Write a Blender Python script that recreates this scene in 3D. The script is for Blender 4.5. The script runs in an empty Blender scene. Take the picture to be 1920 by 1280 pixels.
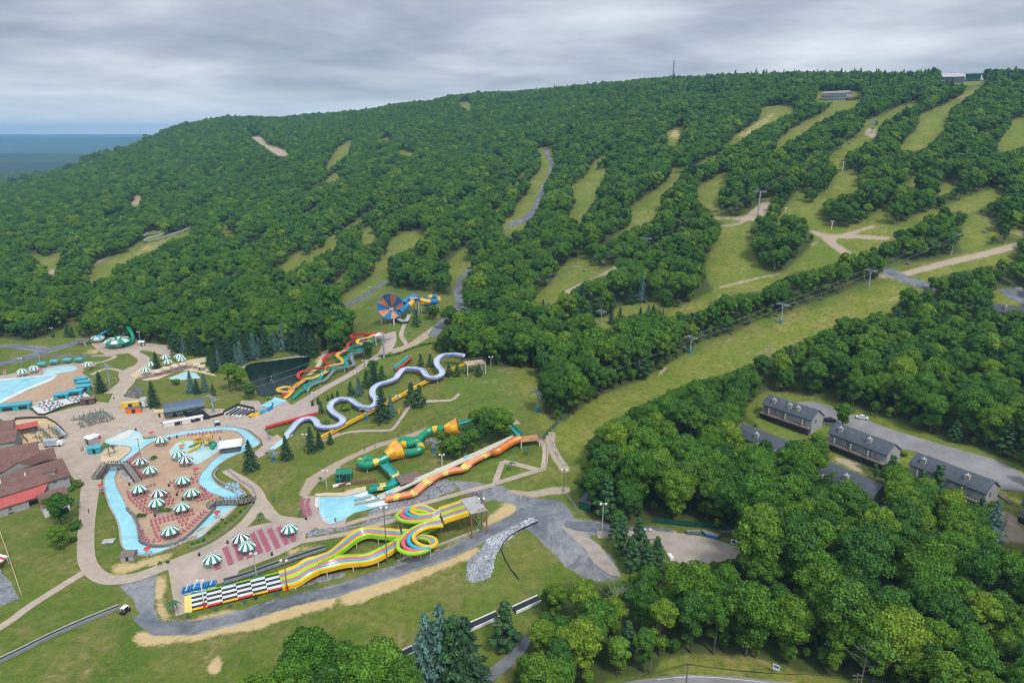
import bpy, math, random
import numpy as np
from mathutils import Vector, Matrix
from mathutils.geometry import delaunay_2d_cdt
R = math.radians
rng = random.Random(7)
nr = np.random.RandomState(7)
scene = bpy.context.scene
COL = scene.collection

# ------------------------------------------------------------------ camera
F, PITCH, CAMH = 1280.0, R(17.0), 120.0
cd = bpy.data.cameras.new("camera")
cam = bpy.data.objects.new("camera", cd)
COL.objects.link(cam)
cd.sensor_width = 36.0
cd.lens = 36.0 * F / 1920.0
cd.clip_start, cd.clip_end = 1.0, 40000.0
cam.location = (0, 0, CAMH)
cam.rotation_euler = (R(90) - PITCH, 0, 0)
scene.camera = cam
SP, CP = math.sin(PITCH), math.cos(PITCH)

# ------------------------------------------------------------------ sky and sun
SUN_EL, SUN_AZ = R(54), R(150)          # azimuth measured from +Y towards +X: behind the camera, to the right
world = bpy.data.worlds.new("World")
scene.world = world
world.use_nodes = True
wn, wl = world.node_tree.nodes, world.node_tree.links
wn.clear()
def W(t, **k):
    n = wn.new(t)
    for a, b in k.items():
        setattr(n, a, b)
    return n
def wmath(op, a, b=None, c=None):
    n = W('ShaderNodeMath', operation=op)
    for i, v in enumerate((a, b, c)):
        if v is None: continue
        if isinstance(v, (int, float)): n.inputs[i].default_value = v
        else: wl.new(v, n.inputs[i])
    return n.outputs[0]
tc = W('ShaderNodeTexCoord')
sep = W('ShaderNodeSeparateXYZ'); wl.new(tc.outputs['Generated'], sep.inputs[0])
zc = wmath('MAXIMUM', sep.outputs[2], 0.0)
den = wmath('ADD', zc, 0.115)
cx_ = wmath('DIVIDE', sep.outputs[0], den)
cy_ = wmath('DIVIDE', sep.outputs[1], den)
cmb = W('ShaderNodeCombineXYZ'); wl.new(cx_, cmb.inputs[0]); wl.new(cy_, cmb.inputs[1])
n1 = W('ShaderNodeTexNoise'); n1.inputs['Scale'].default_value = 0.75; n1.inputs['Detail'].default_value = 7; n1.inputs['Roughness'].default_value = 0.52
n1.inputs['Distortion'].default_value = 0.25
wl.new(cmb.outputs[0], n1.inputs['Vector'])
n2 = W('ShaderNodeTexNoise'); n2.inputs['Scale'].default_value = 0.2; n2.inputs['Detail'].default_value = 2
wl.new(cmb.outputs[0], n2.inputs['Vector'])
nsum = wmath('ADD', wmath('MULTIPLY', n1.outputs[0], 0.45), wmath('MULTIPLY', n2.outputs[0], 0.55))
ramp = W('ShaderNodeValToRGB')
ce = ramp.color_ramp.elements
ce[0].position, ce[0].color = 0.41, (0.155, 0.185, 0.235, 1)
ce[1].position, ce[1].color = 0.60, (0.47, 0.50, 0.54, 1)
e = ce.new(0.495); e.color = (0.27, 0.30, 0.35, 1)
wl.new(nsum, ramp.inputs[0])
# brighter band just over the horizon
hor = wmath('POWER', wmath('SUBTRACT', 1.0, wmath('MINIMUM', wmath('MULTIPLY', zc, 9.0), 1.0)), 2.0)
mixh = W('ShaderNodeMix', data_type='RGBA')
wl.new(wmath('MULTIPLY', hor, 0.75), mixh.inputs[0]); wl.new(ramp.outputs[0], mixh.inputs[6]); mixh.inputs[7].default_value = (0.66, 0.70, 0.74, 1)
# overcast sky grows brighter towards the zenith
lum = wmath('ADD', 0.96, wmath('MULTIPLY', wmath('POWER', zc, 1.25), 1.25))
bgc = W('ShaderNodeBackground'); wl.new(mixh.outputs[2], bgc.inputs[0]); wl.new(lum, bgc.inputs[1])
sky = W('ShaderNodeTexSky', sky_type='NISHITA'); sky.sun_disc = False
sky.sun_elevation = SUN_EL; sky.sun_rotation = SUN_AZ
bgs = W('ShaderNodeBackground'); wl.new(sky.outputs[0], bgs.inputs[0]); bgs.inputs[1].default_value = 0.05
mx = W('ShaderNodeMixShader'); mx.inputs[0].default_value = 0.06
wl.new(bgc.outputs[0], mx.inputs[1]); wl.new(bgs.outputs[0], mx.inputs[2])
wo = W('ShaderNodeOutputWorld'); wl.new(mx.outputs[0], wo.inputs[0])
sl = bpy.data.lights.new("sun", 'SUN'); so = bpy.data.objects.new("sun", sl); COL.objects.link(so)
sl.energy = 1.5; sl.angle = R(10); sl.color = (1.0, 0.96, 0.90)
sd = Vector((math.sin(SUN_AZ) * math.cos(SUN_EL), math.cos(SUN_AZ) * math.cos(SUN_EL), math.sin(SUN_EL)))
so.rotation_euler = sd.to_track_quat('Z', 'Y').to_euler()
scene.view_settings.view_transform = 'Standard'
scene.view_settings.look = 'None'
scene.view_settings.exposure = 0.80
scene.view_settings.gamma = 1.0
scene.cycles.max_bounces = 5
scene.cycles.diffuse_bounces = 3
scene.cycles.glossy_bounces = 2
scene.cycles.volume_bounces = 0
scene.cycles.filter_width = 1.15
scene.cycles.transparent_max_bounces = 6

# ------------------------------------------------------------------ terrain
def slope_of(py):                       # rise per metre forward along the line of sight through row py
    v = (py - 640) / F
    return (-SP - v * CP) / (CP - v * SP)
def world_from(px, py, Y):
    v = (py - 640) / F
    return ((px - 960) / F / (CP - v * SP) * Y, Y, CAMH + Y * slope_of(py))
CTRL_Y = [  # measured: column, row, distance forward (m)
 (60,450,700),(-60,374,1400),(60,560,500),(0,362,1450),(100,336,1500),(200,306,1550),(250,283,1600),(300,260,1640),
 (300,600,450),(300,500,600),(300,400,850),(300,300,1300),(350,243,1680),(450,234,1600),
 (600,560,480),(600,450,640),(600,350,860),(600,280,1150),(600,234,1500),(750,212,1500),
 (900,560,430),(900,460,560),(900,360,740),(900,290,950),(900,235,1250),(900,193,1480),
 (1200,600,372),(1200,500,450),(1200,400,560),(1200,300,740),(1200,230,950),(1200,166,1250),
 (1500,700,300),(1500,600,350),(1500,500,410),(1500,400,480),(1500,300,620),(1500,200,850),(1500,158,1100),
 (1850,750,270),(1850,600,335),(1850,480,395),(1850,400,455),(1850,300,570),(1850,200,760),(1850,157,950),
 (2300,700,300),(2300,500,420),(2300,300,600),(2300,170,900),(-400,560,500),(-400,450,720)]
CTRL_Z = [  # measured: column, row, height (m)
 (0,1280,0),(-400,1280,0),(0,1000,0),(0,850,0),(0,720,0),(0,640,0),(200,640,0),(300,900,0),(300,780,0),(400,1110,0),(500,1280,0),
 (300,690,0),(420,640,2),(520,705,0),(600,950,1),(700,1060,2.5),(900,970,5.5),(1000,1010,6),(1080,980,6.5),(985,825,13),(640,640,8),(459,690,0),(580,668,.6),(480,740,0),(560,716,.4),(520,674,.2),(600,700,4),
 (720,645,14),(735,595,20),(900,640,13),(870,685,15),(640,790,3),(770,765,8.5),(540,770,0.5),(850,880,7),(690,930,2),(1000,740,13),
 (1300,1020,6),(1450,830,6),(1700,860,7),(1600,1200,4),(1920,1280,4),(1200,1280,2),(960,1280,1),(1920,950,7),(1160,800,9),
 (2400,1280,4),(2400,900,7)]
CTRL_W = [(-1500,2300,-60),(-1000,2300,-60),(-600,2500,-40),(-1300,1500,-35),(-1300,900,-20),(-600,150,0),(0,40,0),(600,100,4),(-250,60,0),(250,60,3),
 (0,1950,186),(500,1600,196),(1000,1400,200),(1400,1000,196),(1300,500,120),(-500,1900,120),(0,-200,0),(900,200,40)]
pts = [world_from(*c) for c in CTRL_Y]
for px, py, z in CTRL_Z:
    pts.append(world_from(px, py, (z - CAMH) / slope_of(py)))
pts += CTRL_W
pts = np.array(pts, float)
def tps_k(r2):
    return 0.5 * r2 * np.log(np.maximum(r2, 1e-12))
P2 = pts[:, :2] / 500.0
n_ = len(P2)
d2 = ((P2[:, None] - P2[None]) ** 2).sum(-1)
A = np.zeros((n_ + 3, n_ + 3))
A[:n_, :n_] = tps_k(d2) + 0.0008 * np.eye(n_)
A[:n_, n_] = 1; A[:n_, n_ + 1:] = P2; A[n_, :n_] = 1; A[n_ + 1:, :n_] = P2.T
sol = np.linalg.solve(A, np.concatenate([pts[:, 2], np.zeros(3)]))
def sstep(a, b, x):
    t = np.clip((x - a) / (b - a), 0, 1)
    return t * t * (3 - 2 * t)
def height_exact(x, y):
    x = np.asarray(x, float); y = np.asarray(y, float)
    sh = x.shape
    q = np.stack([x.ravel(), y.ravel()], 1)
    qc = np.stack([np.clip(q[:, 0], -1800, 1800), np.clip(q[:, 1], -300, 2600)], 1) / 500.0
    out = np.zeros(len(q))
    for i in range(0, len(q), 20000):
        s = qc[i:i + 20000]
        r2 = ((s[:, None] - P2[None]) ** 2).sum(-1)
        out[i:i + 20000] = tps_k(r2) @ sol[:n_] + sol[n_] + s @ sol[n_ + 1:]
    r = np.hypot(q[:, 0], q[:, 1])
    X, Y = q[:, 0], q[:, 1]
    # the far valley and the long ridge beyond it
    valley = -62 + 9 * np.sin(X / 900 + 1.3) * np.cos(Y / 1100) + 5 * np.sin(X / 330 + Y / 410)
    ridge = sstep(6500, 8600, Y + 0.12 * X) * (118 + 8 * np.sin(X / 1500) + 4 * np.sin(X / 420 + 1))
    mid = 46 * np.exp(-((Y - 4900 - 0.1 * X) / 420) ** 2) * (0.6 + 0.4 * np.sin(X / 700))
    far = valley + ridge + mid
    w = sstep(1900, 3000, r) * np.where(Y < 0, 0, 1)
    out = np.clip(out, -64, 225)
    out += sstep(450, 900, r) * (3.2 * np.sin(X / 61 + 0.5 * np.sin(Y / 83)) * np.cos(Y / 74 + X / 190) + 2.0 * np.sin(X / 27 + Y / 38))
    return (out * (1 - w) + far * w).reshape(sh)
GX0, GX1, GY0, GY1, GS = -1500.0, 1500.0, -60.0, 2400.0, 5.0
gx = np.arange(GX0, GX1 + GS, GS); gy = np.arange(GY0, GY1 + GS, GS)
GZ = height_exact(*np.meshgrid(gx, gy))
def height(x, y):
    x = np.asarray(x, float); y = np.asarray(y, float)
    fx = np.clip((x - GX0) / GS, 0, len(gx) - 1.001); fy = np.clip((y - GY0) / GS, 0, len(gy) - 1.001)
    ix = fx.astype(int); iy = fy.astype(int); tx = fx - ix; ty = fy - iy
    a = GZ[iy, ix] * (1 - tx) + GZ[iy, ix + 1] * tx
    b = GZ[iy + 1, ix] * (1 - tx) + GZ[iy + 1, ix + 1] * tx
    return a * (1 - ty) + b * ty
YS = 55.0 * 1.0075 ** np.arange(500)
def at(px, py, h=0.0):
    """World point on the ground (or h metres above it) seen at column px, row py of the photograph."""
    v = (py - 640) / F
    kx = (px - 960) / F / (CP - v * SP); s = slope_of(py)
    g = CAMH + YS * s - height(kx * YS, YS) - h
    idx = np.nonzero(g <= 0)[0]
    if len(idx) == 0:
        i = int(np.argmin(g)); Y = YS[i]
        return Vector((kx * Y, Y, float(height(kx * Y, Y)) + h))
    i = max(int(idx[0]), 1); a, b = YS[i - 1], YS[i]
    for _ in range(18):
        m = 0.5 * (a + b)
        if CAMH + m * s - float(height(kx * m, m)) - h <= 0: b = m
        else: a = m
    return Vector((kx * b, b, CAMH + b * s))
def gz(x, y): return float(height(x, y))
def project(x, y, z):
    """Columns and rows of world points (arrays)."""
    dz = np.asarray(z) - CAMH; y = np.asarray(y)
    depth = y * CP - dz * SP
    depth = np.where(depth < 1, 1, depth)
    return 960 + F * np.asarray(x) / depth, 640 - F * (y * SP + dz * CP) / depth, depth

# ------------------------------------------------------------------ materials
MATS = {}
def nodes_of(m): return m.node_tree.nodes, m.node_tree.links
def mat(name, col, rough=0.7, var=0.18, scale=1.2, spec=0.3, col2=None, metallic=0.0, bump=0.0, coord='Object', det=4):
    if name in MATS: return MATS[name]
    m = bpy.data.materials.new(name); m.use_nodes = True
    n, l = nodes_of(m); b = n['Principled BSDF']
    b.inputs['Roughness'].default_value = rough
    b.inputs['Specular IOR Level'].default_value = spec
    b.inputs['Metallic'].default_value = metallic
    t = n.new('ShaderNodeTexCoord'); no = n.new('ShaderNodeTexNoise')
    no.inputs['Scale'].default_value = scale; no.inputs['Detail'].default_value = det; no.inputs['Roughness'].default_value = 0.62
    l.new(t.outputs[coord], no.inputs['Vector'])
    r = n.new('ShaderNodeValToRGB')
    c2 = col2 or tuple(c * (1 - var) for c in col)
    hi = tuple(min(c * (1 + var * 0.6), 0.92) for c in col)
    r.color_ramp.elements[0].position = 0.32; r.color_ramp.elements[0].color = (*c2, 1)
    r.color_ramp.elements[1].position = 0.68; r.color_ramp.elements[1].color = (*hi, 1)
    l.new(no.outputs[0], r.inputs[0])
    bn = n.new('ShaderNodeTexNoise'); bn.inputs['Scale'].default_value = scale * .16; bn.inputs['Detail'].default_value = 5; bn.inputs['Roughness'].default_value = .7; l.new(t.outputs[coord], bn.inputs['Vector'])
    q1 = n.new('ShaderNodeMapRange'); q1.inputs[1].default_value = .35; q1.inputs[2].default_value = .65; q1.inputs[3].default_value = 1 - var * .9; q1.inputs[4].default_value = 1 + var * .35; l.new(bn.outputs[0], q1.inputs[0])
    q2 = n.new('ShaderNodeVectorMath'); q2.operation = 'SCALE'; l.new(r.outputs[0], q2.inputs[0]); l.new(q1.outputs[0], q2.inputs[3]); l.new(q2.outputs[0], b.inputs['Base Color'])
    if bump:
        bp = n.new('ShaderNodeBump'); bp.inputs['Strength'].default_value = bump; bp.inputs['Distance'].default_value = 0.3
        l.new(no.outputs[0], bp.inputs['Height']); l.new(bp.outputs[0], b.inputs['Normal'])
    MATS[name] = m
    return m
def leaf_mat(name, cols, rough=0.6, trans=0.22, dead=None):
    """Foliage: each tree its own tint (object random), each clump a little lighter or darker."""
    m = bpy.data.materials.new(name); m.use_nodes = True
    n, l = nodes_of(m); b = n['Principled BSDF']
    oi = n.new('ShaderNodeObjectInfo'); r = n.new('ShaderNodeValToRGB')
    el = r.color_ramp.elements
    el[0].color = (*cols[0], 1); el[1].color = (*cols[-1], 1)
    for i, c in enumerate(cols[1:-1]):
        x = el.new((i + 1) / (len(cols) - 1)); x.color = (*c, 1)
    l.new(oi.outputs['Random'], r.inputs[0])
    t = n.new('ShaderNodeTexCoord'); no = n.new('ShaderNodeTexNoise'); no.inputs['Scale'].default_value = 0.8; no.inputs['Detail'].default_value = 6; no.inputs['Roughness'].default_value = 0.7
    l.new(t.outputs['Object'], no.inputs['Vector'])
    mr = n.new('ShaderNodeMapRange'); mr.inputs[1].default_value = 0.3; mr.inputs[2].default_value = 0.7; mr.inputs[3].default_value = 0.5; mr.inputs[4].default_value = 1.65
    l.new(no.outputs[0], mr.inputs[0])
    n3 = n.new('ShaderNodeTexNoise'); n3.inputs['Scale'].default_value = 3.2; n3.inputs['Detail'].default_value = 2; l.new(t.outputs['Object'], n3.inputs['Vector'])
    m3 = n.new('ShaderNodeMapRange'); m3.inputs[1].default_value = 0.35; m3.inputs[2].default_value = 0.65; m3.inputs[3].default_value = 0.62; m3.inputs[4].default_value = 1.42; l.new(n3.outputs[0], m3.inputs[0])
    mm = n.new('ShaderNodeMath'); mm.operation = 'MULTIPLY'; l.new(mr.outputs[0], mm.inputs[0]); l.new(m3.outputs[0], mm.inputs[1])
    mu = n.new('ShaderNodeVectorMath'); mu.operation = 'SCALE'
    l.new(r.outputs[0], mu.inputs[0]); l.new(mm.outputs[0], mu.inputs[3])
    l.new(mu.outputs[0], b.inputs['Base Color'])
    b.inputs['Roughness'].default_value = rough; b.inputs['Specular IOR Level'].default_value = 0.25
    tr = n.new('ShaderNodeBsdfTranslucent'); l.new(mu.outputs[0], tr.inputs[0])
    ms = n.new('ShaderNodeMixShader'); ms.inputs[0].default_value = trans
    l.new(b.outputs[0], ms.inputs[1]); l.new(tr.outputs[0], ms.inputs[2])
    l.new(ms.outputs[0], n['Material Output'].inputs[0])
    MATS[name] = m
    return m
M_BROAD = leaf_mat('broad_leaves', [(0.030,0.090,0.011),(0.058,0.148,0.012),(0.086,0.190,0.013),(0.042,0.118,0.016),(0.112,0.210,0.013),(0.060,0.150,0.009),(0.170,0.265,0.017)])
M_NEEDLE = leaf_mat('needles', [(0.018,0.052,0.020),(0.026,0.066,0.026),(0.030,0.075,0.022)], trans=0.08)
M_BLUE = leaf_mat('blue_needles', [(0.060,0.125,0.095),(0.090,0.170,0.140),(0.070,0.140,0.095)], trans=0.05)
M_PINE = leaf_mat('pine_needles', [(0.036,0.092,0.028),(0.048,0.115,0.036)], trans=0.1)
M_LIME = leaf_mat('lime_leaves', [(0.14,0.26,0.022),(0.11,0.22,0.025)], trans=0.3)
M_BARK = mat('bark', (0.11,0.09,0.07), 0.9, 0.4, 3.0)

# ------------------------------------------------------------------ mesh building
class MB:
    def __init__(s): s.v = []; s.f = []; s.m = []; s.smooth = False
    def add(s, vs, fs, mi=0):
        o = len(s.v); s.v += [tuple(v) for v in vs]
        s.f += [tuple(i + o for i in f) for f in fs]
        s.m += ([mi] * len(fs)) if isinstance(mi, int) else list(mi)
        return s
    def box(s, c, size, rot=0.0, mi=0, axes=None):
        """c = centre of the BOTTOM face."""
        hx, hy, h = size[0] / 2, size[1] / 2, size[2]
        ca, sa = math.cos(rot), math.sin(rot)
        ax = axes[0] if axes else (ca, sa); ay = axes[1] if axes else (-sa, ca)
        vs = []
        for z in (0, h):
            for sx, sy in ((-1, -1), (1, -1), (1, 1), (-1, 1)):
                vs.append((c[0] + sx * hx * ax[0] + sy * hy * ay[0], c[1] + sx * hx * ax[1] + sy * hy * ay[1], c[2] + z))
        return s.add(vs, [(0, 3, 2, 1), (4, 5, 6, 7), (0, 1, 5, 4), (1, 2, 6, 5), (2, 3, 7, 6), (3, 0, 4, 7)], mi)
    def cyl(s, a, b, r0, r1=None, n=8, mi=0, caps=True):
        r1 = r0 if r1 is None else r1
        a, b = Vector(a), Vector(b); d = (b - a)
        if d.length < 1e-6: return s
        d.normalize(); u = d.orthogonal().normalized(); w = d.cross(u)
        vs = [a + (u * math.cos(t) + w * math.sin(t)) * r0 for t in [2 * math.pi * i / n for i in range(n)]]
        vs += [b + (u * math.cos(t) + w * math.sin(t)) * r1 for t in [2 * math.pi * i / n for i in range(n)]]
        fs = [(i, (i + 1) % n, n + (i + 1) % n, n + i) for i in range(n)]
        if caps: fs += [tuple(range(n))[::-1], tuple(range(n, 2 * n))]
        return s.add(vs, fs, mi)
    def beam(s, a, b, w, h, mi=0):
        a, b = Vector(a), Vector(b); d = (b - a)
        if d.length < 1e-6: return s
        d.normalize()
        up = Vector((0, 0, 1)) if abs(d.z) < 0.95 else Vector((0, 1, 0))
        r = d.cross(up).normalized() * (w / 2); q = r.cross(d).normalized() * (h / 2)
        vs = [p + sx * r + sy * q for p in (a, b) for sx, sy in ((-1, -1), (1, -1), (1, 1), (-1, 1))]
        return s.add(vs, [(0, 1, 2, 3), (7, 6, 5, 4), (0, 4, 5, 1), (1, 5, 6, 2), (2, 6, 7, 3), (3, 7, 4, 0)], mi)
    def sweep(s, path, prof, mi=0, closed=False, rail_mi=None, seg_mi=None, up=None):
        """Sweep an open or closed profile [(sideways, up)] along path; seg_mi(i_along, j_across) picks the material."""
        P = [Vector(p) for p in path]; n = len(P); k = len(prof)
        vs = []
        for i in range(n):
            t = (P[min(i + 1, n - 1)] - P[max(i - 1, 0)])
            t = Vector((t.x, t.y, t.z if up == 'full' else 0)); t.normalize()
            if up == 'full':
                side = t.cross(Vector((0, 0, 1)))
                if side.length < 1e-4: side = Vector((1, 0, 0))
                side.normalize(); uu = side.cross(t)
            else:
                side = Vector((t.y, -t.x, 0)); uu = Vector((0, 0, 1))
            for a, b in prof: vs.append(P[i] + side * a + uu * b)
        fs, ms = [], []
        kk = k if closed else k - 1
        for i in range(n - 1):
            for j in range(kk):
                j2 = (j + 1) % k
                fs.append((i * k + j, i * k + j2, (i + 1) * k + j2, (i + 1) * k + j))
                ms.append(seg_mi(i, j) if seg_mi else mi)
        return s.add(vs, fs, ms)
    def tube(s, path, r, n=10, mi=0, seg_mi=None):
        prof = [(r * math.cos(2 * math.pi * j / n), r * math.sin(2 * math.pi * j / n)) for j in range(n)]
        return s.sweep(path, prof, mi, True, seg_mi=seg_mi, up='full')
    def prism(s, poly, z0, z1, mi=0, top_mi=None):
        """poly = [(x, y)] outline; z0/z1 may be functions of (x, y)."""
        a = sum(poly[i][0] * poly[(i + 1) % len(poly)][1] - poly[(i + 1) % len(poly)][0] * poly[i][1] for i in range(len(poly)))
        if a < 0: poly = poly[::-1]
        f0 = z0 if callable(z0) else (lambda x, y: z0); f1 = z1 if callable(z1) else (lambda x, y: z1)
        n = len(poly)
        vs = [(x, y, f0(x, y)) for x, y in poly] + [(x, y, f1(x, y)) for x, y in poly]
        tri = delaunay_2d_cdt([Vector(p) for p in poly], [], [list(range(n))], 1, 1e-5)
        if len(tri[0]) == n:
            top = [tuple(t) for t in tri[2]]
            # delaunay keeps input order
            fs = [tuple(n + i for i in t) for t in top] + [tuple(t)[::-1] for t in top]
            ms = [mi if top_mi is None else top_mi] * len(top) + [mi] * len(top)
        else:
            fs = [tuple(range(n, 2 * n)), tuple(range(n))[::-1]]; ms = [mi if top_mi is None else top_mi, mi]
        fs += [(i, (i + 1) % n, n + (i + 1) % n, n + i) for i in range(n)]; ms += [mi] * n
        return s.add(vs, fs, ms)
    def ball(s, c, r, n=8, m=5, mi=0, sz=1.0):
        vs = [(c[0], c[1], c[2] - r * sz)]
        for i in range(1, m):
            p = -math.pi / 2 + math.pi * i / m
            for j in range(n):
                t = 2 * math.pi * j / n
                vs.append((c[0] + r * math.cos(p) * math.cos(t), c[1] + r * math.cos(p) * math.sin(t), c[2] + r * sz * math.sin(p)))
        vs.append((c[0], c[1], c[2] + r * sz)); L = len(vs) - 1
        fs = [(0, 1 + (j + 1) % n, 1 + j) for j in range(n)]
        for i in range(m - 2):
            for j in range(n):
                a = 1 + i * n
                fs.append((a + j, a + (j + 1) % n, a + n + (j + 1) % n, a + n + j))
        a = 1 + (m - 2) * n
        fs += [(a + j, a + (j + 1) % n, L) for j in range(n)]
        return s.add(vs, fs, mi)

def new_mesh(name, vs, fs, mats, mi=None, origin=(0, 0, 0), smooth=False):
    me = bpy.data.meshes.new(name)
    o = origin
    me.from_pydata([(v[0] - o[0], v[1] - o[1], v[2] - o[2]) for v in vs], [], fs)
    for m in mats: me.materials.append(m)
    if mi is not None and len(mats) > 1: me.polygons.foreach_set('material_index', list(mi))
    if smooth: me.polygons.foreach_set('use_smooth', [True] * len(me.polygons))
    me.update()
    return me
def tag(o, label=None, cat=None, group=None, kind=None):
    if label: o['label'] = label
    if cat: o['category'] = cat
    if group: o['group'] = group
    if kind: o['kind'] = kind
    return o
def thing(name, loc, label, cat, group=None, rz=0.0):
    o = bpy.data.objects.new(name, None); o.empty_display_size = 0.5
    o.location = loc; o.rotation_euler = (0, 0, rz); COL.objects.link(o)
    return tag(o, label, cat, group)
def part(name, mb, mats, parent=None, local=False, smooth=False, root=None, label=None):
    """Mesh built in world coordinates (or local=True) under parent (or under a part of root)."""
    if not isinstance(mats, (list, tuple)): mats = [mats]
    if local or parent is None: org = (0, 0, 0)
    else: org = (root or parent).location
    if parent is None and not local:
        n = max(len(mb.v), 1)
        org = (sum(v[0] for v in mb.v) / n, sum(v[1] for v in mb.v) / n, min(v[2] for v in mb.v))
    me = new_mesh(name, mb.v, mb.f, mats, mb.m, org, smooth)
    o = bpy.data.objects.new(name, me); COL.objects.link(o)
    if parent is not None: o.parent = parent
    elif not local: o.location = org
    if label: o['label'] = label
    return o
def copy_thing(root, loc=None, rz=None, label=None, scale=None, group=None):
    r = root.copy(); COL.objects.link(r)
    if loc is not None: r.location = loc
    if rz is not None: r.rotation_euler = (0, 0, rz)
    if scale is not None: r.scale = scale if not isinstance(scale, (int, float)) else (scale,) * 3
    if label: r['label'] = label
    if group: r['group'] = group
    for ch in [c for c in KIDS.get(root.name, root.children)]:
        c = ch.copy(); COL.objects.link(c); c.parent = r
        for g in list(ch.children):
            d = g.copy(); COL.objects.link(d); d.parent = c
    return r
KIDS = {}
def spline(pts, n=6):
    """Catmull-Rom through pts."""
    P = [Vector(p) for p in pts]
    if len(P) < 3: return [P[0].lerp(P[-1], i / n) for i in range(n + 1)]
    out = []
    Q = [P[0] * 2 - P[1]] + P + [P[-1] * 2 - P[-2]]
    for i in range(1, len(Q) - 2):
        a, b, c, d = Q[i - 1], Q[i], Q[i + 1], Q[i + 2]
        for k in range(n):
            t = k / n
            out.append(0.5 * ((2 * b) + (c - a) * t + (2 * a - 5 * b + 4 * c - d) * t * t + (3 * b - a - 3 * c + d) * t ** 3))
    out.append(P[-1])
    return out
def px_path(L, n=6, h=None):
    """[(px, py, h)] or [(px, py)] with h -> smooth world path."""
    return spline([at(p[0], p[1], p[2] if len(p) > 2 else (h or 0)) for p in L], n)
def smooth_px(L, n=4, closed=False):
    """Catmull-Rom in 2D."""
    P = [Vector((p[0], p[1])) for p in L]
    if closed: Q = [P[-1]] + P + [P[0], P[1]]
    else: Q = [P[0] * 2 - P[1]] + P + [P[-1] * 2 - P[-2]]
    out = []
    for i in range(1, len(Q) - 2):
        a, b, c, d = Q[i - 1], Q[i], Q[i + 1], Q[i + 2]
        for k in range(n):
            t = k / n
            out.append(0.5 * ((2 * b) + (c - a) * t + (2 * a - 5 * b + 4 * c - d) * t * t + (3 * b - a - 3 * c + d) * t ** 3))
    if not closed: out.append(P[-1])
    return [tuple(p) for p in out]
def inside(poly, X, Y):
    """Vectorised even-odd test."""
    X = np.asarray(X, float); Y = np.asarray(Y, float)
    c = np.zeros(X.shape, bool); n = len(poly); j = n - 1
    for i in range(n):
        xi, yi = poly[i]; xj, yj = poly[j]
        if yi != yj:
            c ^= ((yi > Y) != (yj > Y)) & (X < (xj - xi) * (Y - yi) / (yj - yi) + xi)
        j = i
    return c

_O = 'first second third fourth fifth sixth seventh eighth ninth tenth eleventh twelfth thirteenth fourteenth fifteenth sixteenth seventeenth eighteenth nineteenth'.split()
_T = {2: 'twenty', 3: 'thirty', 4: 'forty', 5: 'fifty', 6: 'sixty'}
def nth(i):
    """0 -> first, 1 -> second ..."""
    i += 1
    if i < 20: return _O[i - 1]
    t, u = divmod(i, 10)
    return (_T.get(t, 'seventy')[:-1] + 'ieth') if u == 0 else _T.get(t, 'seventy') + '-' + _O[u - 1]
# ------------------------------------------------------------------ where the ground lies open (outlines seen in the photograph)
def Z(ox, oy, k, L): return [(ox + x * k, oy + y * k) for x, y in L]
PARK = [(-300,634),(0,634),(40,641),(85,634),(118,618),(126,604),(143,588),(150,600),(140,622),(152,634),(175,640),(200,642),(262,642),(300,648),(345,657),(372,668),
 (420,672),(470,668),(530,655),(580,640),(592,626),(604,640),(612,660),(625,668),(664,640),(668,610),(645,572),(667,572),(697,552),(724,538),(760,545),(800,549),(826,549),(840,560),(849,552),(846,519),(856,500),(877,489),(882,507),(864,530),
 (867,567),(862,585),(845,605),(812,640),(806,656),(830,668),(905,684),(940,690),(1000,690),(1010,720),(1016,770),(1030,790),(1060,792),(1085,770),(1130,742),(1200,716),
 (1256,685),(1312,644),(1369,629),(1425,602),(1519,572),(1575,552),(1646,522),(1668,507),(1672,500),(1744,492),(1800,477),(1837,468),(1905,455),(1908,470),(1894,490),(1837,498),(1790,508),
 (1744,520),(1732,542),(1676,565),(1669,584),(1605,599),(1556,614),(1462,655),(1406,685),(1350,700),(1294,719),(1240,738),(1180,768),(1125,800),(1100,850),(1098,885),(1078,905),(1088,930),(1092,962),(1140,985),
 (1150,1000),(1230,985),(1300,985),(1350,996),(1395,1012),(1392,1036),(1330,1052),(1250,1052),(1200,1072),(1165,1088),(1060,1090),(1025,1098),(1010,1120),(1012,1160),(985,1200),(968,1240),(955,1290),(955,1700),(-500,1700),(-500,634)]
CLEAR = [PARK]
C = lambda *a: CLEAR.append(Z(*a))
a1 = (1200, 280, .375)
C(*a1, [(380,710),(340,640),(335,560),(400,430),(410,390),(440,350),(560,350),(545,420),(555,500),(590,590),(660,640),(730,610),(850,500),(880,430),(950,450),(1040,530),(1000,560),(900,590),(760,610),(700,650),(620,700),(470,720),(300,770),(230,820),(130,800),(200,790),(300,740)])
C(*a1, [(850,410),(900,375),(1010,400),(1100,370),(1170,340),(1180,375),(1280,385),(1400,340),(1500,300),(1620,250),(1810,190),(1830,230),(1700,290),(1640,320),(1530,300),(1400,360),(1290,400),(1240,440),(1230,480),(1100,490),(1050,530),(1000,520),(950,450)])
C(*a1, [(1090,110),(1090,210),(1050,220),(960,240),(890,290),(900,370),(870,415),(820,340),(760,320),(860,270),(960,180),(980,130),(1010,108)])
C(*a1, [(380,325),(510,340),(570,300),(620,250),(650,240),(640,320),(570,352),(510,352),(380,360)])
C(*a1, [(440,110),(440,170),(390,210),(385,290),(370,330),(340,310),(290,250),(290,190),(340,160)])
C(*a1, [(0,270),(100,200),(200,90),(200,130),(110,230),(85,290),(80,330),(0,370)])
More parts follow.
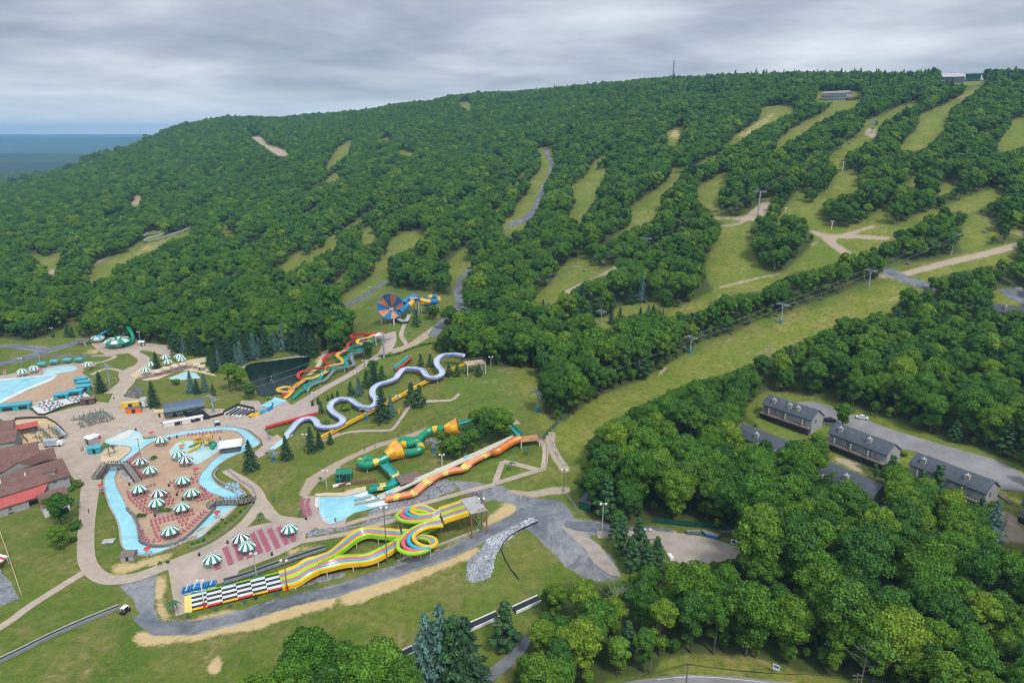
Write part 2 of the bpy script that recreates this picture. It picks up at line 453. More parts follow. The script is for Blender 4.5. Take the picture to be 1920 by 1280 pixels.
C(*a1, [(1610,400),(1650,340),(1740,330),(1780,420),(1690,490),(1600,500)])
C(*a1, [(1850,400),(1960,400),(1960,440),(1850,440)])
a2 = (1200, 100, .375)
C(*a2, [(1730,155),(1640,185),(1540,255),(1400,310),(1400,370),(1290,480),(1400,490),(1480,430),(1530,370),(1550,290),(1650,210)])
C(*a2, [(1960,310),(1830,390),(1780,490),(1840,490),(1960,440)])
C(*a2, [(750,265),(640,310),(480,410),(460,440),(410,480),(500,440),(600,370),(700,320),(780,280)])
C(*a2, [(1080,245),(980,240),(930,290),(860,330),(760,380),(690,440),(800,410),(880,350),(1000,290),(1090,260)])
C(*a2, [(130,400),(200,365),(190,440),(160,470)])
C(*a2, [(1120,370),(1210,380),(1170,430),(1080,475),(1020,490),(1000,530),(970,510),(1060,450)])
C(*a2, [(890,190),(1090,190),(1120,240),(880,245)])
C(*a2, [(1500,105),(1680,105),(1740,150),(1650,160),(1510,150)])
a3 = (600, 200, .375)
C(*a3, [(1080,205),(1150,205),(1175,290),(1120,390),(1105,470),(1070,530),(1040,570),(1010,610),(920,650),(918,600),(970,555),(980,500),(1050,430),(1055,370),(1100,330),(1110,250)])
C(*a3, [(1445,305),(1360,325),(1310,380),(1305,440),(1300,500),(1270,560),(1262,600),(1330,530),(1380,450),(1400,380)])
C(*a3, [(1710,395),(1640,450),(1560,500),(1560,570),(1540,612),(1600,600),(1690,545),(1690,450)])
C(*a3, [(1340,740),(1230,780),(1190,840),(1140,900),(1070,960),(1140,990),(1200,960),(1240,915),(1360,855),(1440,830),(1515,785),(1440,808),(1345,835),(1345,790)])
C(*a3, [(1370,1055),(1380,1110),(1460,1140),(1450,1100),(1480,1010),(1600,980),(1670,950),(1680,1010),(1800,1010),(1920,975),(1960,1010),(1750,1045),(1650,1025),(1500,1050)])
C(*a3, [(520,625),(440,650),(380,710),(360,745),(420,720),(480,690),(512,660)])
C(*a3, [(30,660),(90,640),(80,700),(10,720)])
C(*a3, [(100,950),(200,900),(270,845),(282,790),(335,740),(340,880),(250,950),(190,1000),(130,1000)])
C(*a3, [(640,850),(720,780),(750,765),(750,830),(690,870),(660,870)])
C(*a3, [(885,235),(915,265),(925,280),(895,270)])
C(*a3, [(310,160),(345,150),(350,175),(320,175)])
C(*a3, [(390,215),(470,235),(470,245),(400,240)])
C(*a3, [(205,660),(270,640),(275,670),(215,690)])
a4 = (0, 200, .375)
C(*a4, [(440,885),(460,800),(480,780),(600,740),(740,680),(880,630),(990,600),(930,650),(850,662),(780,710),(700,740),(600,792),(560,832)])
C(*a4, [(1520,412),(1640,368),(1740,335),(1700,362),(1560,405)])
C(*a4, [(1620,322),(1700,270),(1745,228),(1762,160),(1690,208),(1645,280)])
C(*a4, [(1250,150),(1300,148),(1340,190),(1430,218),(1448,246),(1390,248),(1320,200)])
C(*a4, [(650,500),(680,440),(705,450),(700,492)])
C(*a4, [(140,720),(190,738),(290,778),(275,850),(240,842),(230,790),(150,745)])
C(*a4, [(1095,640),(1170,618),(1165,652)])
C(*a4, [(715,640),(760,625),(830,622),(820,650),(770,668),(720,665)])
CLEAR.append([(858,193),(880,190),(884,205),(876,208),(868,199)])
a5 = (1300, 600, .323)
C(*a5, [(300,530),(320,500),(370,455),(430,420),(610,430),(810,480),(950,530),(1100,580),(1400,670),(1700,770),(1960,870),(1960,1100),(1920,1280),(1770,1280),(1770,1040),(1690,1060),(1640,1050),(1560,1000),(1400,900),(1250,900),(1225,860),(1180,830),(1080,820),(970,830),(860,825),(780,745),(700,690),(640,680),(560,700),(440,640),(420,640),(340,570)])
C(*a5, [(235,640),(290,600),(575,715),(560,722),(460,700),(370,715),(340,690),(265,650)])
C(*a5, [(740,812),(775,820),(960,900),(1100,962),(1115,1050),(1050,1055),(1050,1000),(940,950),(930,900),(870,870)])
C(*a1, [(1740,735),(1800,700),(1960,700),(1960,810),(1880,800),(1780,790)])
CLEAR.append([(1240,1238),(1290,1228),(1400,1232),(1475,1250),(1490,1262),(1700,1290),(1700,1420),(1100,1420),(1140,1276),(1225,1266)])
CLEAR.append([(1855,1000),(1960,1000),(1960,1030),(1875,1040)])
CLEAR.append([(1555,852),(1600,872),(1640,905),(1600,905),(1560,880)])

C(1320,120,.3125,[(650,330),(630,395),(545,440),(475,490),(395,530),(440,470),(520,410),(590,360)])
C(1320,120,.3125,[(1290,222),(1300,240),(1195,275),(1095,335),(1060,352),(1035,330),(1170,255)])
C(1320,120,.3125,[(960,455),(870,530),(810,562),(840,600),(835,640),(800,640),(780,590),(755,560),(860,500)])
C(1320,120,.3125,[(1480,705),(1400,760),(1430,790),(1510,735)])
C(1320,120,.3125,[(540,260),(470,250),(350,262),(345,320),(440,300),(510,290)])
C(820,200,.3125,[(1400,370),(1480,365),(1470,400),(1400,420)])
C(820,200,.3125,[(1380,160),(1490,125),(1450,190),(1440,245),(1390,235)])
def subdivide(L, step=18, closed=True):
    out = []; n = len(L)
    for i in range(n if closed else n - 1):
        (x0, y0), (x1, y1) = L[i], L[(i + 1) % n]
        k = max(1, int(math.hypot(x1 - x0, y1 - y0) / step))
        out += [(x0 + (x1 - x0) * j / k, y0 + (y1 - y0) * j / k) for j in range(k)]
    if not closed: out.append(L[-1])
    return out
def wpoly(L, step=14): return [tuple(at(x, y)[:2]) for x, y in subdivide(L, step)]
def in_clear(X, Y):
    c = np.zeros(np.shape(X), bool)
    for p in CLEAR:
        xs = [q[0] for q in p]; ys = [q[1] for q in p]
        m = (X > min(xs)) & (X < max(xs)) & (Y > min(ys)) & (Y < max(ys)) & ~c
        if m.any():
            t = np.zeros(m.shape, bool); t[m] = inside(p, X[m], Y[m]); c |= t
    return c

# ------------------------------------------------------------------ tree prototypes
def leaf_cloud(mb, lobes, n, size, r, mi=0, zsq=0.85, inner=0.0, up=0.25, jit=0.36):
    wts = np.array([l[3] ** 2 for l in lobes]); wts /= wts.sum()
    pick = r.choice(len(lobes), n, p=wts)
    vs, fs = [], []
    for k in pick:
        cx, cy, cz, lr = lobes[k]
        d = r.normal(size=3); d[2] = d[2] * 0.9 + 0.35; d /= np.linalg.norm(d)
        if d[2] < -0.45: d[2] *= -1
        rad = lr * (r.uniform(0.82, 1.08) if r.rand() > inner else r.uniform(0.4, 0.9))
        c = np.array([cx + d[0] * rad, cy + d[1] * rad, cz + d[2] * rad * zsq])
        nrm = d + r.normal(size=3) * jit; nrm[2] += up; nrm /= np.linalg.norm(nrm)
        t = np.cross(nrm, r.normal(size=3)); t /= np.linalg.norm(t); b = np.cross(nrm, t)
        s = size * r.uniform(0.6, 1.35); q = s * r.uniform(0.55, 0.95)
        o = len(vs)
        vs += [c + t * s * .5, c + b * q * .5 + nrm * s * 0.08, c - t * s * .5, c - b * q * .5 - nrm * s * .05]
        fs.append((o, o + 1, o + 2, o + 3))
    mb.add(vs, fs, mi)
def lumpy(mb, lobes, k, mi=0):
    for cx, cy, cz, lr in lobes: mb.ball((cx, cy, cz), lr * k, 7, 5, mi, 0.82)
def broadleaf(seed, H=16.0, rc=5.2, n=2600, size=0.72, nl=15, low=0.16, core=True):
    r = np.random.RandomState(seed); lobes = []
    cz = H - rc * 1.02
    lobes.append((0, 0, cz, rc * 0.62))
    for i in range(nl):
        a = i * 2.399 + r.uniform(-.35, .35); t = (i + 0.6) / nl; ph = t * 1.85
        k = r.uniform(.74, 1.20); lr = rc * r.uniform(0.26, 0.43) * (1.05 - .12 * t)
        lobes.append((rc * .66 * k * math.sin(ph) * math.cos(a), rc * .66 * k * math.sin(ph) * math.sin(a), cz + rc * .64 * k * math.cos(ph), lr))
    for i in range(int(nl * .5)):
        a = i * 2.399 + 1; zz = H * low + (cz - rc * .35 - H * low) * r.uniform(0.1, 1); rr = rc * r.uniform(.35, .62) * (.55 + .45 * (zz - H * low) / max(cz - H * low, 1))
        lobes.append((rr * math.cos(a), rr * math.sin(a), zz + 1.0, rc * r.uniform(.22, .32)))
    sx, sy = r.uniform(.84, 1.16), r.uniform(.84, 1.16); ox, oy = r.uniform(-.12, .12, 2) * rc
    lobes = [(x * sx + ox * z / H, y * sy + oy * z / H, z, q_) for x, y, z, q_ in lobes]
    cr = MB()
    if core: lumpy(cr, lobes, 0.80)
    leaf_cloud(cr, lobes, n, size, r, inner=0.08, jit=.55 if size < .9 else .42)
    tk = MB()
    tr = H * 0.017 + 0.06
    top = H * 0.62
    bend = Vector((r.uniform(-.5, .5), r.uniform(-.5, .5), 0))
    path = [Vector((0, 0, -0.8)), Vector((0, 0, H * .18)) + bend * .3, Vector((0, 0, H * .4)) + bend * .8, Vector((0, 0, top)) + bend]
    for i in range(3): tk.cyl(path[i], path[i + 1], tr * (1 - .22 * i), tr * (1 - .22 * (i + 1)), 7, 0, False)
    for l in lobes[1:8]:
        st = path[1].lerp(path[3], r.uniform(0.1, 0.8))
        e = Vector(l[:3]); m = st.lerp(e, 0.55) + Vector((0, 0, -0.4))
        tk.cyl(st, m, tr * .42, tr * .28, 5, 0, False); tk.cyl(m, e, tr * .28, tr * .1, 5, 0, False)
    return cr, tk
def conifer(seed, H=13.0, rc=3.0, n=2600, size=0.6, tiers=11, low=0.08):
    """Fir or spruce: drooping whorls of branches, each a spray of small faces."""
    r = np.random.RandomState(seed); cr = MB(); vs, fs = [], []
    for i in range(tiers * 7):
        t = (i / (tiers * 7.0)) ** 0.9
        z = H * (low + (0.97 - low) * t); L = rc * (1 - t) ** 0.85 * r.uniform(0.72, 1.12) + 0.25
        a = i * 2.399 + r.uniform(-.3, .3)
        k = max(5, int(n / (tiers * 7) * (0.4 + 1.3 * (1 - t))))
        for j in range(k):
            u = r.uniform(0.05, 1) ** 0.75; rad = L * u
            spread = (0.10 + 0.30 * (1 - u) + 0.12) * L
            px_ = rad * math.cos(a) + r.normal() * spread * .5 * -math.sin(a); py_ = rad * math.sin(a) + r.normal() * spread * .5 * math.cos(a)
            pz = z - 0.28 * rad + r.normal() * 0.10 - abs(r.normal()) * 0.08 * L
            c = np.array([px_, py_, pz])
            nrm = np.array([math.cos(a) * .5, math.sin(a) * .5, 0.9]) + r.normal(size=3) * .3; nrm /= np.linalg.norm(nrm)
            tt = np.array([math.cos(a), math.sin(a), -0.35]) + r.normal(size=3) * .35; tt -= nrm * tt.dot(nrm); tt /= np.linalg.norm(tt); b = np.cross(nrm, tt)
            s = size * r.uniform(.6, 1.3); q = s * .45; o = len(vs)
            vs += [c + tt * s * .6, c + b * q * .5, c - tt * s * .4, c - b * q * .5]; fs.append((o, o + 1, o + 2, o + 3))
    cr.add(vs, fs)
    o = len(cr.v)
    for k in range(5):
        t0 = low + 0.12 + k * .16
        m = 8; z0 = H * t0; z1 = H * min(t0 + 0.30, 0.97); rr = rc * (1 - t0) * 0.62
        v = [(rr * math.cos(q * 2 * math.pi / m), rr * math.sin(q * 2 * math.pi / m), z0 - .3) for q in range(m)] + [(0, 0, z1)]
        cr.add(v, [(q, (q + 1) % m, m) for q in range(m)])
    tk = MB(); tk.cyl((0, 0, -0.8), (0, 0, H * .95), H * .016 + .06, .04, 7)
    return cr, tk
def pine(seed, H=14.0, rc=4.0, n=3600, size=0.6):
    r = np.random.RandomState(seed); lobes = []
    for i in range(30):
        t = i / 29; a = i * 2.399; z = H * (0.12 + .82 * t); rr = rc * (1 - t ** 1.4 * .9) * .8 * r.uniform(.45, 1.1)
        lobes.append((rr * math.cos(a), rr * math.sin(a), z, rc * (.30 - .12 * t)))
    cr = MB(); lumpy(cr, lobes, .55); leaf_cloud(cr, lobes, n, size, r, zsq=.55, inner=.3, up=.5)
    tk = MB(); tk.cyl((0, 0, -.8), (0, 0, H * .95), H * .015 + .06, .04, 7)
    for l in lobes[::2]: tk.cyl((0, 0, l[2] - .6), l[:3], .09, .04, 5)
    return cr, tk
def bushy(seed, H=2.0, rc=1.3, n=420, size=0.34):
    r = np.random.RandomState(seed)
    lobes = [(r.uniform(-.5, .5) * rc, r.uniform(-.5, .5) * rc, H * r.uniform(.3, .62), rc * r.uniform(.4, .6)) for _ in range(6)]
    cr = MB(); lumpy(cr, lobes, .75); leaf_cloud(cr, lobes, n, size, r, inner=.1)
    tk = MB(); tk.cyl((0, 0, -.2), (0, 0, H * .5), .06, .04, 5)
    return cr, tk
def meshes(name, pair, lm):
    cr, tk = pair
    return (new_mesh(name + '_crown', cr.v, cr.f, [lm]), new_mesh(name + '_trunk', tk.v, tk.f, [M_BARK]))
def joined(name, pair, lm):
    cr, tk = pair; o = len(cr.v)
    return new_mesh(name, cr.v + tk.v, cr.f + [tuple(i + o for i in f) for f in tk.f], [lm, M_BARK], [0] * len(cr.f) + [1] * len(tk.f))
NEAR = [meshes('broadleaf_%s' % w, broadleaf(s, H, rc, n, sz, nl), M_BROAD) for w, s, H, rc, n, sz, nl in
        (('oak', 1, 16, 5.4, 6500, .52, 19), ('maple', 2, 17, 4.8, 5800, .50, 15), ('ash', 3, 15, 5.0, 5600, .50, 16), ('beech', 4, 16, 5.8, 7000, .54, 22), ('birch', 5, 17, 4.3, 4600, .46, 13))]
PINES = [meshes('pine_a', pine(11), M_PINE), meshes('pine_b', pine(12, 13, 3.9), M_PINE)]
SPRUCES = [meshes('spruce_a', conifer(21, 13, 4.0, 4200, .6), M_NEEDLE), meshes('spruce_b', conifer(22, 13, 3.5, 3800, .6), M_NEEDLE)]
BLUES = [meshes('blue_a', conifer(31, 12, 3.1, 3600, .55), M_BLUE), meshes('blue_b', conifer(32, 12, 2.8, 3400, .5), M_BLUE)]
BUSHES = [meshes('bush_a', bushy(41), M_BROAD), meshes('bush_b', bushy(42, 1.7, 1.2), M_BROAD)]
LIMES = [meshes('lime', broadleaf(6, 14, 4.2, 2400, .6, 13), M_LIME)]
# prototypes that the wood draws on
protos = bpy.data.collections.new('wood_kinds')
specs = [('a0', broadleaf(51, 16, 5.4, 2600, .76, 14), M_BROAD), ('a1', broadleaf(52, 17, 4.9, 2400, .74, 13), M_BROAD), ('a2', broadleaf(53, 15, 5.6, 2600, .76, 17), M_BROAD), ('a3', broadleaf(57, 16, 5.0, 2400, .74, 12), M_BROAD),
         ('b0', broadleaf(54, 16, 5.4, 900, 1.25, 12), M_BROAD), ('b1', broadleaf(55, 16, 5.0, 850, 1.2, 10), M_BROAD), ('b2', broadleaf(56, 15, 5.6, 900, 1.25, 14), M_BROAD),
         ('c0', pine(61, 15, 3.4, 700, 1.1), M_NEEDLE), ('c1', conifer(62, 15, 3.0, 900, .95), M_NEEDLE), ('c2', conifer(63, 12, 2.6, 900, .9), M_BLUE)]
for k, pr, lm in specs:
    o = bpy.data.objects.new('wood_' + k, joined('wood_' + k, pr, lm)); protos.objects.link(o)

# ------------------------------------------------------------------ the wood
def sample(r0, r1, step):
    az = R(52)
    xs = np.arange(-r1 * math.sin(az), r1 * math.sin(az), step); ys = np.arange(40, r1, step)
    X, Y = np.meshgrid(xs, ys); X = X + (np.arange(len(ys)) % 2)[:, None] * step * .5
    X = (X + nr.uniform(-.36, .36, X.shape) * step).ravel(); Y = (Y + nr.uniform(-.36, .36, Y.shape) * step).ravel()
    rr = np.hypot(X, Y); m = (rr >= r0) & (rr < r1) & (np.abs(X) < Y * 0.95 + 60)
    return X[m], Y[m]
TX, TY, TS, TK = [], [], [], []
for r0, r1, st, sc, kind in ((95, 430, 7.1, 1.02, 0), (430, 620, 6.6, .88, 0), (620, 1000, 5.6, .76, 1), (1000, 1900, 5.9, .74, 1), (1900, 3400, 13.5, 1.5, 2)):
    X, Y = sample(r0, r1, st)
    if kind == 2: keep = X < -Y * 0.38; X, Y = X[keep], Y[keep]
    TX.append(X); TY.append(Y)
    clump = np.sin(X / 23 + 2 * np.sin(Y / 31)) * np.cos(Y / 27 + X / 60)
    TS.append(sc * (.70 + .52 * nr.rand(len(X)) ** 1.3) * (1 + .16 * clump)); TK.append(np.full(len(X), kind))
X, Y = sample(95, 400, 5.2); TX.append(X); TY.append(Y); TS.append(nr.uniform(.22, .42, len(X))); TK.append(np.full(len(X), 0))   # undergrowth
TX, TY, TS, TK = map(np.concatenate, (TX, TY, TS, TK))
TZ = np.where(np.hypot(TX, TY) < 2000, height(TX, TY), height_exact(TX, TY))
def crown_hits(TX, TY, TZ, H, rc):
    bx, by, dp = project(TX, TY, TZ)
    pxm = F / dp
    bad = in_clear(bx, by)
    for fr, sd in ((.95, 0), (.8, -.55), (.8, .55), (.5, -.8), (.5, .8), (.6, 0), (.34, -.5), (.34, .5)):
        x, y, _ = project(TX, TY, TZ + H * fr)
        bad |= in_clear(x + sd * rc * pxm, y)
    return bad, bx, by, dp
Hh = 16 * TS
bad, bx, by, dp = crown_hits(TX, TY, TZ, Hh, 5.2 * TS)
_, ty_, _ = project(TX, TY, TZ + Hh)
GAPS = [(5,[(600,475),(700,405),(830,335),(930,300)]),(6,[(690,552),(745,460),(880,375),(960,320)]),(5,[(800,545),(870,475),(960,412)]),(6,[(400,440),(470,402),(600,345),(720,285),(860,240),(960,215)]),
 (5,[(240,475),(330,420),(450,350),(600,290),(700,255)]),(6,[(1076,425),(1086,345),(1130,300),(1250,235),(1330,200)]),(5,[(1040,560),(1180,437),(1250,350),(1330,300),(1480,205)]),(5,[(1160,450),(1240,385),(1290,340),(1400,260)]),
 (5,[(110,500),(200,440),(330,370),(470,300),(560,265)]),(5,[(480,560),(560,480),(640,440),(700,400)]),(5,[(330,560),(420,500),(540,420),(620,380)]),(5,[(1440,460),(1530,330),(1600,270),(1700,210)]),(5,[(1640,420),(1740,330),(1850,260),(1920,225)]),
 (4,[(60,580),(180,530),(300,470)]),(5,[(900,440),(960,370),(1000,300),(1080,250),(1180,215)]),(5,[(60,520),(160,440),(300,370),(430,310)]),(5,[(200,420),(330,340),(470,290),(620,262)]),(6,[(520,545),(620,470),(720,420),(820,370)]),(6,[(610,560),(680,500),(760,440)]),(5,[(430,590),(520,530),(600,470)]),(5,[(640,350),(760,300),(900,262),(1010,240)]),(5,[(560,420),(650,370),(760,320)]),(5,[(1190,500),(1290,440),(1340,400)]),(5,[(1330,300),(1420,245),(1500,210)]),(5,[(1450,350),(1540,290),(1620,235),(1690,205)]),(6,[(1600,470),(1700,430),(1760,400)]),(4,[(700,330),(800,280),(900,255),(1000,235)])]
ingap = np.zeros(len(TX), bool)
for wd, L in GAPS:
    P = np.array([at(x, y)[:2] for x, y in subdivide(L, 12, False)])
    wob = 1.22 * wd * (.62 + .5 * np.sin(TX / 17 + TY / 23))
    for i in range(len(P) - 1):
        d = P[i + 1] - P[i]; t = np.clip(((TX - P[i][0]) * d[0] + (TY - P[i][1]) * d[1]) / max((d ** 2).sum(), 1e-6), 0, 1)
        ingap |= np.hypot(TX - P[i][0] - t * d[0], TY - P[i][1] - t * d[1]) < wob
infr = ~ingap & (bx > -260) & (bx < 2180) & (ty_ < 1500) & (by > 60)
# where a full-grown crown would hang over open ground a smaller tree stands
for f in (.74, .52, .36):
    q = np.nonzero(bad & infr & (dp < 1100) & ~in_clear(bx, by))[0]
    b2, *_r = crown_hits(TX[q], TY[q], TZ[q], Hh[q] * f, 5.2 * TS[q] * f)
    ok = q[~b2]; bad[ok] = False; TS[ok] *= f; Hh[ok] *= f
keep = infr & ~bad
TX, TY, TZ, TS, TK, bx, by, dp, ty_ = (a[keep] for a in (TX, TY, TZ, TS, TK, bx, by, dp, ty_))
# kinds: a few evergreens in the wood, more of them near the summit and at two places on the slope
u = nr.rand(len(TX))
ev = (u < 0.018) | ((u < .09) & (by < 185) & (bx > 1250) & (dp > 700)) | ((u < .42) & (bx > 1080) & (bx < 1260) & (by > 545) & (by < 640)) | ((u < .55) & (bx > 1080) & (bx < 1240) & (by > 990) & (by < 1075)) | ((u < .5) & (bx > 350) & (bx < 600) & (by > 640) & (by < 690))
TS[ev & (by < 190)] *= 1.4
hshow = (by - ty_)
vis = (bx > 5) & (bx < 1915) & (ty_ < 1275) & (by > 0)
ev &= TS > .5
cand = np.nonzero(vis & ~ev & (TS > .44))[0]
order = cand[np.argsort(dp[cand])]
near_idx = order[:300]
cand2 = np.nonzero(vis & ev & (dp < 420))[0]
solo = np.zeros(len(TX), bool); solo[near_idx] = True; solo[cand2] = True
print('wood trees', len(TX), 'farthest single', dp[near_idx].max(), 'evergreens', len(cand2))
rest = ~solo
me = bpy.data.meshes.new('wood')
co = np.stack([TX, TY, TZ - 0.2], 1)[rest]
me.vertices.add(len(co)); me.vertices.foreach_set('co', co.ravel())
kk = np.where(TK[rest] == 0, nr.randint(0, 4, rest.sum()), nr.randint(4, 7, rest.sum()))
kk = np.where(ev[rest], 7 + (nr.rand(rest.sum()) * 2.3).astype(int), kk)
for nm, ty, dat in (('size', 'FLOAT', TS[rest]), ('turn', 'FLOAT', nr.uniform(0, 6.283, rest.sum())), ('kind_index', 'INT', kk), ('tall', 'FLOAT', TS[rest] * nr.uniform(.9, 1.12, rest.sum()))):
    at_ = me.attributes.new(nm, ty, 'POINT'); at_.data.foreach_set('value', dat.astype(np.int32 if ty == 'INT' else np.float32))
wood = bpy.data.objects.new('wood', me); COL.objects.link(wood)
tag(wood, 'dense green broadleaf wood with a few evergreens covering the hillside between the ski runs', 'wood', kind='stuff')
ng = bpy.data.node_groups.new('wood_growth', 'GeometryNodeTree')
ng.interface.new_socket('Geometry', in_out='INPUT', socket_type='NodeSocketGeometry'); ng.interface.new_socket('Geometry', in_out='OUTPUT', socket_type='NodeSocketGeometry')
N = ng.nodes.new; Lk = ng.links.new
gi, go = N('NodeGroupInput'), N('NodeGroupOutput')
ci = N('GeometryNodeCollectionInfo'); ci.inputs[0].default_value = protos; ci.inputs[1].default_value = True; ci.inputs[2].default_value = True
ip = N('GeometryNodeInstanceOnPoints')
def named(nm, ty):
    q = N('GeometryNodeInputNamedAttribute'); q.data_type = ty; q.inputs[0].default_value = nm; return q.outputs[0]
m2p = N('GeometryNodeMeshToPoints')
Lk(gi.outputs[0], m2p.inputs[0]); Lk(m2p.outputs[0], ip.inputs['Points']); Lk(ci.outputs[0], ip.inputs['Instance'])
ip.inputs['Pick Instance'].default_value = True
Lk(named('kind_index', 'INT'), ip.inputs['Instance Index'])
cx2 = N('ShaderNodeCombineXYZ'); Lk(named('turn', 'FLOAT'), cx2.inputs[2]); Lk(cx2.outputs[0], ip.inputs['Rotation'])
cs = N('ShaderNodeCombineXYZ'); s_ = named('size', 'FLOAT'); Lk(s_, cs.inputs[0]); Lk(s_, cs.inputs[1]); Lk(named('tall', 'FLOAT'), cs.inputs[2]); Lk(cs.outputs[0], ip.inputs['Scale'])
Lk(ip.outputs[0], go.inputs[0])
wood.modifiers.new('growth', 'NODES').node_group = ng

def plant(name, ms, loc, s, label, cat, group=None, rz=None, tall=None):
    t = bpy.data.objects.new(name, None); COL.objects.link(t); t.location = loc
    t.rotation_euler = (0, 0, rng.uniform(0, 6.28) if rz is None else rz); t.scale = (s, s, tall or s)
    for nm, me_ in (('crown', ms[0]), ('trunk', ms[1])):
        c = bpy.data.objects.new(nm, me_); COL.objects.link(c); c.parent = t
    return tag(t, label, cat, group)
# ------------------------------------------------------------------ ground sheet
rs = [0.0, 20, 40, 55]
r_ = 62.0
while r_ < 30000:
    rs.append(r_); r_ *= 1.0052 if r_ < 520 else 1.0075 if r_ < 700 else (1.012 if r_ < 2500 else 1.03)
rs = np.array(rs)
azs = np.concatenate([np.arange(-180, -52, 8.0), np.arange(-52, -40, 1.0), np.arange(-40, 40.01, 0.16), np.arange(41, 52.1, 1.0), np.arange(60, 180, 8.0)])
AZ, RR = np.meshgrid(np.radians(azs), rs)
def at_level0(px, py, z):
    v = (py - 640) / F; Y = (z - CAMH) / slope_of(py)
    return ((px - 960) / F / (CP - v * SP) * Y, Y)
VX, VY = RR * np.sin(AZ), RR * np.cos(AZ)
VZ = height_exact(VX, VY)
near = (np.abs(VX) < 1450) & (VY > -50) & (VY < 2350) & (RR < 1700)
VZ[near] = height(VX[near], VY[near])
POND = smooth_px([(459,688),(478,680),(510,676),(545,671),(580,669),(578,690),(560,712),(540,724),(520,736),(500,743),(484,738),(478,725),(466,708)], 3, True)
PZ_ = .25
pw = [tuple(at_level0(x, y, PZ_)) for x, y in POND]
inp = inside(pw, VX, VY); VZ[inp] = np.minimum(VZ[inp], PZ_ - .6)
bxg, byg, dg_ = project(VX, VY, VZ)
okp = (VY > 40) & (RR < 1900)
forest = np.where(okp, ~in_clear(bxg, byg), True).astype(float)
forest[(VY < 90) | (np.abs(VX) > VY * .95 + 60)] = 0.35
def blob(polys):
    a = np.zeros(VX.shape)
    for L in polys:
        w = wpoly(L); xs = [p[0] for p in w]; ys = [p[1] for p in w]
        m = (VX > min(xs)) & (VX < max(xs)) & (VY > min(ys)) & (VY < max(ys))
        t = np.zeros(VX.shape, bool); t[m] = inside(w, VX[m], VY[m]); a = np.maximum(a, t)
    return a
def trail(lines):
    """[(width m, [(px, py), ...])] -> 1 on the line, fading past its edge."""
    a = np.zeros(VX.shape)
    for wd, L in lines:
        P = np.array([at(x, y)[:2] for x, y in subdivide(L, 10, False)])
        m = (VX > P[:, 0].min() - wd - 3) & (VX < P[:, 0].max() + wd + 3) & (VY > P[:, 1].min() - wd - 3) & (VY < P[:, 1].max() + wd + 3)
        q = np.stack([VX[m], VY[m]], 1); dmin = np.full(len(q), 1e9)
        for i in range(len(P) - 1):
            d = P[i + 1] - P[i]; L2 = max((d ** 2).sum(), 1e-6); t = np.clip(((q - P[i]) @ d) / L2, 0, 1)
            dmin = np.minimum(dmin, np.hypot(*(q - P[i] - t[:, None] * d).T))
        a[m] = np.maximum(a[m], np.clip(1 - (dmin - wd / 2) / (wd * .35 + .5), 0, 1))
    return a
K1 = lambda L: Z(1200, 280, .375, L); K2 = lambda L: Z(1200, 100, .375, L); K3 = lambda L: Z(600, 200, .375, L); K4 = lambda L: Z(0, 200, .375, L)
K5 = lambda L: Z(0, 860, .328, L); K6 = lambda L: Z(300, 920, .21875, L); K7 = lambda L: Z(640, 900, .21875, L); K8 = lambda L: Z(600, 480, .1875, L)
Q1 = lambda L: Z(0, 580, .21875, L); Q2 = lambda L: Z(0, 740, .21875, L); Q3 = lambda L: Z(380, 740, .21875, L); Q4 = lambda L: Z(400, 600, .21875, L); Q5 = lambda L: Z(640, 740, .21875, L); Q9 = lambda L: Z(1000, 800, .375, L); Q10 = lambda L: Z(1300, 600, .323, L)
straw = blob([
 K5([(620,650),(640,600),(780,590),(880,560),(960,535),(990,545),(980,575),(830,610),(720,650),(660,668)]),
 K5([(880,690),(900,665),(950,660),(960,700),(930,740),(925,810),(945,890),(1010,925),(1110,905),(1400,850),(1450,870),(1250,925),(1000,950),(940,930),(900,880),(890,780)]),
 K5([(740,1050),(790,980),(860,990),(930,1000),(1100,975),(1500,880),(1700,815),(1920,765),(1920,840),(1750,880),(1620,930),(1500,965),(1300,1000),(1150,1030),(960,1060),(850,1070)]),
 K5([(1180,1240),(1210,1140),(1290,1120),(1270,1200),(1230,1240)]),
 K5([(1630,525),(1700,505),(1900,470),(1920,475),(1700,540),(1640,560)]),
 K7([(0,940),(400,830),(800,720),(1100,590),(1220,560),(1200,620),(1100,690),(1000,720),(860,770),(700,840),(560,900),(400,960),(200,1030),(0,1090)]),
 K7([(1210,400),(1240,330),(1400,190),(1500,190),(1540,230),(1480,290),(1300,380),(1100,480),(900,570),(800,640),(740,620),(900,545),(1080,450)]),
 K7([(1190,430),(1050,500),(930,560),(820,630),(800,590),(870,545),(970,500),(1060,460)]),
 K6([(0,720),(60,710),(70,770),(20,830),(30,960),(100,1110),(60,1130),(0,1100)]),
 K6([(1070,530),(1240,460),(1230,500),(1080,560)]),
 Q1([(1100,540),(1240,470),(1640,430),(1780,405),(1780,440),(1600,450),(1300,500),(1260,560),(1160,580)]),
 Q1([(680,370),(770,340),(860,340),(870,370),(760,385)]),
 Q4([(880,155),(990,150),(995,210),(960,300),(880,400),(850,420),(900,300),(950,200)]),
 K2([(130,400),(200,370),(190,440)]), K2([(480,410),(640,310),(740,280),(600,370),(500,430)]),
 K4([(560,780),(740,690),(960,610),(900,650),(700,735)]),
 Q5([(0,860),(0,820),(200,780),(220,800),(200,820),(60,850)]),
])
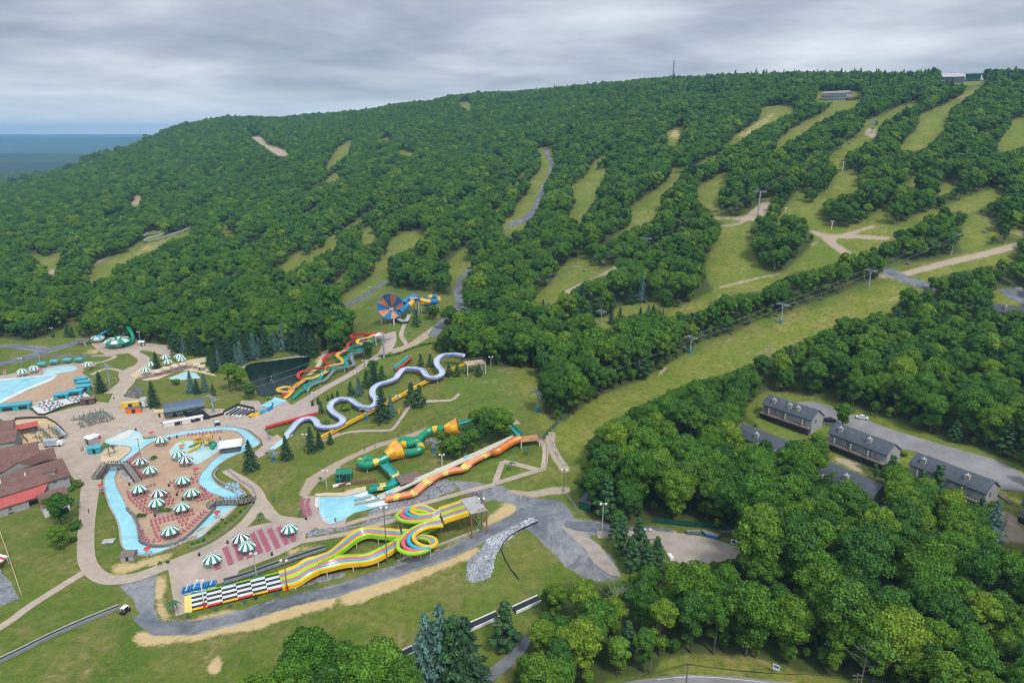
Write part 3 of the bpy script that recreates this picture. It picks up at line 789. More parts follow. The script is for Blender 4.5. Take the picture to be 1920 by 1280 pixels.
dirt = np.maximum(trail([
 (3.2, K1([(850,412),(930,435),(1000,437),(1240,443)])), (3.6, K1([(920,430),(950,460),(1000,500),(1060,540),(1150,575),(1240,610),(1300,632)])),
 (3.4, K1([(1300,630),(1380,608),(1520,570),(1700,530),(1850,490),(1900,478)])), (3, K1([(1850,415),(1960,430)])), (2.2, K1([(950,450),(1050,420),(1170,385)])),
 (3.2, K1([(380,342),(460,345),(570,350)])), (2, K1([(400,385),(470,378),(520,362)])), (1.6, K1([(850,480),(890,465)])),
 (2.0, K3([(885,240),(910,270)])), (2.5, K3([(1055,372),(1115,388)])), (1.5, K3([(1560,528),(1690,528)])), (1.5, K3([(1550,580),(1600,582)])), (1.3, K3([(920,612),(1010,612)])),
 (3.0, K3([(1515,785),(1400,850),(1300,890),(1240,930)])), (5, K3([(1250,920),(1290,960),(1200,990)])), (1.4, K3([(1220,803),(1310,798)])),
 (2.4, K4([(1640,368),(1740,335)])), (2.5, K4([(205,790),(290,780)])), (6, K4([(560,720),(500,765),(470,780)])),
 (1.6, Q4([(1540,270),(1700,200),(1900,60)])), (1.6, Q4([(1560,285),(1720,215),(1920,80)])),
 (2.2, Q3([(870,850),(930,720),(1100,620),(1300,520),(1500,430),(1700,380),(1920,300)])), (1.6, K1([(400,690),(560,650),(700,620)])),
 (2.2, Q5([(1920,640),(1850,540),(1780,420),(1800,330)])), (2.2, Q5([(1420,840),(1600,860),(1800,820),(1920,815)])),
  (1.5, Q9([(560,570),(700,530)])),
 (2.2, K5([(1740,190),(1800,130),(1920,60)])), (2, K2([(1530,255),(1700,180)])),
 ]), blob([
 K1([(510,345),(560,305),(625,252),(650,250),(635,320),(575,352)]), K2([(1120,375),(1205,385),(1165,425),(1130,410)]),
 K4([(1250,152),(1300,150),(1340,192),(1430,220),(1445,245),(1390,246),(1320,200)]), K4([(652,498),(682,442),(703,452),(698,490)]), K4([(235,830),(275,800),(270,850)]),
 K1([(1150,585),(1215,580),(1240,640),(1170,640)]), K1([(100,1110),(170,1040),(130,1100),(80,1150)]),
 Q5([(1400,160),(1560,250),(1480,260)]), K3([(840,1130),(920,1160),(960,1120),(860,1080)]), Q10([(1250,900),(1400,930),(1560,1030),(1500,1080),(1300,1000)]),
 Q10([(820,790),(960,830),(1000,900),(900,850),(830,820)]), Q10([(1770,1100),(1960,1180),(1960,1290),(1780,1290)]),
 Q3([(860,420),(1000,380),(1200,300),(1150,360),(900,440)]),
 ]))
rock = np.maximum(blob([K7([(1065,850),(1080,700),(1210,570),(1240,500),(1460,410),(1610,320),(1700,340),(1540,430),(1400,540),(1330,620),(1280,830),(1180,875),(1100,870)]),
 Q3([(880,1180),(940,1140),(1010,1120),(1150,1140),(1200,1120),(1240,1120),(1920,960),(1920,1000),(1250,1150),(900,1225)]),
 Q5([(220,1000),(400,920),(560,870),(700,800),(820,720),(920,720),(1010,800),(900,850),(600,940),(240,1050)]),
 Q5([(1500,30),(1560,15),(1400,90),(1370,80)]), Q1([(1060,740),(1150,670),(1230,700),(1160,760)])]),
 trail([(.5, Q5([(1800,320),(1790,420),(1850,540),(1920,620)])), (1.5, Q6([(1130,830),(1350,760),(1560,720)]) if False else K6([(1130,830),(1350,760),(1560,720)]))]))
runs = np.zeros(VX.shape)
for p in CLEAR[1:]:
    runs = np.maximum(runs, inside(p, bxg, byg) * okp)
runs = np.maximum(runs, inside([(960,690),(1256,680),(1900,440),(1900,520),(1300,730),(1120,800),(1080,870),(1010,790)], bxg, byg) * okp)
def blur(a, k):
    for _ in range(k):
        b_ = a.copy(); b_[1:-1] = (a[:-2] + 2 * a[1:-1] + a[2:]) / 4; a = b_
        b_ = a.copy(); b_[:, 1:-1] = (a[:, :-2] + 2 * a[:, 1:-1] + a[:, 2:]) / 4; a = b_
    return a
grit = np.maximum(blob([
 [(841,897),(900,905),(930,910),(955,915),(960,925),(1000,933),(1050,938),(1066,950),(1078,975),(1130,985),(1135,996),(1095,1000),(1112,1012),(1135,1030),(1152,1050),(1167,1078),(1150,1088),(1100,1086),(1062,1063),(1030,1030),(1000,1000),(985,990),(940,995),(900,1015),(888,1010),(950,975),(972,957),(966,946),(940,938),(905,938),(870,925)],
 K5([(640,695),(760,690),(910,640),(895,690),(885,740),(880,850),(910,920),(950,942),(1040,965),(1000,1000),(900,985),(850,965),(800,900),(760,800),(700,740)])]),
 trail([(3.6, [(298,1177),(361,1177),(426,1162),(492,1142),(558,1122),(632,1106),(706,1082),(771,1060),(837,1038),(891,1012),(935,988),(968,972),(990,957)]), (4.6, [(1060,984),(1130,990),(1200,997),(1245,1002)]),
  (5.4, Q1([(-60,318),(100,315),(300,330),(400,345),(440,335)])), (5.6, Q1([(-60,480),(0,465),(150,435),(280,395),(420,350),(560,310),(680,275)])), (5.5, K1([(1195,590),(1300,640),(1420,680),(1480,705)]))]))
gp = trail([(wd * 1.5, L) for wd, L in GAPS]); forest = forest * (1 - .9 * gp); runs = np.maximum(runs, gp * .6)
grit = blur(grit, 3); straw = blur(straw, 9); rock = blur(rock, 3); runs = blur(runs, 6); forest = blur(forest, 2); dirt = blur(dirt, 1)
farm = sstep(1850, 2600, RR)
me = bpy.data.meshes.new('ground')
nrow, ncol = VX.shape
vid = np.arange(nrow * ncol).reshape(nrow, ncol)
co = np.stack([VX, VY, VZ], -1).reshape(-1, 3)
a, b = vid[:-1], vid[1:]
nx = np.roll(vid, -1, 1)
quads = np.stack([vid[1:-1], vid[2:], nx[2:], nx[1:-1]], -1).reshape(-1, 4)
tris = np.stack([np.full(ncol, vid[0, 0]), vid[1], nx[1]], -1)
me.vertices.add(len(co)); me.vertices.foreach_set('co', co.ravel())
nl = quads.size + tris.size
me.loops.add(nl); me.loops.foreach_set('vertex_index', np.concatenate([quads.ravel()[:], tris.ravel()]).astype(np.int32))
me.polygons.add(len(quads) + len(tris))
st = np.concatenate([np.arange(len(quads)) * 4, quads.size + np.arange(len(tris)) * 3]).astype(np.int32)
me.polygons.foreach_set('loop_start', st)
me.update(calc_edges=True); me.validate()
for nm, dat in (('forest', forest), ('straw', straw), ('dirt', dirt), ('rock', rock), ('run', runs), ('grit', grit), ('distant', farm)):
    q = me.attributes.new(nm, 'FLOAT', 'POINT'); q.data.foreach_set('value', dat.ravel().astype(np.float32))
me.polygons.foreach_set('use_smooth', [True] * len(me.polygons))
ground = bpy.data.objects.new('ground', me); COL.objects.link(ground); tag(ground, kind='structure')
flip = me.polygons[5000].normal.z < 0
if flip: me.flip_normals()

gm = bpy.data.materials.new('meadow'); gm.use_nodes = True
n, l = nodes_of(gm); bs = n['Principled BSDF']; bs.inputs['Roughness'].default_value = 0.95; bs.inputs['Specular IOR Level'].default_value = 0.1
tcg = n.new('ShaderNodeTexCoord')
def NO(scale, detail=5, rough=.6, dist=0.0, sx=1, sy=1, rot=0):
    mp = n.new('ShaderNodeMapping'); mp.inputs['Scale'].default_value = (sx, sy, 1); mp.inputs['Rotation'].default_value = (0, 0, rot); l.new(tcg.outputs['Object'], mp.inputs[0])
    q = n.new('ShaderNodeTexNoise'); q.inputs['Scale'].default_value = scale; q.inputs['Detail'].default_value = detail; q.inputs['Roughness'].default_value = rough; q.inputs['Distortion'].default_value = dist
    l.new(mp.outputs[0], q.inputs['Vector']); return q.outputs[0]
def RA(src, p0, p1, c0, c1):
    q = n.new('ShaderNodeValToRGB'); e0, e1 = q.color_ramp.elements; e0.position, e1.position = p0, p1; e0.color, e1.color = (*c0, 1), (*c1, 1); l.new(src, q.inputs[0]); return q.outputs[0]
def MX(f, a, b):
    q = n.new('ShaderNodeMix'); q.data_type = 'RGBA'
    for i, v in ((0, f), (6, a), (7, b)):
        if isinstance(v, (int, float)): q.inputs[i].default_value = v
        elif isinstance(v, tuple): q.inputs[i].default_value = (*v, 1)
        else: l.new(v, q.inputs[i])
    return q.outputs[2]
def MA(op, a, b=0.0, c=0.0):
    q = n.new('ShaderNodeMath'); q.operation = op
    for i, v in enumerate((a, b, c)):
        if isinstance(v, (int, float)): q.inputs[i].default_value = v
        else: l.new(v, q.inputs[i])
    return q.outputs[0]
def AT(nm):
    q = n.new('ShaderNodeAttribute'); q.attribute_name = nm; return q.outputs['Fac']
def mask(attr, noise, w=.9, soft=.12):
    """attribute broken up by noise at its edge"""
    s = MA('ADD', attr, MA('MULTIPLY', MA('SUBTRACT', noise, .5), w))
    return MA('MINIMUM', MA('MAXIMUM', MA('DIVIDE', MA('SUBTRACT', s, .5 - soft), 2 * soft), 0.0), 1.0)
big, mid_, fine, tiny = NO(.012, 6, .62, .6), NO(.06, 6, .65, .4), NO(.45, 5, .7), NO(2.2, 3, .7)
mown = NO(.035, 3, .5, .2, 1, .12, R(-38))
grass = MX(RA(big, .38, .62, (0, 0, 0), (1, 1, 1)), (0.058,0.120,0.010), (0.150,0.175,0.028))
grass = MX(RA(mid_, .40, .66, (0, 0, 0), (1, 1, 1)), grass, (0.190,0.175,0.048))
grass = MX(RA(mown, .52, .68, (0, 0, 0), (.75, .75, .75)), grass, (0.095,0.168,0.022))
rung = MX(RA(mid_, .35, .70, (0, 0, 0), (1, 1, 1)), (0.140,0.185,0.020), (0.270,0.250,0.060))
rung = MX(RA(big, .50, .66, (0, 0, 0), (.8, .8, .8)), rung, (0.125,0.180,0.020))
grass = MX(AT('run'), grass, rung)
bare = RA(MA('ADD', MA('MULTIPLY', mid_, .5), MA('MULTIPLY', fine, .5)), .575, .66, (0, 0, 0), (1, 1, 1))
grass = MX(MA('MULTIPLY', bare, .7), grass, (0.28,0.235,0.145))
grass = MX(RA(fine, .34, .58, (.75, .75, .75), (0, 0, 0)), grass, (0.060,0.100,0.014))
grass = MX(RA(tiny, .52, .72, (0, 0, 0), (.55, .55, .55)), grass, (0.24,0.235,0.085))
grass = MX(RA(NO(.16, 5, .7, .8), .56, .66, (0, 0, 0), (.6, .6, .6)), grass, (0.20,0.165,0.070))
strawc = MX(fine, (0.38,0.275,0.125), (0.60,0.46,0.25))
edgen = NO(.20, 7, .78, .5)
c = MX(mask(AT('straw'), edgen, 1.5, .14), grass, strawc)
dirtc = MX(fine, (0.30,0.23,0.165), (0.45,0.37,0.28))
c = MX(mask(AT('dirt'), edgen, .85, .2), c, dirtc)
gritc = MX(RA(mid_, .42, .58, (0, 0, 0), (1, 1, 1)), (0.105,0.115,0.135), (0.255,0.26,0.275)); gritc = MX(RA(NO(.11, 6, .75, 1.2, 1, .35, R(25)), .50, .66, (0, 0, 0), (.8, .8, .8)), gritc, (0.36,0.33,0.30)); gritc = MX(RA(fine, .3, .6, (.5, .5, .5), (0, 0, 0)), gritc, (0.09,0.095,0.11))
c = MX(mask(AT('grit'), edgen, .9, .16), c, gritc)
vr = n.new('ShaderNodeTexVoronoi'); vr.inputs['Scale'].default_value = 1.1; l.new(tcg.outputs['Object'], vr.inputs['Vector'])
rockc = MX(vr.outputs['Distance'], (0.36,0.36,0.37), (0.10,0.10,0.11))
c = MX(mask(AT('rock'), fine, .9, .12), c, rockc)
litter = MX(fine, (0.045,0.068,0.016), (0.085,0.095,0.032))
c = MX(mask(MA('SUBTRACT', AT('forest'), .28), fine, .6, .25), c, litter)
canopy = MX(RA(NO(.0022, 9, .75), .38, .62, (0, 0, 0), (1, 1, 1)), (0.010,0.026,0.010), (0.034,0.062,0.018))
c = MX(AT('distant'), c, canopy)
l.new(c, bs.inputs['Base Color'])
bp = n.new('ShaderNodeBump'); bp.inputs['Distance'].default_value = .5; bp.inputs['Strength'].default_value = .55
l.new(MA('ADD', fine, MA('MULTIPLY', tiny, .5)), bp.inputs['Height']); l.new(bp.outputs[0], bs.inputs['Normal'])
me.materials.append(gm)

# ------------------------------------------------------------------ laid surfaces
M_PAVE = mat('paving', (0.43,0.345,0.27), .85, .16, .25, coord='Object', det=8)
M_PAVE2 = mat('pink_paving', (0.42,0.335,0.29), .85, .14, .3, det=8)
M_DECK = mat('tan_deck', (0.43,0.30,0.20), .85, .14, .4, det=8)
M_PATH = mat('path_concrete', (0.41,0.335,0.265), .85, .15, .4, det=8)
M_ASPH = mat('gravel_road', (0.18,0.185,0.20), .95, .35, .22, col2=(0.10,0.11,0.13), det=9)
M_LOT = mat('parking_asphalt', (0.245,0.235,0.235), .9, .2, .2, det=9)
M_GRAV = mat('lot_gravel', (0.36,0.31,0.265), .95, .2, .3, det=9)
M_SAND = mat('sand', (0.58,0.46,0.31), .95, .12, .6)
M_SLATE = mat('slate_gravel', (0.24,0.245,0.26), .95, .45, 1.6, det=6)
M_DARKSTONE = mat('dark_kerb', (0.16,0.15,0.145), .9, .3, 1.0)
M_STONE = mat('kerb_stone', (0.36,0.33,0.30), .85, .25, 1.0)
def water_mat(name, col, col2, rough=.08, sc=.25, bumpd=.03):
    m = mat(name, col, rough, .1, sc, .5, col2=col2, det=6)
    n, l = nodes_of(m); b = n['Principled BSDF']; b.inputs['Specular IOR Level'].default_value = .22 if 'pond' in name else .5; t = n.new('ShaderNodeTexCoord'); q = n.new('ShaderNodeTexNoise'); q.inputs['Scale'].default_value = 1.6; q.inputs['Detail'].default_value = 3
    bp = n.new('ShaderNodeBump'); bp.inputs['Distance'].default_value = bumpd; l.new(t.outputs['Object'], q.inputs[0]); l.new(q.outputs[0], bp.inputs['Height']); l.new(bp.outputs[0], b.inputs['Normal'])
    return m
M_WATER = water_mat('pool_water', (0.34,0.64,0.69), (0.22,0.52,0.61))
M_WPALE = water_mat('shallow_water', (0.46,0.64,0.63), (0.38,0.58,0.60))
M_WHITEP = mat('white_pool_floor', (0.62,0.64,0.60), .5, .08, .2)
M_POND = water_mat('pond_water', (0.010,0.024,0.016), (0.006,0.016,0.011), .10, .1, .05)
M_FOAM = mat('foam', (0.85,0.92,0.93), .6, .1, 1.0)
def inset_grid(w, step):
    xs = [p[0] for p in w]; ys = [p[1] for p in w]
    X, Y = np.meshgrid(np.arange(min(xs), max(xs), step), np.arange(min(ys), max(ys), step))
    m = inside(w, X, Y); return np.stack([X[m], Y[m]], 1)
def sheet(name, L, m, off, step=6, label=None, z=None, pxstep=14, kind='structure', cat=None, thick=0.0):
    """A flat sheet laid on the ground inside a photographed outline; z = fixed level (water)."""
    w = wpoly(L, pxstep) if z is None else [tuple(at_level(x, y, z)[:2]) for x, y in subdivide(L, pxstep)]
    w = dedupe(w)
    g = inset_grid(w, step) if z is None else np.zeros((0, 2))
    V = [Vector(p) for p in w] + [Vector(p) for p in g]
    res = delaunay_2d_cdt(V, [], [list(range(len(w)))], 1, 1e-4)
    vs = [(v.x, v.y, (gz(v.x, v.y) + off) if z is None else z) for v in res[0]]
    fs = [tuple(f) for f in res[2]]
    mb = MB(); mb.add(vs, fs)
    if thick:
        o = len(mb.v); wz = [(x, y, (gz(x, y) + off) if z is None else z) for x, y in w]
        k = len(w); mb.add(wz + [(x, y, q - thick) for x, y, q in wz], [(i, (i + 1) % k, k + (i + 1) % k, k + i) for i in range(k)])
    me_ = new_mesh(name, mb.v, mb.f, [m]); o = bpy.data.objects.new(name, me_); COL.objects.link(o)
    tag(o, label, cat, kind=kind); return o
def dedupe(w):
    out = []
    for p in w:
        if not out or math.hypot(p[0] - out[-1][0], p[1] - out[-1][1]) > .12: out.append(p)
    if math.hypot(out[0][0] - out[-1][0], out[0][1] - out[-1][1]) < .12: out.pop()
    return out
def at_level(px, py, z):
    v = (py - 640) / F; Y = (z - CAMH) / slope_of(py)
    return Vector(((px - 960) / F / (CP - v * SP) * Y, Y, z))
def ribbon(name, L, width, m, off, n=4, label=None, kind='structure', cat=None, thick=.0):
    P = [Vector(at(x, y)) for x, y in smooth_px(L, n)]
    W_ = width if isinstance(width, (list, tuple)) else [width] * len(P)
    if len(W_) != len(P):
        W_ = [np.interp(i / (len(P) - 1), np.linspace(0, 1, len(W_)), W_) for i in range(len(P))]
    vs, fs = [], []
    K = 5
    for i, p in enumerate(P):
        t = P[min(i + 1, len(P) - 1)] - P[max(i - 1, 0)]; s = Vector((t.y, -t.x, 0)).normalized()
        for j in range(K):
            q = p + s * (j / (K - 1) - .5) * W_[i]; vs.append((q.x, q.y, gz(q.x, q.y) + off))
    for i in range(len(P) - 1):
        for j in range(K - 1):
            a = i * K + j; fs.append((a, a + K, a + K + 1, a + 1))
    me_ = new_mesh(name, vs, fs, [m]); o = bpy.data.objects.new(name, me_); COL.objects.link(o)
    tag(o, label, cat, kind=kind); return o
def wall_line(mb, L, h, t, off=0.0, mi=0, n=3, closed=False, zf=None, curve=True):
    """A low wall or kerb standing on the ground along a photographed line."""
    P = [at(x, y) for x, y in (smooth_px(L, n, closed) if curve else subdivide(L, 14, closed))]
    if closed: P.append(P[0])
    prof = [(-t / 2, -0.4), (-t / 2, h), (t / 2, h), (t / 2, -0.4)]
    mb.sweep([(p.x, p.y, gz(p.x, p.y) + off) for p in P], prof, mi)
    return mb
# ------------------------------------------------------------------ paving, paths, roads
sheet('plaza', Q1([(-60,760),(0,800),(60,800),(230,830),(380,905),(820,790),(930,800),(960,740),(1010,640),(1080,560),(1180,560),(1130,640),(1060,745),(1190,770),(1290,830),(1400,900),(1500,880),(1740,850),(1920,850),(1960,880),(1960,1010),(1700,1030),(1450,1080),(1250,1100),(1160,1060),(1110,1035),(890,1130),(870,1190),(980,1320),(900,1380),(860,1440),(640,1460),(500,1300),(300,1180),(180,1040),(-60,900)]), M_PAVE, .07)
sheet('plaza', Q1([(-60,820),(0,790),(120,740),(260,690),(380,620),(500,560),(640,500),(700,470),(820,450),(820,480),(700,540),(780,600),(800,660),(720,720),(240,830),(0,860),(-60,860)]), M_DECK, .055)
sheet('plaza', Q1([(-60,580),(30,560),(130,545),(240,530),(340,500),(420,480),(700,450),(790,445),(820,470),(700,530),(600,560),(440,600),(-60,620)]), M_PAVE2, .045)
sheet('plaza', Q1([(780,290),(830,255),(900,265),(1100,240),(1260,290),(1480,310),(1510,380),(1400,395),(1300,362),(1210,350),(1170,390),(1100,378),(900,388),(830,345)]), M_PAVE, .05)
sheet('plaza', Q3([(-20,150),(60,200),(180,190),(440,130),(400,100),(310,100),(330,50),(480,50),(520,110),(700,40),(760,90),(980,60),(1000,150),(800,210),(560,280),(520,300),(600,360),(640,340),(680,370),(560,500),(480,540),(440,500),(520,430),(500,380),(400,300),(280,270),(0,280),(-20,290)]), M_PAVE2, .065)
sheet('plaza', K6([(100,600),(250,560),(400,500),(560,410),(720,320),(850,290),(1000,262),(1130,262),(1300,262),(1340,310),(1250,370),(1236,440),(1000,560),(680,680),(640,760),(520,790),(420,830),(210,890),(208,1050),(168,1068),(145,900),(120,690)]), M_PAVE2, .08)
sheet('plaza', Q3([(848,900),(870,868),(975,868),(1000,1000),(1100,1112),(1240,1055),(1215,1110),(1190,1132),(1000,1152),(900,1112),(880,1060),(850,960)]), M_PAVE2, .10)
ribbon('path', K5([(560,-20),(540,60),(520,150),(508,240),(500,330),(492,430),(490,520),(500,590),(540,650),(620,690),(760,680),(900,632),(1050,572),(1200,510),(1300,450),(1400,370),(1470,280),(1490,240),(1460,180),(1400,130),(1330,90),(1290,65)]), [9,6,4.6,4.6,4.4,4.4,4.2,4,4,3.8,3.4], M_PATH, .085)
ribbon('path', K5([(1480,230),(1520,280),(1560,330),(1620,350),(1760,362)]), 4.2, M_PATH, .095)
ribbon('path', K5([(480,648),(380,710),(300,760),(160,850),(60,925),(-60,1000)]), 2.6, M_PATH, .09)
ribbon('path', [(632,988),(700,968),(760,953),(830,934),(880,920),(928,908)], 2.2, M_PATH, .09)
for L in ([(928,908),(935,886),(943,865)], [(943,865),(975,872),(1012,882)], [(930,906),(975,892),(1018,879)], [(1018,882),(1022,860),(1021,836),(1003,818)]): ribbon('path', L, 2.1, M_PATH, .11)
ribbon('path', [(556,1016),(640,1002),(700,986),(748,972)], 2.4, M_PATH, .06)
ribbon('path', Q1([(1150,372),(1230,420),(1210,470),(1130,510),(1075,550),(1095,600),(1060,650),(970,720)]), [5,6,6,6.5,7,8,9], M_PAVE, .06)
ribbon('path', Q1([(1090,560),(1010,520),(900,510),(780,560)]), 2.6, M_PAVE, .055)
ribbon('path', Q1([(780,400),(900,395),(980,400),(960,420),(880,450),(790,462)]), 2.6, M_PATH, .05)
ribbon('path', Q4([(1500,110),(1505,200),(1450,285),(1300,380),(1150,480),(1000,560),(850,650),(700,745),(560,800),(430,840)]), [8,7.5,6,5.6,5.5,5.5,6,7,9,12], M_PAVE2, .075)
ribbon('path', Q4([(1460,290),(1560,250),(1640,230),(1650,200),(1610,130),(1640,30)]), 2.3, M_PATH, .08)
ribbon('path', Q4([(1920,690),(1790,698),(1690,735),(1610,840),(1540,930),(1480,945),(1200,955),(1050,992)]), 1.7, M_PAVE2, .07)
ribbon('path', Q5([(1010,-10),(950,42),(850,52),(690,62)]), 1.7, M_PAVE2, .07)
ribbon('path', Q4([(930,130),(985,160),(985,210),(955,290),(900,390),(820,470)]), 3.2, M_SAND, .05)
sheet('sand_patch', Q4([(560,240),(690,215),(700,235),(560,265),(380,290),(370,275)]), M_SAND, .05)
sheet('gravel_yard', Q9([(200,560),(260,610),(300,680),(380,740),(440,750),(400,680),(330,590),(240,530),(130,490)]), M_GRAV, .062, step=4)
ribbon('gravel_road', [(1060,984),(1130,990),(1200,997),(1245,1002)], 4.5, M_ASPH, .058)
ribbon('gravel_road', [(1120,1002),(1180,1002),(1240,1004)], 3.4, M_GRAV, .075)
sheet('gravel_lot', Q9([(570,505),(620,520),(700,528),(800,540),(900,560),(1000,592),(1060,612),(1050,650),(900,680),(760,700),(690,660),(640,590)]), M_GRAV, .07, step=4)
ribbon('gravel_road', [(262,1150),(298,1177),(361,1177),(426,1162),(492,1142),(558,1122),(632,1106),(706,1082),(771,1060),(837,1038),(891,1012),(935,988),(968,972),(990,957)], [4.5,3.6,3.0,3.0,3.0,3,3.2,3.6,5], M_ASPH, .045)
sheet('gravel_lot', K5([(-90,560),(0,640),(60,700),(110,800),(0,842),(-100,860)]), M_SLATE, .05)
ribbon('gravel_road', Q1([(-60,318),(100,315),(300,330),(400,345),(440,335)]), 5, M_ASPH, .04)
ribbon('gravel_road', Q1([(-60,480),(0,465),(150,435),(280,395),(420,350),(560,310),(680,275)]), [6,6,6,5,4.5], M_ASPH, .05)
ribbon('gravel_road', Q1([(200,440),(400,400),(600,400),(800,385)]), 3.5, M_ASPH, .035)
ribbon('asphalt_road', K3([(60,985),(120,990),(180,970),(260,920),(330,868)]), [10,12,9,6,5], M_ASPH, .05)
ribbon('asphalt_road', K3([(748,812),(705,865),(688,920),(696,975),(680,1030),(610,1080),(560,1150)]), 5, M_ASPH, .05)
ribbon('asphalt_road', K3([(940,592),(1000,575),(1045,550),(1080,500),(1108,430),(1118,398)]), [14,16,12,7,6,5], M_ASPH, .06)
ribbon('asphalt_road', K3([(1118,398),(1160,300),(1140,250),(1130,208)]), 5, M_ASPH, .05)
ribbon('asphalt_road', K1([(1195,590),(1300,640),(1420,680),(1480,705)]), 4.2, M_ASPH, .06)
sheet('parking_road', Q10([(590,475),(700,472),(800,502),(950,555),(1100,618),(1300,680),(1500,738),(1750,808),(1980,920),(1980,1010),(1830,985),(1760,975),(1600,880),(1400,800),(1280,760),(1180,740),(1050,690),(900,640),(760,600),(720,530),(640,500)]), M_LOT, .07, step=4)
sheet('asphalt_road', K1([(1790,700),(1900,690),(1980,700),(1980,800),(1900,770),(1840,740)]), M_ASPH, .07)
sheet('main_road', Q9([(250,1300),(400,1280),(600,1254),(760,1236),(1000,1246),(1300,1278),(1600,1340),(1600,1460),(250,1460)]), M_LOT, .07)
M_WLINE = mat('road_paint', (0.75,0.75,0.72), .7)
ribbon('lane_marking', Q9([(620,1262),(760,1250),(900,1252),(1100,1270),(1250,1290)]), .15, M_WLINE, .075)
ribbon('gravel_road', [(880,1300),(915,1270),(950,1242),(975,1215),(985,1190)], 3.2, M_ASPH, .05)

# ------------------------------------------------------------------ pools, river, pond
RIV_OUT = [(195,827),(217,816),(243,806),(258,809),(266,815),(270,823),(290,821),(317,815),(350,808),(380,804),(402,801),(424,800),(445,802),(461,807),(474,816),(487,828),(485,834),(470,842),(456,848),(440,854),(424,862),(408,874),(398,886),(398,896),(407,908),(425,918),(441,925),(448,934),(444,950),(432,962),(418,974),(404,984),(390,996),(377,1007),(361,1012),(345,1016),(328,1024),(310,1032),(285,1040),(259,1041),(240,1035),(228,1022),(225,1000),(221,980),(214,965),(205,948),(197,922),(195,902),(203,880),(219,868),(236,855),(246,844),(242,838),(225,836),(208,834)]
RIV_IN = [(232,868),(247,857),(262,846),(274,836),(290,828),(317,821),(350,815),(380,812),(412,808),(436,808),(452,815),(459,825),(455,834),(440,841),(430,846),(415,853),(400,863),(386,878),(375,892),(373,905),(380,917),(400,926),(416,932),(420,940),(410,948),(394,960),(378,980),(361,997),(342,1008),(318,1018),(295,1024),(272,1020),(260,1010),(257,990),(250,973),(241,956),(232,937),(218,910),(216,893),(224,878)]
def ring_sheet(name, outer, inner, m, off, step=4):
    wo_, wi_ = dedupe(wpoly(smooth_px(outer, 3, True), 30)), dedupe(wpoly(smooth_px(inner, 3, True), 30))
    # river winds between two banks: keep grid points between them
    g = inset_grid(wo_, step); g = g[~inside(wi_, g[:, 0], g[:, 1])]
    V = [Vector(p) for p in wo_] + [Vector(p) for p in wi_] + [Vector(p) for p in g]
    k1, k2 = len(wo_), len(wi_)
    E = [(i, (i + 1) % k1) for i in range(k1)] + [(k1 + i, k1 + (i + 1) % k2) for i in range(k2)]
    res = delaunay_2d_cdt(V, E, [], 1, 1e-4)
    fs = []
    for f in res[2]:
        c = sum((res[0][i] for i in f), Vector((0, 0))) / len(f)
        if inside(wo_, [c.x], [c.y])[0] and not inside(wi_, [c.x], [c.y])[0]: fs.append(tuple(f))
    vs = [(v.x, v.y, gz(v.x, v.y) + off) for v in res[0]]
    o = bpy.data.objects.new(name, new_mesh(name, vs, fs, [m])); COL.objects.link(o); tag(o, kind='structure'); return o
sheet('deck_island', smooth_px([(x, y) for x, y in RIV_IN], 2, True), M_DECK, .10)
ring_sheet('lazy_river_water', RIV_OUT, RIV_IN, M_WATER, .12)
sheet('beach_pool', Q2([(900,405),(1000,350),(1110,300),(1190,330),(1228,368),(1235,400),(1210,430),(1130,442),(990,442)]), M_WPALE, .15)
sheet('beach_pool_floor', Q2([(905,402),(1000,352),(1110,302),(1150,315),(1090,370),(1000,400)]), M_WHITEP, .17)
sheet('sand_island', Q2([(905,448),(990,440),(1110,444),(1132,470),(1080,530),(1005,588),(900,590),(860,560),(870,500)]), M_SAND, .16)
sheet('splash_pad', Q2([(1452,480),(1500,430),(1545,400),(1700,392),(1860,402),(1925,455),(1700,596),(1560,582),(1480,545),(1455,510)]), M_WPALE, .14)
sheet('wave_pool', Q1([(-400,612),(0,604),(200,584),(440,562),(495,560),(450,600),(380,632),(290,665),(200,705),(120,745),(0,800),(-400,1000)]), M_WATER, .09)
for L in (Q1([(-400,607),(0,599),(440,556),(497,560),(440,568),(200,590),(0,612),(-400,622)]), Q1([(497,558),(455,602),(385,634),(295,668),(205,708),(125,748),(0,806),(-400,1006),(-400,985),(0,780),(105,730),(195,688),(285,650),(375,615),(435,588)])):
    sheet('pool_rim', L, M_WHITEP, .115)
sheet('wading_pool', smooth_px(Q1([(360,556),(380,528),(440,502),(530,488),(630,487),(662,505),(630,527),(540,542),(440,560)]), 3, True), M_WPALE, .10)
sheet('slide_pool', Q4([(398,738),(528,660),(632,690),(500,752)]), M_WATER, .13)
sheet('main_pool', Q3([(1000,872),(1100,876),(1218,872),(1400,828),(1420,820),(1460,862),(1570,920),(1595,942),(1500,962),(1400,990),(1300,1012),(1235,1055),(1150,1100),(1092,1112),(1040,1075),(1010,1030),(998,950)]), M_WATER, .13)
sheet('pool_apron', Q3([(968,880),(1000,872),(1000,960),(975,968),(962,950)]), M_WHITEP, .14)
sheet('pool_apron', Q3([(1000,1032),(1030,1040),(1092,1102),(1085,1112),(1040,1082)]), M_WHITEP, .145)
sheet('pool_ledge', Q3([(960,850),(1060,840),(1210,838),(1330,800),(1400,784),(1402,826),(1215,870),(1100,872),(970,868)]), M_SAND, .15)
sheet('slide_pool', Q4([(600,1008),(645,960),(690,985),(640,1010),(600,1060),(520,1115),(478,1105)]), M_WPALE, .13)
sheet('pond', POND, M_POND, .10, z=PZ_)
ribbon('pond_shore', Q4([(250,408),(300,395),(430,362),(560,338),(700,318),(820,312)]), 2.2, M_STONE, .14)
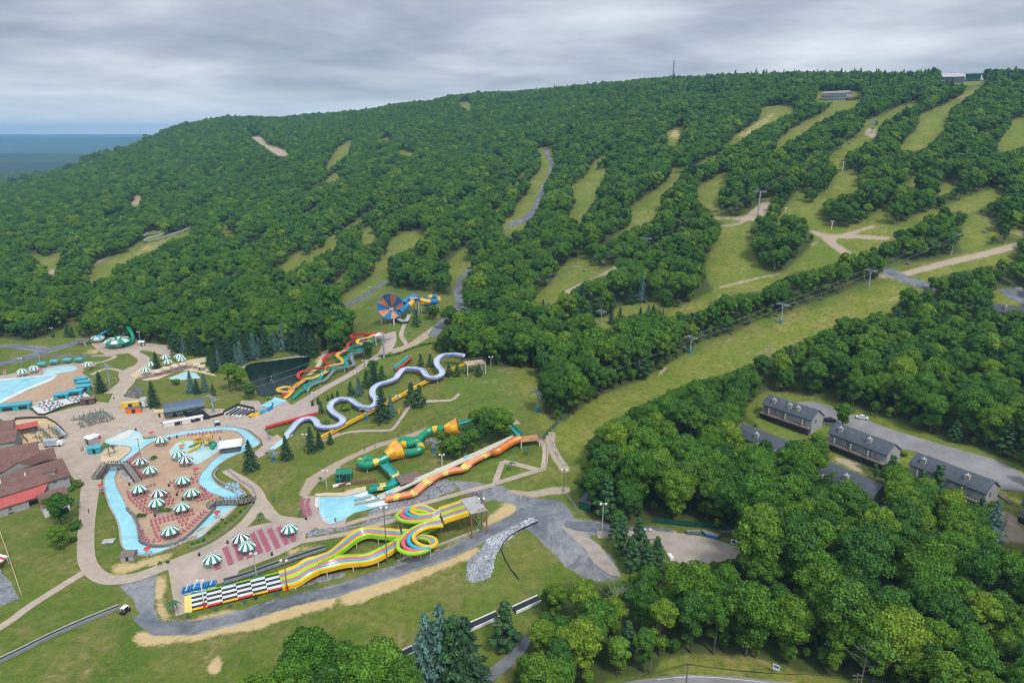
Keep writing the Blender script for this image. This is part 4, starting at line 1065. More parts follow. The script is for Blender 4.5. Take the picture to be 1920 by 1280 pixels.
sheet('rapids', Q3([(-60,1185),(-20,1150),(30,1130),(-10,1175),(-60,1215),(-200,1240),(-200,1225)]), M_STONE, .30)

# kerbs along the river and the pools
mb = MB(); wall_line(mb, [(x, y) for x, y in RIV_OUT[8:]] , .35, .45); part('river_kerb', mb, M_STONE); bpy.data.objects['river_kerb']['kind'] = 'structure'
mb = MB(); wall_line(mb, RIV_IN, .35, .40, closed=True); o = part('river_kerb', mb, M_STONE); o['kind'] = 'structure'
mb = MB(); wall_line(mb, K5([(1410,222),(1385,190),(1325,165),(1280,150),(1240,125),(1225,95),(1250,60)]), .9, .5); o = part('planter_wall', mb, M_STONE); tag(o, 'curving grey stone planter wall between lazy river and footpath', 'wall')
mb = MB(); wall_line(mb, K5([(725,285),(745,310),(768,330),(790,380),(800,430),(800,470),(830,490),(900,505),(1000,490),(1080,440),(1180,340),(1230,285)]), .7, .8); o = part('planter_wall', mb, M_DARKSTONE); tag(o, 'dark stone retaining wall round the lower end of the river island', 'wall')
mb = MB(); wall_line(mb, K6([(280,385),(330,370),(440,300),(520,235),(640,140)]), .4, 1.0); o = part('river_ledge', mb, M_SAND); tag(o, 'tan concrete ledge along the far bank of the river', 'ledge')
# foam where slides enter
for L in (Q3([(1420,828),(1300,870),(1330,880),(1440,850)]), Q3([(1560,905),(1400,950),(1430,962),(1590,938)]), Q3([(1390,890),(1470,875),(1480,905),(1400,915)])):
    sheet('pool_foam', L, M_FOAM, .16)
for L, lb in ((Q3([(1300,905),(1440,878),(1448,888),(1300,918)]), 'upper'), (Q3([(1300,940),(1555,888),(1560,900),(1300,954)]), 'lower')):
    mb = MB(); w = wpoly(L); mb.prism(w, lambda x, y: gz(x, y) - .2, lambda x, y: gz(x, y) + .55); o = part('lane_divider', mb, M_STONE); tag(o, '%s grey divider wall between slide lanes in the main pool' % lb, 'divider')
# ------------------------------------------------------------------ shared builders
def up_h(b, py):            # height over ground point b seen at row py
    return CAMH + b.y * slope_of(py) - b.z
M_BROOF = mat('brown_shingles', (0.190,0.108,0.090), .9, .22, .8, det=8)
M_RED = mat('red_metal', (0.44,0.095,0.085), .55, .12, .6)
M_GWALL = mat('grey_siding', (0.34,0.33,0.33), .8, .12, 1.5)
M_WWALL = mat('white_wall', (0.66,0.65,0.63), .7, .1, 1.0)
M_GLASS = mat('window_glass', (0.10,0.15,0.19), .08, .3, .5, .6)
M_REFLGLASS = mat('painted_reflection_glass', (0.26,0.33,0.36), .12, .4, .5, .6)  # townhouse panes: bluish reflection painted into the base colour
M_DGREY = mat('dark_slate_roof', (0.082,0.094,0.115), .9, .2, .6, det=8)
M_TIMBER = mat('weathered_timber', (0.20,0.165,0.14), .9, .25, 2)
M_DTIMB = mat('dark_timber', (0.060,0.052,0.050), .85, .3, 2)
M_STEEL = mat('grey_steel', (0.35,0.37,0.38), .5, .15, 1, metallic=.4)
M_WHITE = mat('white_paint', (0.74,0.74,0.72), .5, .06, 1)
M_BLACK = mat('black_paint', (0.025,0.027,0.03), .5, .2, 1)
M_TEAL = mat('teal_roof', (0.075,0.36,0.45), .5, .12, .8)
M_TEALW = mat('teal_wall', (0.05,0.30,0.36), .6, .15, .8)
M_GREENR = mat('green_paint', (0.02,0.19,0.11), .5, .12, 1)
M_NAVYR = mat('navy_roof', (0.085,0.13,0.19), .5, .15, .4)
M_DGREEN = mat('dark_green_paint', (0.012,0.075,0.05), .5, .15, 1)
M_YEL = mat('yellow_paint', (0.78,0.46,0.02), .4, .08, 1)
M_ORANGE = mat('orange_paint', (0.72,0.16,0.02), .5, .1, 1)
M_BLUE_P = mat('blue_paint', (0.02,0.15,0.42), .45, .1, 1)
M_BRICKW = mat('brown_wall', (0.13,0.085,0.06), .9, .2, 1.5)
M_CONC = mat('concrete', (0.42,0.41,0.39), .85, .15, 1)

def frame_of(p1, p2, h):
    """Ridge endpoints seen at height h -> world points, unit direction, unit normal towards the camera side."""
    a, b = at(p1[0], p1[1], h), at(p2[0], p2[1], h)
    zr = (a.z + b.z) / 2; a.z = b.z = zr
    d = (b - a); d.z = 0; L = d.length; d.normalize(); nrm = Vector((d.y, -d.x, 0))
    if nrm.y > 0: nrm = -nrm
    return a, b, d, nrm, L, zr - h
def P3(o, d, nn, s, t, z): return (o.x + d.x * s + nn.x * t, o.y + d.y * s + nn.y * t, z)
def gable(name, p1, p2, hr, wf, wb, he, hb=None, wallm=None, roofm=None, label='', cat='building', group=None, over=.5, windows=0, win_z=1.2, win_h=1.3, back_he=None, base_drop=1.5):
    """Gabled building from its ridge line; wf/wb = half widths to front/back, he = eave height."""
    a, b, d, nn, L, z0 = frame_of(p1, p2, hr)
    if back_he is None: back_he = he
    root = thing(name, (a.x + d.x * L / 2, a.y + d.y * L / 2, z0), label, cat, group)
    w = MB()
    q = lambda s, t, z: P3(a, d, nn, s, t, z0 + z)
    lo = -base_drop
    prof = [(wf - over, lo), (wf - over, he), (0, hr - .25), (-wb + over, back_he), (-wb + over, lo)]
    vs = [q(over, t, z) for t, z in prof] + [q(L - over, t, z) for t, z in prof]; k = len(prof)
    w.add(vs, [tuple(range(k)), tuple(range(2 * k - 1, k - 1, -1))] + [(i, i + k, (i + 1) % k + k, (i + 1) % k) for i in range(k)])
    part('wall', w, wallm or M_GWALL, root)
    r = MB()
    for t, zz in ((wf, he - .15), (-wb, back_he - .15)):
        vs = [q(0, 0, hr), q(L, 0, hr), q(L, t, zz), q(0, t, zz), q(0, 0, hr - .28), q(L, 0, hr - .28), q(L, t, zz - .28), q(0, t, zz - .28)]
        r.add(vs, [(0, 1, 2, 3), (7, 6, 5, 4), (0, 4, 5, 1), (1, 5, 6, 2), (2, 6, 7, 3), (3, 7, 4, 0)])
    ro = part('roof', r, roofm or M_BROOF, root)
    for i in range(windows):
        s = L * (i + .5) / windows
        m = MB(); z = win_z
        m.add([q(s - .6, wf - over + .05, z), q(s + .6, wf - over + .05, z), q(s + .6, wf - over + .05, z + win_h), q(s - .6, wf - over + .05, z + win_h), q(s - .6, wf - over, z), q(s + .6, wf - over, z), q(s + .6, wf - over, z + win_h), q(s - .6, wf - over, z + win_h)], [(0, 1, 2, 3), (0, 4, 5, 1), (1, 5, 6, 2), (2, 6, 7, 3), (3, 7, 4, 0)])
        part('window', m, M_GLASS, root)
    return root, q, L, ro

# ---- main lodge complex, lower left
r1, q, L, ro = gable('lodge_wing', (-30,901), (117,858), 9.5, 7.2, 6.0, 5.6, label='long lodge wing with brown shingle roof beside the red lean-to', windows=7, win_z=3.9, win_h=.7, over=.6)
for s in (12, 19, 33, 44):
    if s < L: m = MB(); m.cyl(q(L - s, 2.5, 8), q(L - s, 2.5, 9.2), .22, .22, 8); part('roof_vent', m, M_WHITE, root=r1, parent=r1)
A_, Bl, Br = at(36, 867, 10.2), at(-6, 893, 7.6), at(64, 871, 7.6); hzn = Vector((.35, .94, 0)) * 7; m = MB()
m.add([A_, Bl, Br], [(0, 1, 2)]); part('gable_wall', m, M_GWALL, r1); m = MB(); u_ = Vector((0, 0, .2)); f_ = Vector((-.2, -.6, 0))
m.add([A_ + u_ + f_, Bl + u_ + f_, Bl + u_ + hzn, A_ + u_ + hzn, Br + u_ + f_, Br + u_ + hzn], [(0, 1, 2, 3), (0, 3, 5, 4)]); part('gable_roof', m, M_BROOF, r1)
# second wing behind the front one
r2, q2, L2, _ = gable('lodge_wing', (-30,868), (101,838), 8.6, 5.4, 5.5, 6.2, label='second brown-roofed lodge wing behind the long front wing', windows=0)
m = MB(); m.box(q2(L2 - 20, 2.0, 6.9), (3.6, 2.2, 1.5), 0.3); part('rooftop_unit', m, M_STEEL, r2)
m = MB(); m.box(q2(L2 - 26, 3.0, 6.7), (1.4, 1.4, 1.2), 0.3); part('rooftop_unit', m, M_STEEL, r2)
r3, q3, L3, _ = gable('lodge_wing', (-30,846), (70,827), 7.6, 5.0, 5.2, 5.2, label='third lodge wing with brown roof ending at the tan patio')
r4, q4, L4, _ = gable('lodge_wing', (-30,812), (33,803), 7.2, 6.5, 5.0, 4.6, label='rear lodge wing with brown roof beside the red metal awning')
r5, q5, L5, _ = gable('lodge_wing', (-30,795), (26,786), 6.0, 5.0, 5.0, 4.0, label='hindmost low lodge wing with brown roof near the terraces')
# red lean-to with wall and windows
a, b = at(-30, 946, 4.6), at(92, 909, 4.6); d = (b - a); d.z = 0; L = d.length; d.normalize(); nn = Vector((d.y, -d.x, 0)); nn = nn if nn.y < 0 else -nn; z0 = (a.z + b.z) / 2 - 4.6
q = lambda s, t, z: P3(a, d, nn, s, t, z0 + z)
root = thing('lodge_annex', q(L / 2, 2, 0), 'grey annex with sloping red metal roof along the lodge front', 'building')
m = MB(); vs = [q(0, -1, -1), q(L - 7, -1, -1), q(L - 7, 3.2, -1), q(0, 3.2, -1), q(0, -1, 4.6), q(L - 7, -1, 4.6), q(L - 7, 3.2, 3.3), q(0, 3.2, 3.3)]
m.add(vs, [(0, 3, 2, 1), (4, 5, 6, 7), (0, 1, 5, 4), (1, 2, 6, 5), (2, 3, 7, 6), (3, 0, 4, 7)]); part('wall', m, M_GWALL, root)
m = MB(); vs = [q(0, -1, 4.9), q(L, -1, 4.9), q(L - 3, 3.8, 3.35), q(0, 3.8, 3.35), q(0, -1, 4.7), q(L, -1, 4.7), q(L - 3, 3.8, 3.15), q(0, 3.8, 3.15)]
m.add(vs, [(0, 1, 2, 3), (7, 6, 5, 4), (0, 4, 5, 1), (1, 5, 6, 2), (2, 6, 7, 3), (3, 7, 4, 0)]); part('roof', m, M_RED, root)
for s in np.arange(6, L - 9, 4.2):
    m = MB(); m.box(q(s, 3.2, 1.3), (.9, .14, 1.3), math.atan2(d.y, d.x)); part('window', m, M_GLASS, root)
    m = MB(); m.box(q(s, 3.2, .2), (1.6, .10, .35), math.atan2(d.y, d.x)); part('vent_grille', m, M_BLACK, root)
# side annex with gable end and stair tower
r6, q6, L6, _ = gable('gatehouse', (68,927), (122,911), 6.8, 5.2, 1.6, 4.4, wallm=M_WWALL, back_he=5.6, label='brown-roofed side building with white gable end by the big green trees')
c = at(102, 918); root = thing('stair_tower', c, 'square grey tower rising between lodge and side building', 'tower')
m = MB(); m.box((c.x, c.y, c.z - 1), (3.4, 3.2, 8.6), .35); part('wall', m, M_GWALL, root)
m = MB(); m.box((c.x, c.y, c.z + 7.6), (3.9, 3.7, .3), .35); part('roof', m, M_BROOF, root)
m = MB(); m.box((c.x - .3, c.y - 1.6, c.z + 5.6), (.9, .35, .5), .35); part('window', m, M_GLASS, root)
# red awning pavilion
a, b, d, nn, L, z0 = frame_of((12,800), (70,788), 3.6)
q = lambda s, t, z: P3(a, d, nn, s, t, z0 + z)
root = thing('awning_pavilion', q(L / 2, 2, 0), 'brown pavilion with bright red metal roof beside the patio', 'pavilion')
m = MB(); m.add([q(0, 0, 3.6), q(L, 0, 3.6), q(L, 4.0, 2.7), q(0, 4.0, 2.7), q(0, 0, 3.45), q(L, 0, 3.45), q(L, 4.0, 2.55), q(0, 4.0, 2.55)], [(0, 1, 2, 3), (7, 6, 5, 4), (0, 4, 5, 1), (1, 5, 6, 2), (2, 6, 7, 3), (3, 7, 4, 0)]); part('roof', m, M_RED, root)
m = MB(); m.add([q(0, .3, -.5), q(L - .5, .3, -.5), q(L - .5, 3.4, -.5), q(0, 3.4, -.5), q(0, .3, 3.3), q(L - .5, .3, 3.3), q(L - .5, 3.4, 2.55), q(0, 3.4, 2.55)], [(0, 3, 2, 1), (4, 5, 6, 7), (0, 1, 5, 4), (1, 2, 6, 5), (2, 3, 7, 6), (3, 0, 4, 7)]); part('wall', m, M_BRICKW, root)
J = lambda L: Z(0, 760, .125, L)
M_PATIO = mat('patio_boards', (0.55,0.40,0.22), .85, .12, .5, det=8)
sheet('patio', J([(220,230),(600,190),(700,195),(800,240),(900,330),(1010,450),(880,520),(690,560),(650,665),(575,545),(345,590),(310,450)]), M_PATIO, .10)
mb = MB()
def fence(L, h, label, mt=None, step=2.4, curve=False, name='fence', cat='fence', rails=2, solid=False, group=None, hz=0.0):
    P = [at(x, y, hz) for x, y in (smooth_px(L, 3) if curve else L)]
    pts_ = [P[0]]
    for i in range(len(P) - 1):
        k = max(1, int((P[i + 1] - P[i]).length / step))
        pts_ += [P[i].lerp(P[i + 1], (j + 1) / k) for j in range(k)]
    root = thing(name, pts_[0], label, cat, group)
    if hz == 0: pts_ = [Vector((p.x, p.y, gz(p.x, p.y) + .08)) for p in pts_]
    m = MB()
    for p in pts_: m.box((p.x, p.y, p.z - .3), (.14, .14, h + .3))
    for i in range(len(pts_) - 1):
        if solid: m.beam(pts_[i] + Vector((0, 0, h * .52)), pts_[i + 1] + Vector((0, 0, h * .52)), .08, h * .8)
        for j in range(rails): m.beam(pts_[i] + Vector((0, 0, h * (1 - j * .45))), pts_[i + 1] + Vector((0, 0, h * (1 - j * .45))), .09, .10)
    part('railing', m, mt or M_DTIMB, root)
    return root
fence(J([(230,215),(420,200),(690,195),(830,270),(930,360),(1020,470),(880,520)]), 1.0, 'dark timber rail fence enclosing the tan dining patio', solid=True)
fence(J([(330,460),(420,550)]), 1.0, 'short brown wall at the inner corner of the dining patio', M_BRICKW, solid=True)
for i, (p, w) in enumerate((((820,318,985,478),'inner'), ((845,305,1005,460),'outer'))):
    m = MB(); a, b = at(p[0] / 8, 760 + p[1] / 8, .5), at(p[2] / 8, 760 + p[3] / 8, .5); m.beam(a, b, .9, .5); m.beam(a + Vector((0, 0, .3)), b + Vector((0, 0, .3)), .5, .12)
    o = part('serving_rail', m, M_CONC if i else M_STEEL); tag(o, '%s of the two long grey counters at the patio edge' % w, 'counter')

# ---- townhouses on the right
def townhouse(p1, p2, label, chim, hr=8.8, deck=True, tag2=None):
    a, b, d, nn, L, z0 = frame_of(p1, p2, hr)
    q = lambda s, t, z: P3(a, d, nn, s, t, z0 + z)
    root = thing('townhouse', q(L / 2, 0, 0), label, 'townhouse', 'grey townhouses along the parking road')
    rf = [(-5.2, 5.2), (0, hr), (2.4, hr - 1.05), (4.0, hr - 2.15), (4.9, hr - 3.1)]
    m = MB(); n_ = len(rf)
    for s in (0, L):
        m.add([q(s, t, z) for t, z in rf] + [q(s, t, z - .3) for t, z in rf], [])
    fs = []
    for i in range(n_ - 1):
        fs += [(i, i + 1, 2 * n_ + i + 1, 2 * n_ + i), (n_ + i, 3 * n_ + i, 3 * n_ + i + 1, n_ + i + 1), (i, n_ + i, n_ + i + 1, i + 1), (2 * n_ + i, 2 * n_ + i + 1, 3 * n_ + i + 1, 3 * n_ + i)]
    fs += [(0, 2 * n_, 3 * n_, n_), (n_ - 1, 2 * n_ - 1, 4 * n_ - 1, 3 * n_ - 1)]
    m.add([], []); m.f += fs; m.m += [0] * len(fs)
    ro = part('roof', m, M_DGREY, root)
    for s in chim:
        c = MB(); x, y, z = q(L * s, 3.1, hr - 2.6); c.box((x, y, z), (1.5, 1.3, 2.6), math.atan2(d.y, d.x)); ch = part('chimney', c, M_GWALL, ro, root=root)
        c = MB(); c.cyl((x, y, z + 2.6), (x, y, z + 3.3), .16, .16, 8)
        part('flue', c, M_WHITE, root, label='small white metal flue pipe')
    w = MB(); pr = [(4.0, -2), (4.0, hr - 2.5), (2.4, hr - 1.4), (0, hr - .35), (-4.9, 5.1), (-4.9, -2)]; k = len(pr)
    w.add([q(.4, t, z) for t, z in pr] + [q(L - .4, t, z) for t, z in pr], [tuple(range(k)), tuple(range(2 * k - 1, k - 1, -1))] + [(i, i + k, (i + 1) % k + k, (i + 1) % k) for i in range(k)])
    part('wall', w, M_GWALL, root)
    ang = math.atan2(d.y, d.x)
    nb = max(4, int(L / 3.2))
    for i in range(nb):
        m = MB(); s = L * (i + .5) / nb
        m.box(q(s, 4.02, 2.8), (1.9, .12, 2.3), ang); part('window', m, M_REFLGLASS, root)
    for i in range(1, nb, 2):
        m = MB(); s = L * i / nb; m.box(q(s, 4.9, 2.6), (.2, 1.7, 2.4), ang); part('partition', m, M_GWALL, root)
    if deck:
        m = MB(); m.box(q(L / 2, 5.4, 2.3), (L - .4, 2.9, .25), ang); part('balcony', m, M_TIMBER, root)
        m = MB(); m.beam(q(.3, 6.8, 3.5), q(L - .3, 6.8, 3.5), .12, .12)
        for i in range(int(L / .8)): m.box(q(.4 + i * .8, 6.8, 2.5), (.08, .06, 1.0), ang)
        m.beam(q(.3, 6.8, 2.75), q(L - .3, 6.8, 2.75), .08, .08); part('railing', m, M_DTIMB, root)
        m = MB(); m.box(q(L / 2, 5.6, -1.6), (L - 1, .2, 3.85), ang)
        for i in range(int(L / 1.9)): m.beam(q(.6 + i * 1.9, 6.7, 2.25), q(.6 + i * 1.9 + .5, 5.2, -1), .18, .22)
        part('understorey', m, M_DTIMB, root)
    m = MB(); m.box(q(L - .36, 1.0, 3.4), (.12, 1.0, 1.5), ang); part('window', m, M_GLASS, root)
    return root
townhouse(Z(1300,600,.323,[(440,425)])[0], Z(1300,600,.323,[(732,527)])[0], 'grey townhouse with three chimneys at the closed end of the parking road', (.20,.52,.68))
townhouse(Z(1300,600,.323,[(830,592)])[0], Z(1300,600,.323,[(1178,718)])[0], 'grey townhouse with two chimneys beside the round green tree by the parking road', (.17,.66))
townhouse(Z(1300,600,.323,[(1300,766)])[0], Z(1300,600,.323,[(1758,932)])[0], 'longest grey townhouse with a thin-leaved pine before its deck', (.16,.72))
townhouse(Z(1300,600,.323,[(1960,985)])[0], Z(1300,600,.323,[(2250,1100)])[0], 'last grey townhouse at the photo edge with a stair to its deck', (.3,.7))
townhouse(Z(1300,600,.323,[(285,598)])[0], Z(1300,600,.323,[(578,716)])[0], 'lower townhouse half hidden in trees under the first townhouse', (.4,), hr=7.5, deck=False)
townhouse(Z(1300,600,.323,[(760,812)])[0], Z(1300,600,.323,[(1102,962)])[0], 'lower townhouse with only roof and pale end wall showing among trees', (.5,), hr=7.5, deck=False)
townhouse((1858,560), (1960,588), 'dark-roofed house in the trees beside the upper bend of the road', (.3,), hr=7, deck=False)
# stairs at the right edge
def stairs(p1, h1, p2, h2, w, label):
    a, b = at(p1[0], p1[1], h1), at(p2[0], p2[1], h2); m = MB(); n_ = 14
    d = (b - a); hd = Vector((d.x, d.y, 0)).normalized(); s = Vector((hd.y, -hd.x, 0))
    for i in range(n_):
        c = a.lerp(b, (i + .5) / n_); m.box((c.x, c.y, c.z - .2), (w, .34, .2), math.atan2(s.y, s.x))
    root = thing('outdoor_stairs', a, label, 'stairs'); part('steps', m, M_TIMBER, root)
    m = MB()
    for k in (-1, 1): m.beam(a + s * k * w / 2, b + s * k * w / 2, .12, .35); m.beam(a + s * k * w / 2 + Vector((0, 0, .9)), b + s * k * w / 2 + Vector((0, 0, .9)), .08, .08)
    part('stringers', m, M_TIMBER, root)
stairs(Z(1300,600,.323,[(1765,1000)])[0], .6, Z(1300,600,.323,[(1850,1065)])[0], .2, 1.4, 'timber stair from the parking road towards the last townhouse')
stairs(Z(1300,600,.323,[(1830,1120)])[0], 2.4, Z(1300,600,.323,[(1765,1230)])[0], .1, 1.6, 'wide pale timber stair down from the last townhouse deck')
stairs(Z(1300,600,.323,[(575,722)])[0], .3, Z(1300,600,.323,[(640,712)])[0], .3, 1.2, 'short timber stair between the first two rows of townhouses')

# ---- summit buildings
def block(name, p1, p2, depth, h, label, wm, rm, cat='building', wins=0, hr=None, rows=1):
    a, b = at(*p1), at(*p2); d = b - a; d.z = 0; L = d.length; d.normalize(); bk = Vector((-d.y, d.x, 0)); bk = bk if bk.y > 0 else -bk
    z0 = min(a.z, b.z); root = thing(name, (a + b) / 2, label, cat)
    q = lambda s, t, z: (a.x + d.x * s + bk.x * t, a.y + d.y * s + bk.y * t, z0 + z)
    m = MB(); m.add([q(0, 0, -3), q(L, 0, -3), q(L, depth, -3), q(0, depth, -3), q(0, 0, h), q(L, 0, h), q(L, depth, h), q(0, depth, h)], [(0, 3, 2, 1), (4, 5, 6, 7), (0, 1, 5, 4), (1, 2, 6, 5), (2, 3, 7, 6), (3, 0, 4, 7)]); part('wall', m, wm, root)
    hr = hr or h + 2; o = .7
    m = MB(); m.add([q(-o, -o, h), q(L + o, -o, h), q(L + o, depth / 2, hr), q(-o, depth / 2, hr), q(L + o, depth + o, h), q(-o, depth + o, h)], [(0, 1, 2, 3), (3, 2, 4, 5), (0, 3, 5), (1, 4, 2), (0, 5, 4, 1)]); part('roof', m, rm, root)
    for r_2 in range(rows):
        for i in range(wins):
            s = L * (i + .5) / wins; m = MB(); m.box(q(s, -.03, 1.0 + r_2 * 3.0), (L / wins * .62, .12, 1.6), math.atan2(d.y, d.x)); part('window', m, M_GLASS, root)
    return root, q, L
M_TANROOF = mat('tan_roof', (0.26,0.235,0.20), .9, .15, .5)
rt, q, L = block('mountain_lodge', Z(1200,100,.375,[(905,236)])[0], Z(1200,100,.375,[(1030,236)])[0], 14, 8.6, 'two-storey lodge with tan roof on the upper slope', M_GWALL, M_TANROOF, wins=8, hr=11.6, rows=2)
m = MB(); m.box(q(L + 6, 4, 2.8), (13, 8, .4), 0); part('terrace', m, M_TIMBER, rt)
m = MB()
for s in range(7): m.box(q(L + 1 + s * 1.9, .3, -3), (.3, .3, 7))
part('terrace_frame', m, M_TIMBER, rt)
block('summit_building', Z(1200,100,.375,[(1510,150)])[0], Z(1200,100,.375,[(1620,148)])[0], 16, 8, 'long summit building with pale sloping roof', M_DGREY, M_CONC, wins=8, hr=13)
block('summit_building', Z(1200,100,.375,[(1625,142)])[0], Z(1200,100,.375,[(1700,140)])[0], 14, 9, 'dark green lift building beside the long summit building', M_DGREEN, M_DGREEN, wins=4, hr=11)
for i, (x, yb, yt, lb) in enumerate(((1261,152,113,'tall lattice radio mast on the wooded ridge'), (1316,152,141,'squat lattice mast with antennas on the ridge'))):
    b = at(x, yb + 6); h = up_h(b, yt); root = thing('radio_mast', b, lb, 'mast'); w = .9 if i == 0 else 1.6
    m = MB()
    for k in range(3):
        a_ = k * 2.094; o = Vector((math.cos(a_) * w, math.sin(a_) * w, 0)); m.cyl(b + o - Vector((0, 0, 2)), b + o * .8 + Vector((0, 0, h)), .28, .22, 5)
    for j in range(int(h / 3)):
        for k in range(3):
            a_, a2_ = k * 2.094, (k + 1) * 2.094
            m.cyl(b + Vector((math.cos(a_) * w, math.sin(a_) * w, j * 3)), b + Vector((math.cos(a2_) * w, math.sin(a2_) * w, j * 3 + 3)), .13, .13, 4)
    part('lattice', m, M_DTIMB, root)
    m = MB(); m.box(b + Vector((0, 0, h * .62)), (2.6, 2.6, 1.2)); m.box(b + Vector((0, 0, h * .9)), (3.2 if i else 2, 2, 1.4)); part('antenna', m, M_STEEL, root)

# ---- chairlifts
M_LIFT = mat('galvanised_lift', (0.30,0.36,0.38), .5, .12, 1)
M_LIFTB = mat('blue_lift_base', (0.03,0.22,0.42), .5, .12, 1)
def lift_tower(px, pyb, pyt, label, d=(.72, .69), arm=5.6, base_blue=False, r=.48, grp='chairlift towers', base=None, htop=None):
    b = base if base is not None else at(px, pyb); h = htop if htop is not None else up_h(b, pyt)
    root = thing('lift_tower', b, label, 'lift tower', grp)
    m = MB(); m.cyl(b - Vector((0, 0, 1)), b + Vector((0, 0, h - .2)), r, r * .72, 10); part('mast', m, M_LIFT, root)
    if base_blue: m = MB(); m.cyl(b + Vector((0, 0, .0)), b + Vector((0, 0, 1.9)), r + .3, r + .3, 10); part('padding', m, M_LIFTB, root)
    dv = Vector((d[0], d[1], 0)).normalized(); s = Vector((dv.y, -dv.x, 0)); t = b + Vector((0, 0, h))
    m = MB(); m.beam(t - s * arm / 2, t + s * arm / 2, .45, .5); m.beam(t - s * arm * .4 + Vector((0, 0, .9)), t + s * arm * .4 + Vector((0, 0, .9)), .15, .15)
    for k in (-.4, .4): m.beam(t + s * arm * k, t + s * arm * k + Vector((0, 0, .9)), .15, .15)
    m.beam(t - Vector((0, 0, 1.6)), t + s * arm * .3, .15, .15); m.beam(t - Vector((0, 0, 1.6)), t - s * arm * .3, .15, .15)
    part('crossarm', m, M_LIFT, root)
    for k in (-1, 1):
        m = MB(); c = t + s * k * arm / 2; m.beam(c - dv * 1.9, c + dv * 1.9, .35, .45)
        for j in range(5): m.cyl(c + dv * (j - 2) * .8 - s * .15, c + dv * (j - 2) * .8 + s * .15, .28, .28, 8)
        part('sheave_train', m, M_STEEL, root)
    return t, s, dv, arm
def line(tops, label, sag=1.2):
    for sd in (-1, 1):
        m = MB(); P = [t[0] + t[1] * sd * t[3] / 2 + Vector((0, 0, .35)) for t in tops]
        for i in range(len(P) - 1):
            prev = P[i]
            for j in range(1, 7):
                u_ = j / 6; c = P[i].lerp(P[i + 1], u_) - Vector((0, 0, 4 * sag * u_ * (1 - u_))); m.cyl(prev, c, .055, .055, 4, caps=False); prev = c
        o = part('lift_cable', m, M_STEEL); tag(o, '%s strand of the %s' % ('near' if sd < 0 else 'far', label), 'cable')
T1 = []
L1 = [(401,774,746,'grey tower just right of the lift station',None),(720,671,634,'tall tower beside the body slide tops',None),(875,600,578,'tower above the trees near the hill road',None),(1209,468,447,'tower rising out of the middle tree belt',None),
      (1421,405,359,'tower standing on the pale dirt crossing',None),(1635,250,228,'tower on the dirt patch below the lodge',None),(1722,184,167,'tower high up the lift line',None),(1762,164,152,'topmost tower by the summit building',None)]
for x, yb, yt, lb, _x in L1: T1.append(lift_tower(x, yb, yt, 'Main lift ' + lb, arm=7.5, r=.55, grp='towers of the main chairlift', d=(.6, .8)))
t0 = at(352, 771, 5)
line([(t0, T1[0][1], 0, 7.5)] + T1, 'main chairlift cable', 1.5)
T2 = []
L2 = [(1008,772,737,'tower with pale blue mast on the lower slope',True),(1294,662,633,'tower at the lower end of the open run',True),(1464,606,571,'tower with blue padding on the open run',True),(1628,541,507,'tower beside the upper tree row on the open run',False),(1783,478,439,'tower above the curving dirt track',False),(1905,425,396,'tower at the far right by the dirt track',False)]
for x, yb, yt, lb, bb in L2: T2.append(lift_tower(x, yb, yt, 'Second lift ' + lb, arm=5.2, r=.42, base_blue=bb, grp='towers of the second chairlift', d=(.82, .57)))
line(T2, 'second chairlift cable', 1.0)
for x, yb, yt, lb in ((206,722,686,'Lift tower on the grass circle by the plaza'), (75,678,651,'Lift tower on the meadow behind the wave pool'), (345,418,402,'Small lift tower in the woods beside the long left run'), (579,350,338,'Small lift tower by the upper left run'), (1683,330,317,'Small lift tower poking out of the right-hand woods'), (1127,612,584,'Lift tower beside young evergreens on the middle slope'), (513,864,848,'Low blue lift post beside the slide splash pool'), (688,787,768,'Low blue lift post between lavender and yellow slides'), (813,848,827,'Blue lift post behind the green tube slide')):
    lift_tower(x, yb, yt, lb, arm=4.2 if yb > 500 else 5, r=.34, grp=None, base_blue=(x in (513, 688, 813)), d=(.6, .8))
def chair(c, dv, label, grp):
    root = thing('lift_chair', c, label, 'chairlift chair', grp, rz=0)
    s = Vector((dv.y, -dv.x, 0))
    m = MB(); m.cyl(c + Vector((0, 0, 0)), c - Vector((0, 0, 2.4)), .07, .07, 5); m.beam(c - Vector((0, 0, 2.4)) - s * 1.3, c - Vector((0, 0, 2.4)) + s * 1.3, .1, .1); 
    for k in (-1, 1): m.beam(c - Vector((0, 0, 2.4)) + s * 1.3 * k, c - Vector((0, 0, 3.5)) + s * 1.3 * k, .1, .1)
    part('hanger', m, M_STEEL, root)
    m = MB(); m.beam(c - Vector((0, 0, 3.5)) - s * 1.35, c - Vector((0, 0, 3.5)) + s * 1.35, .8, .14); m.beam(c - Vector((0, 0, 3.1)) - s * 1.35 - dv * .35, c - Vector((0, 0, 3.1)) + s * 1.35 - dv * .35, .12, .6); part('seat', m, M_DGREY, root)
def chairs_on(T, per, grp):
    n_c = 0
    for i in range(len(T) - 1):
        P0, P1 = T[i], T[i + 1]; Ls = (P1[0] - P0[0]).length; k = max(1, round(Ls / per))
        for sd in (-1, 1):
            for j in range(k):
                u_ = (j + (.35 if sd < 0 else .75)) / k
                c = P0[0].lerp(P1[0], u_) + P0[1] * sd * P0[3] / 2 + Vector((0, 0, .35 - 4 * 1.2 * u_ * (1 - u_)))
                n_c += 1
                chair(c, P0[2], '%s side of the %s, %s chair above its %s tower' % ('Near' if sd < 0 else 'Far', grp, nth(j), nth(i)), 'chairs of the ' + grp)
chairs_on(T1, 62, 'main chairlift'); chairs_on(T2, 34, 'second chairlift')

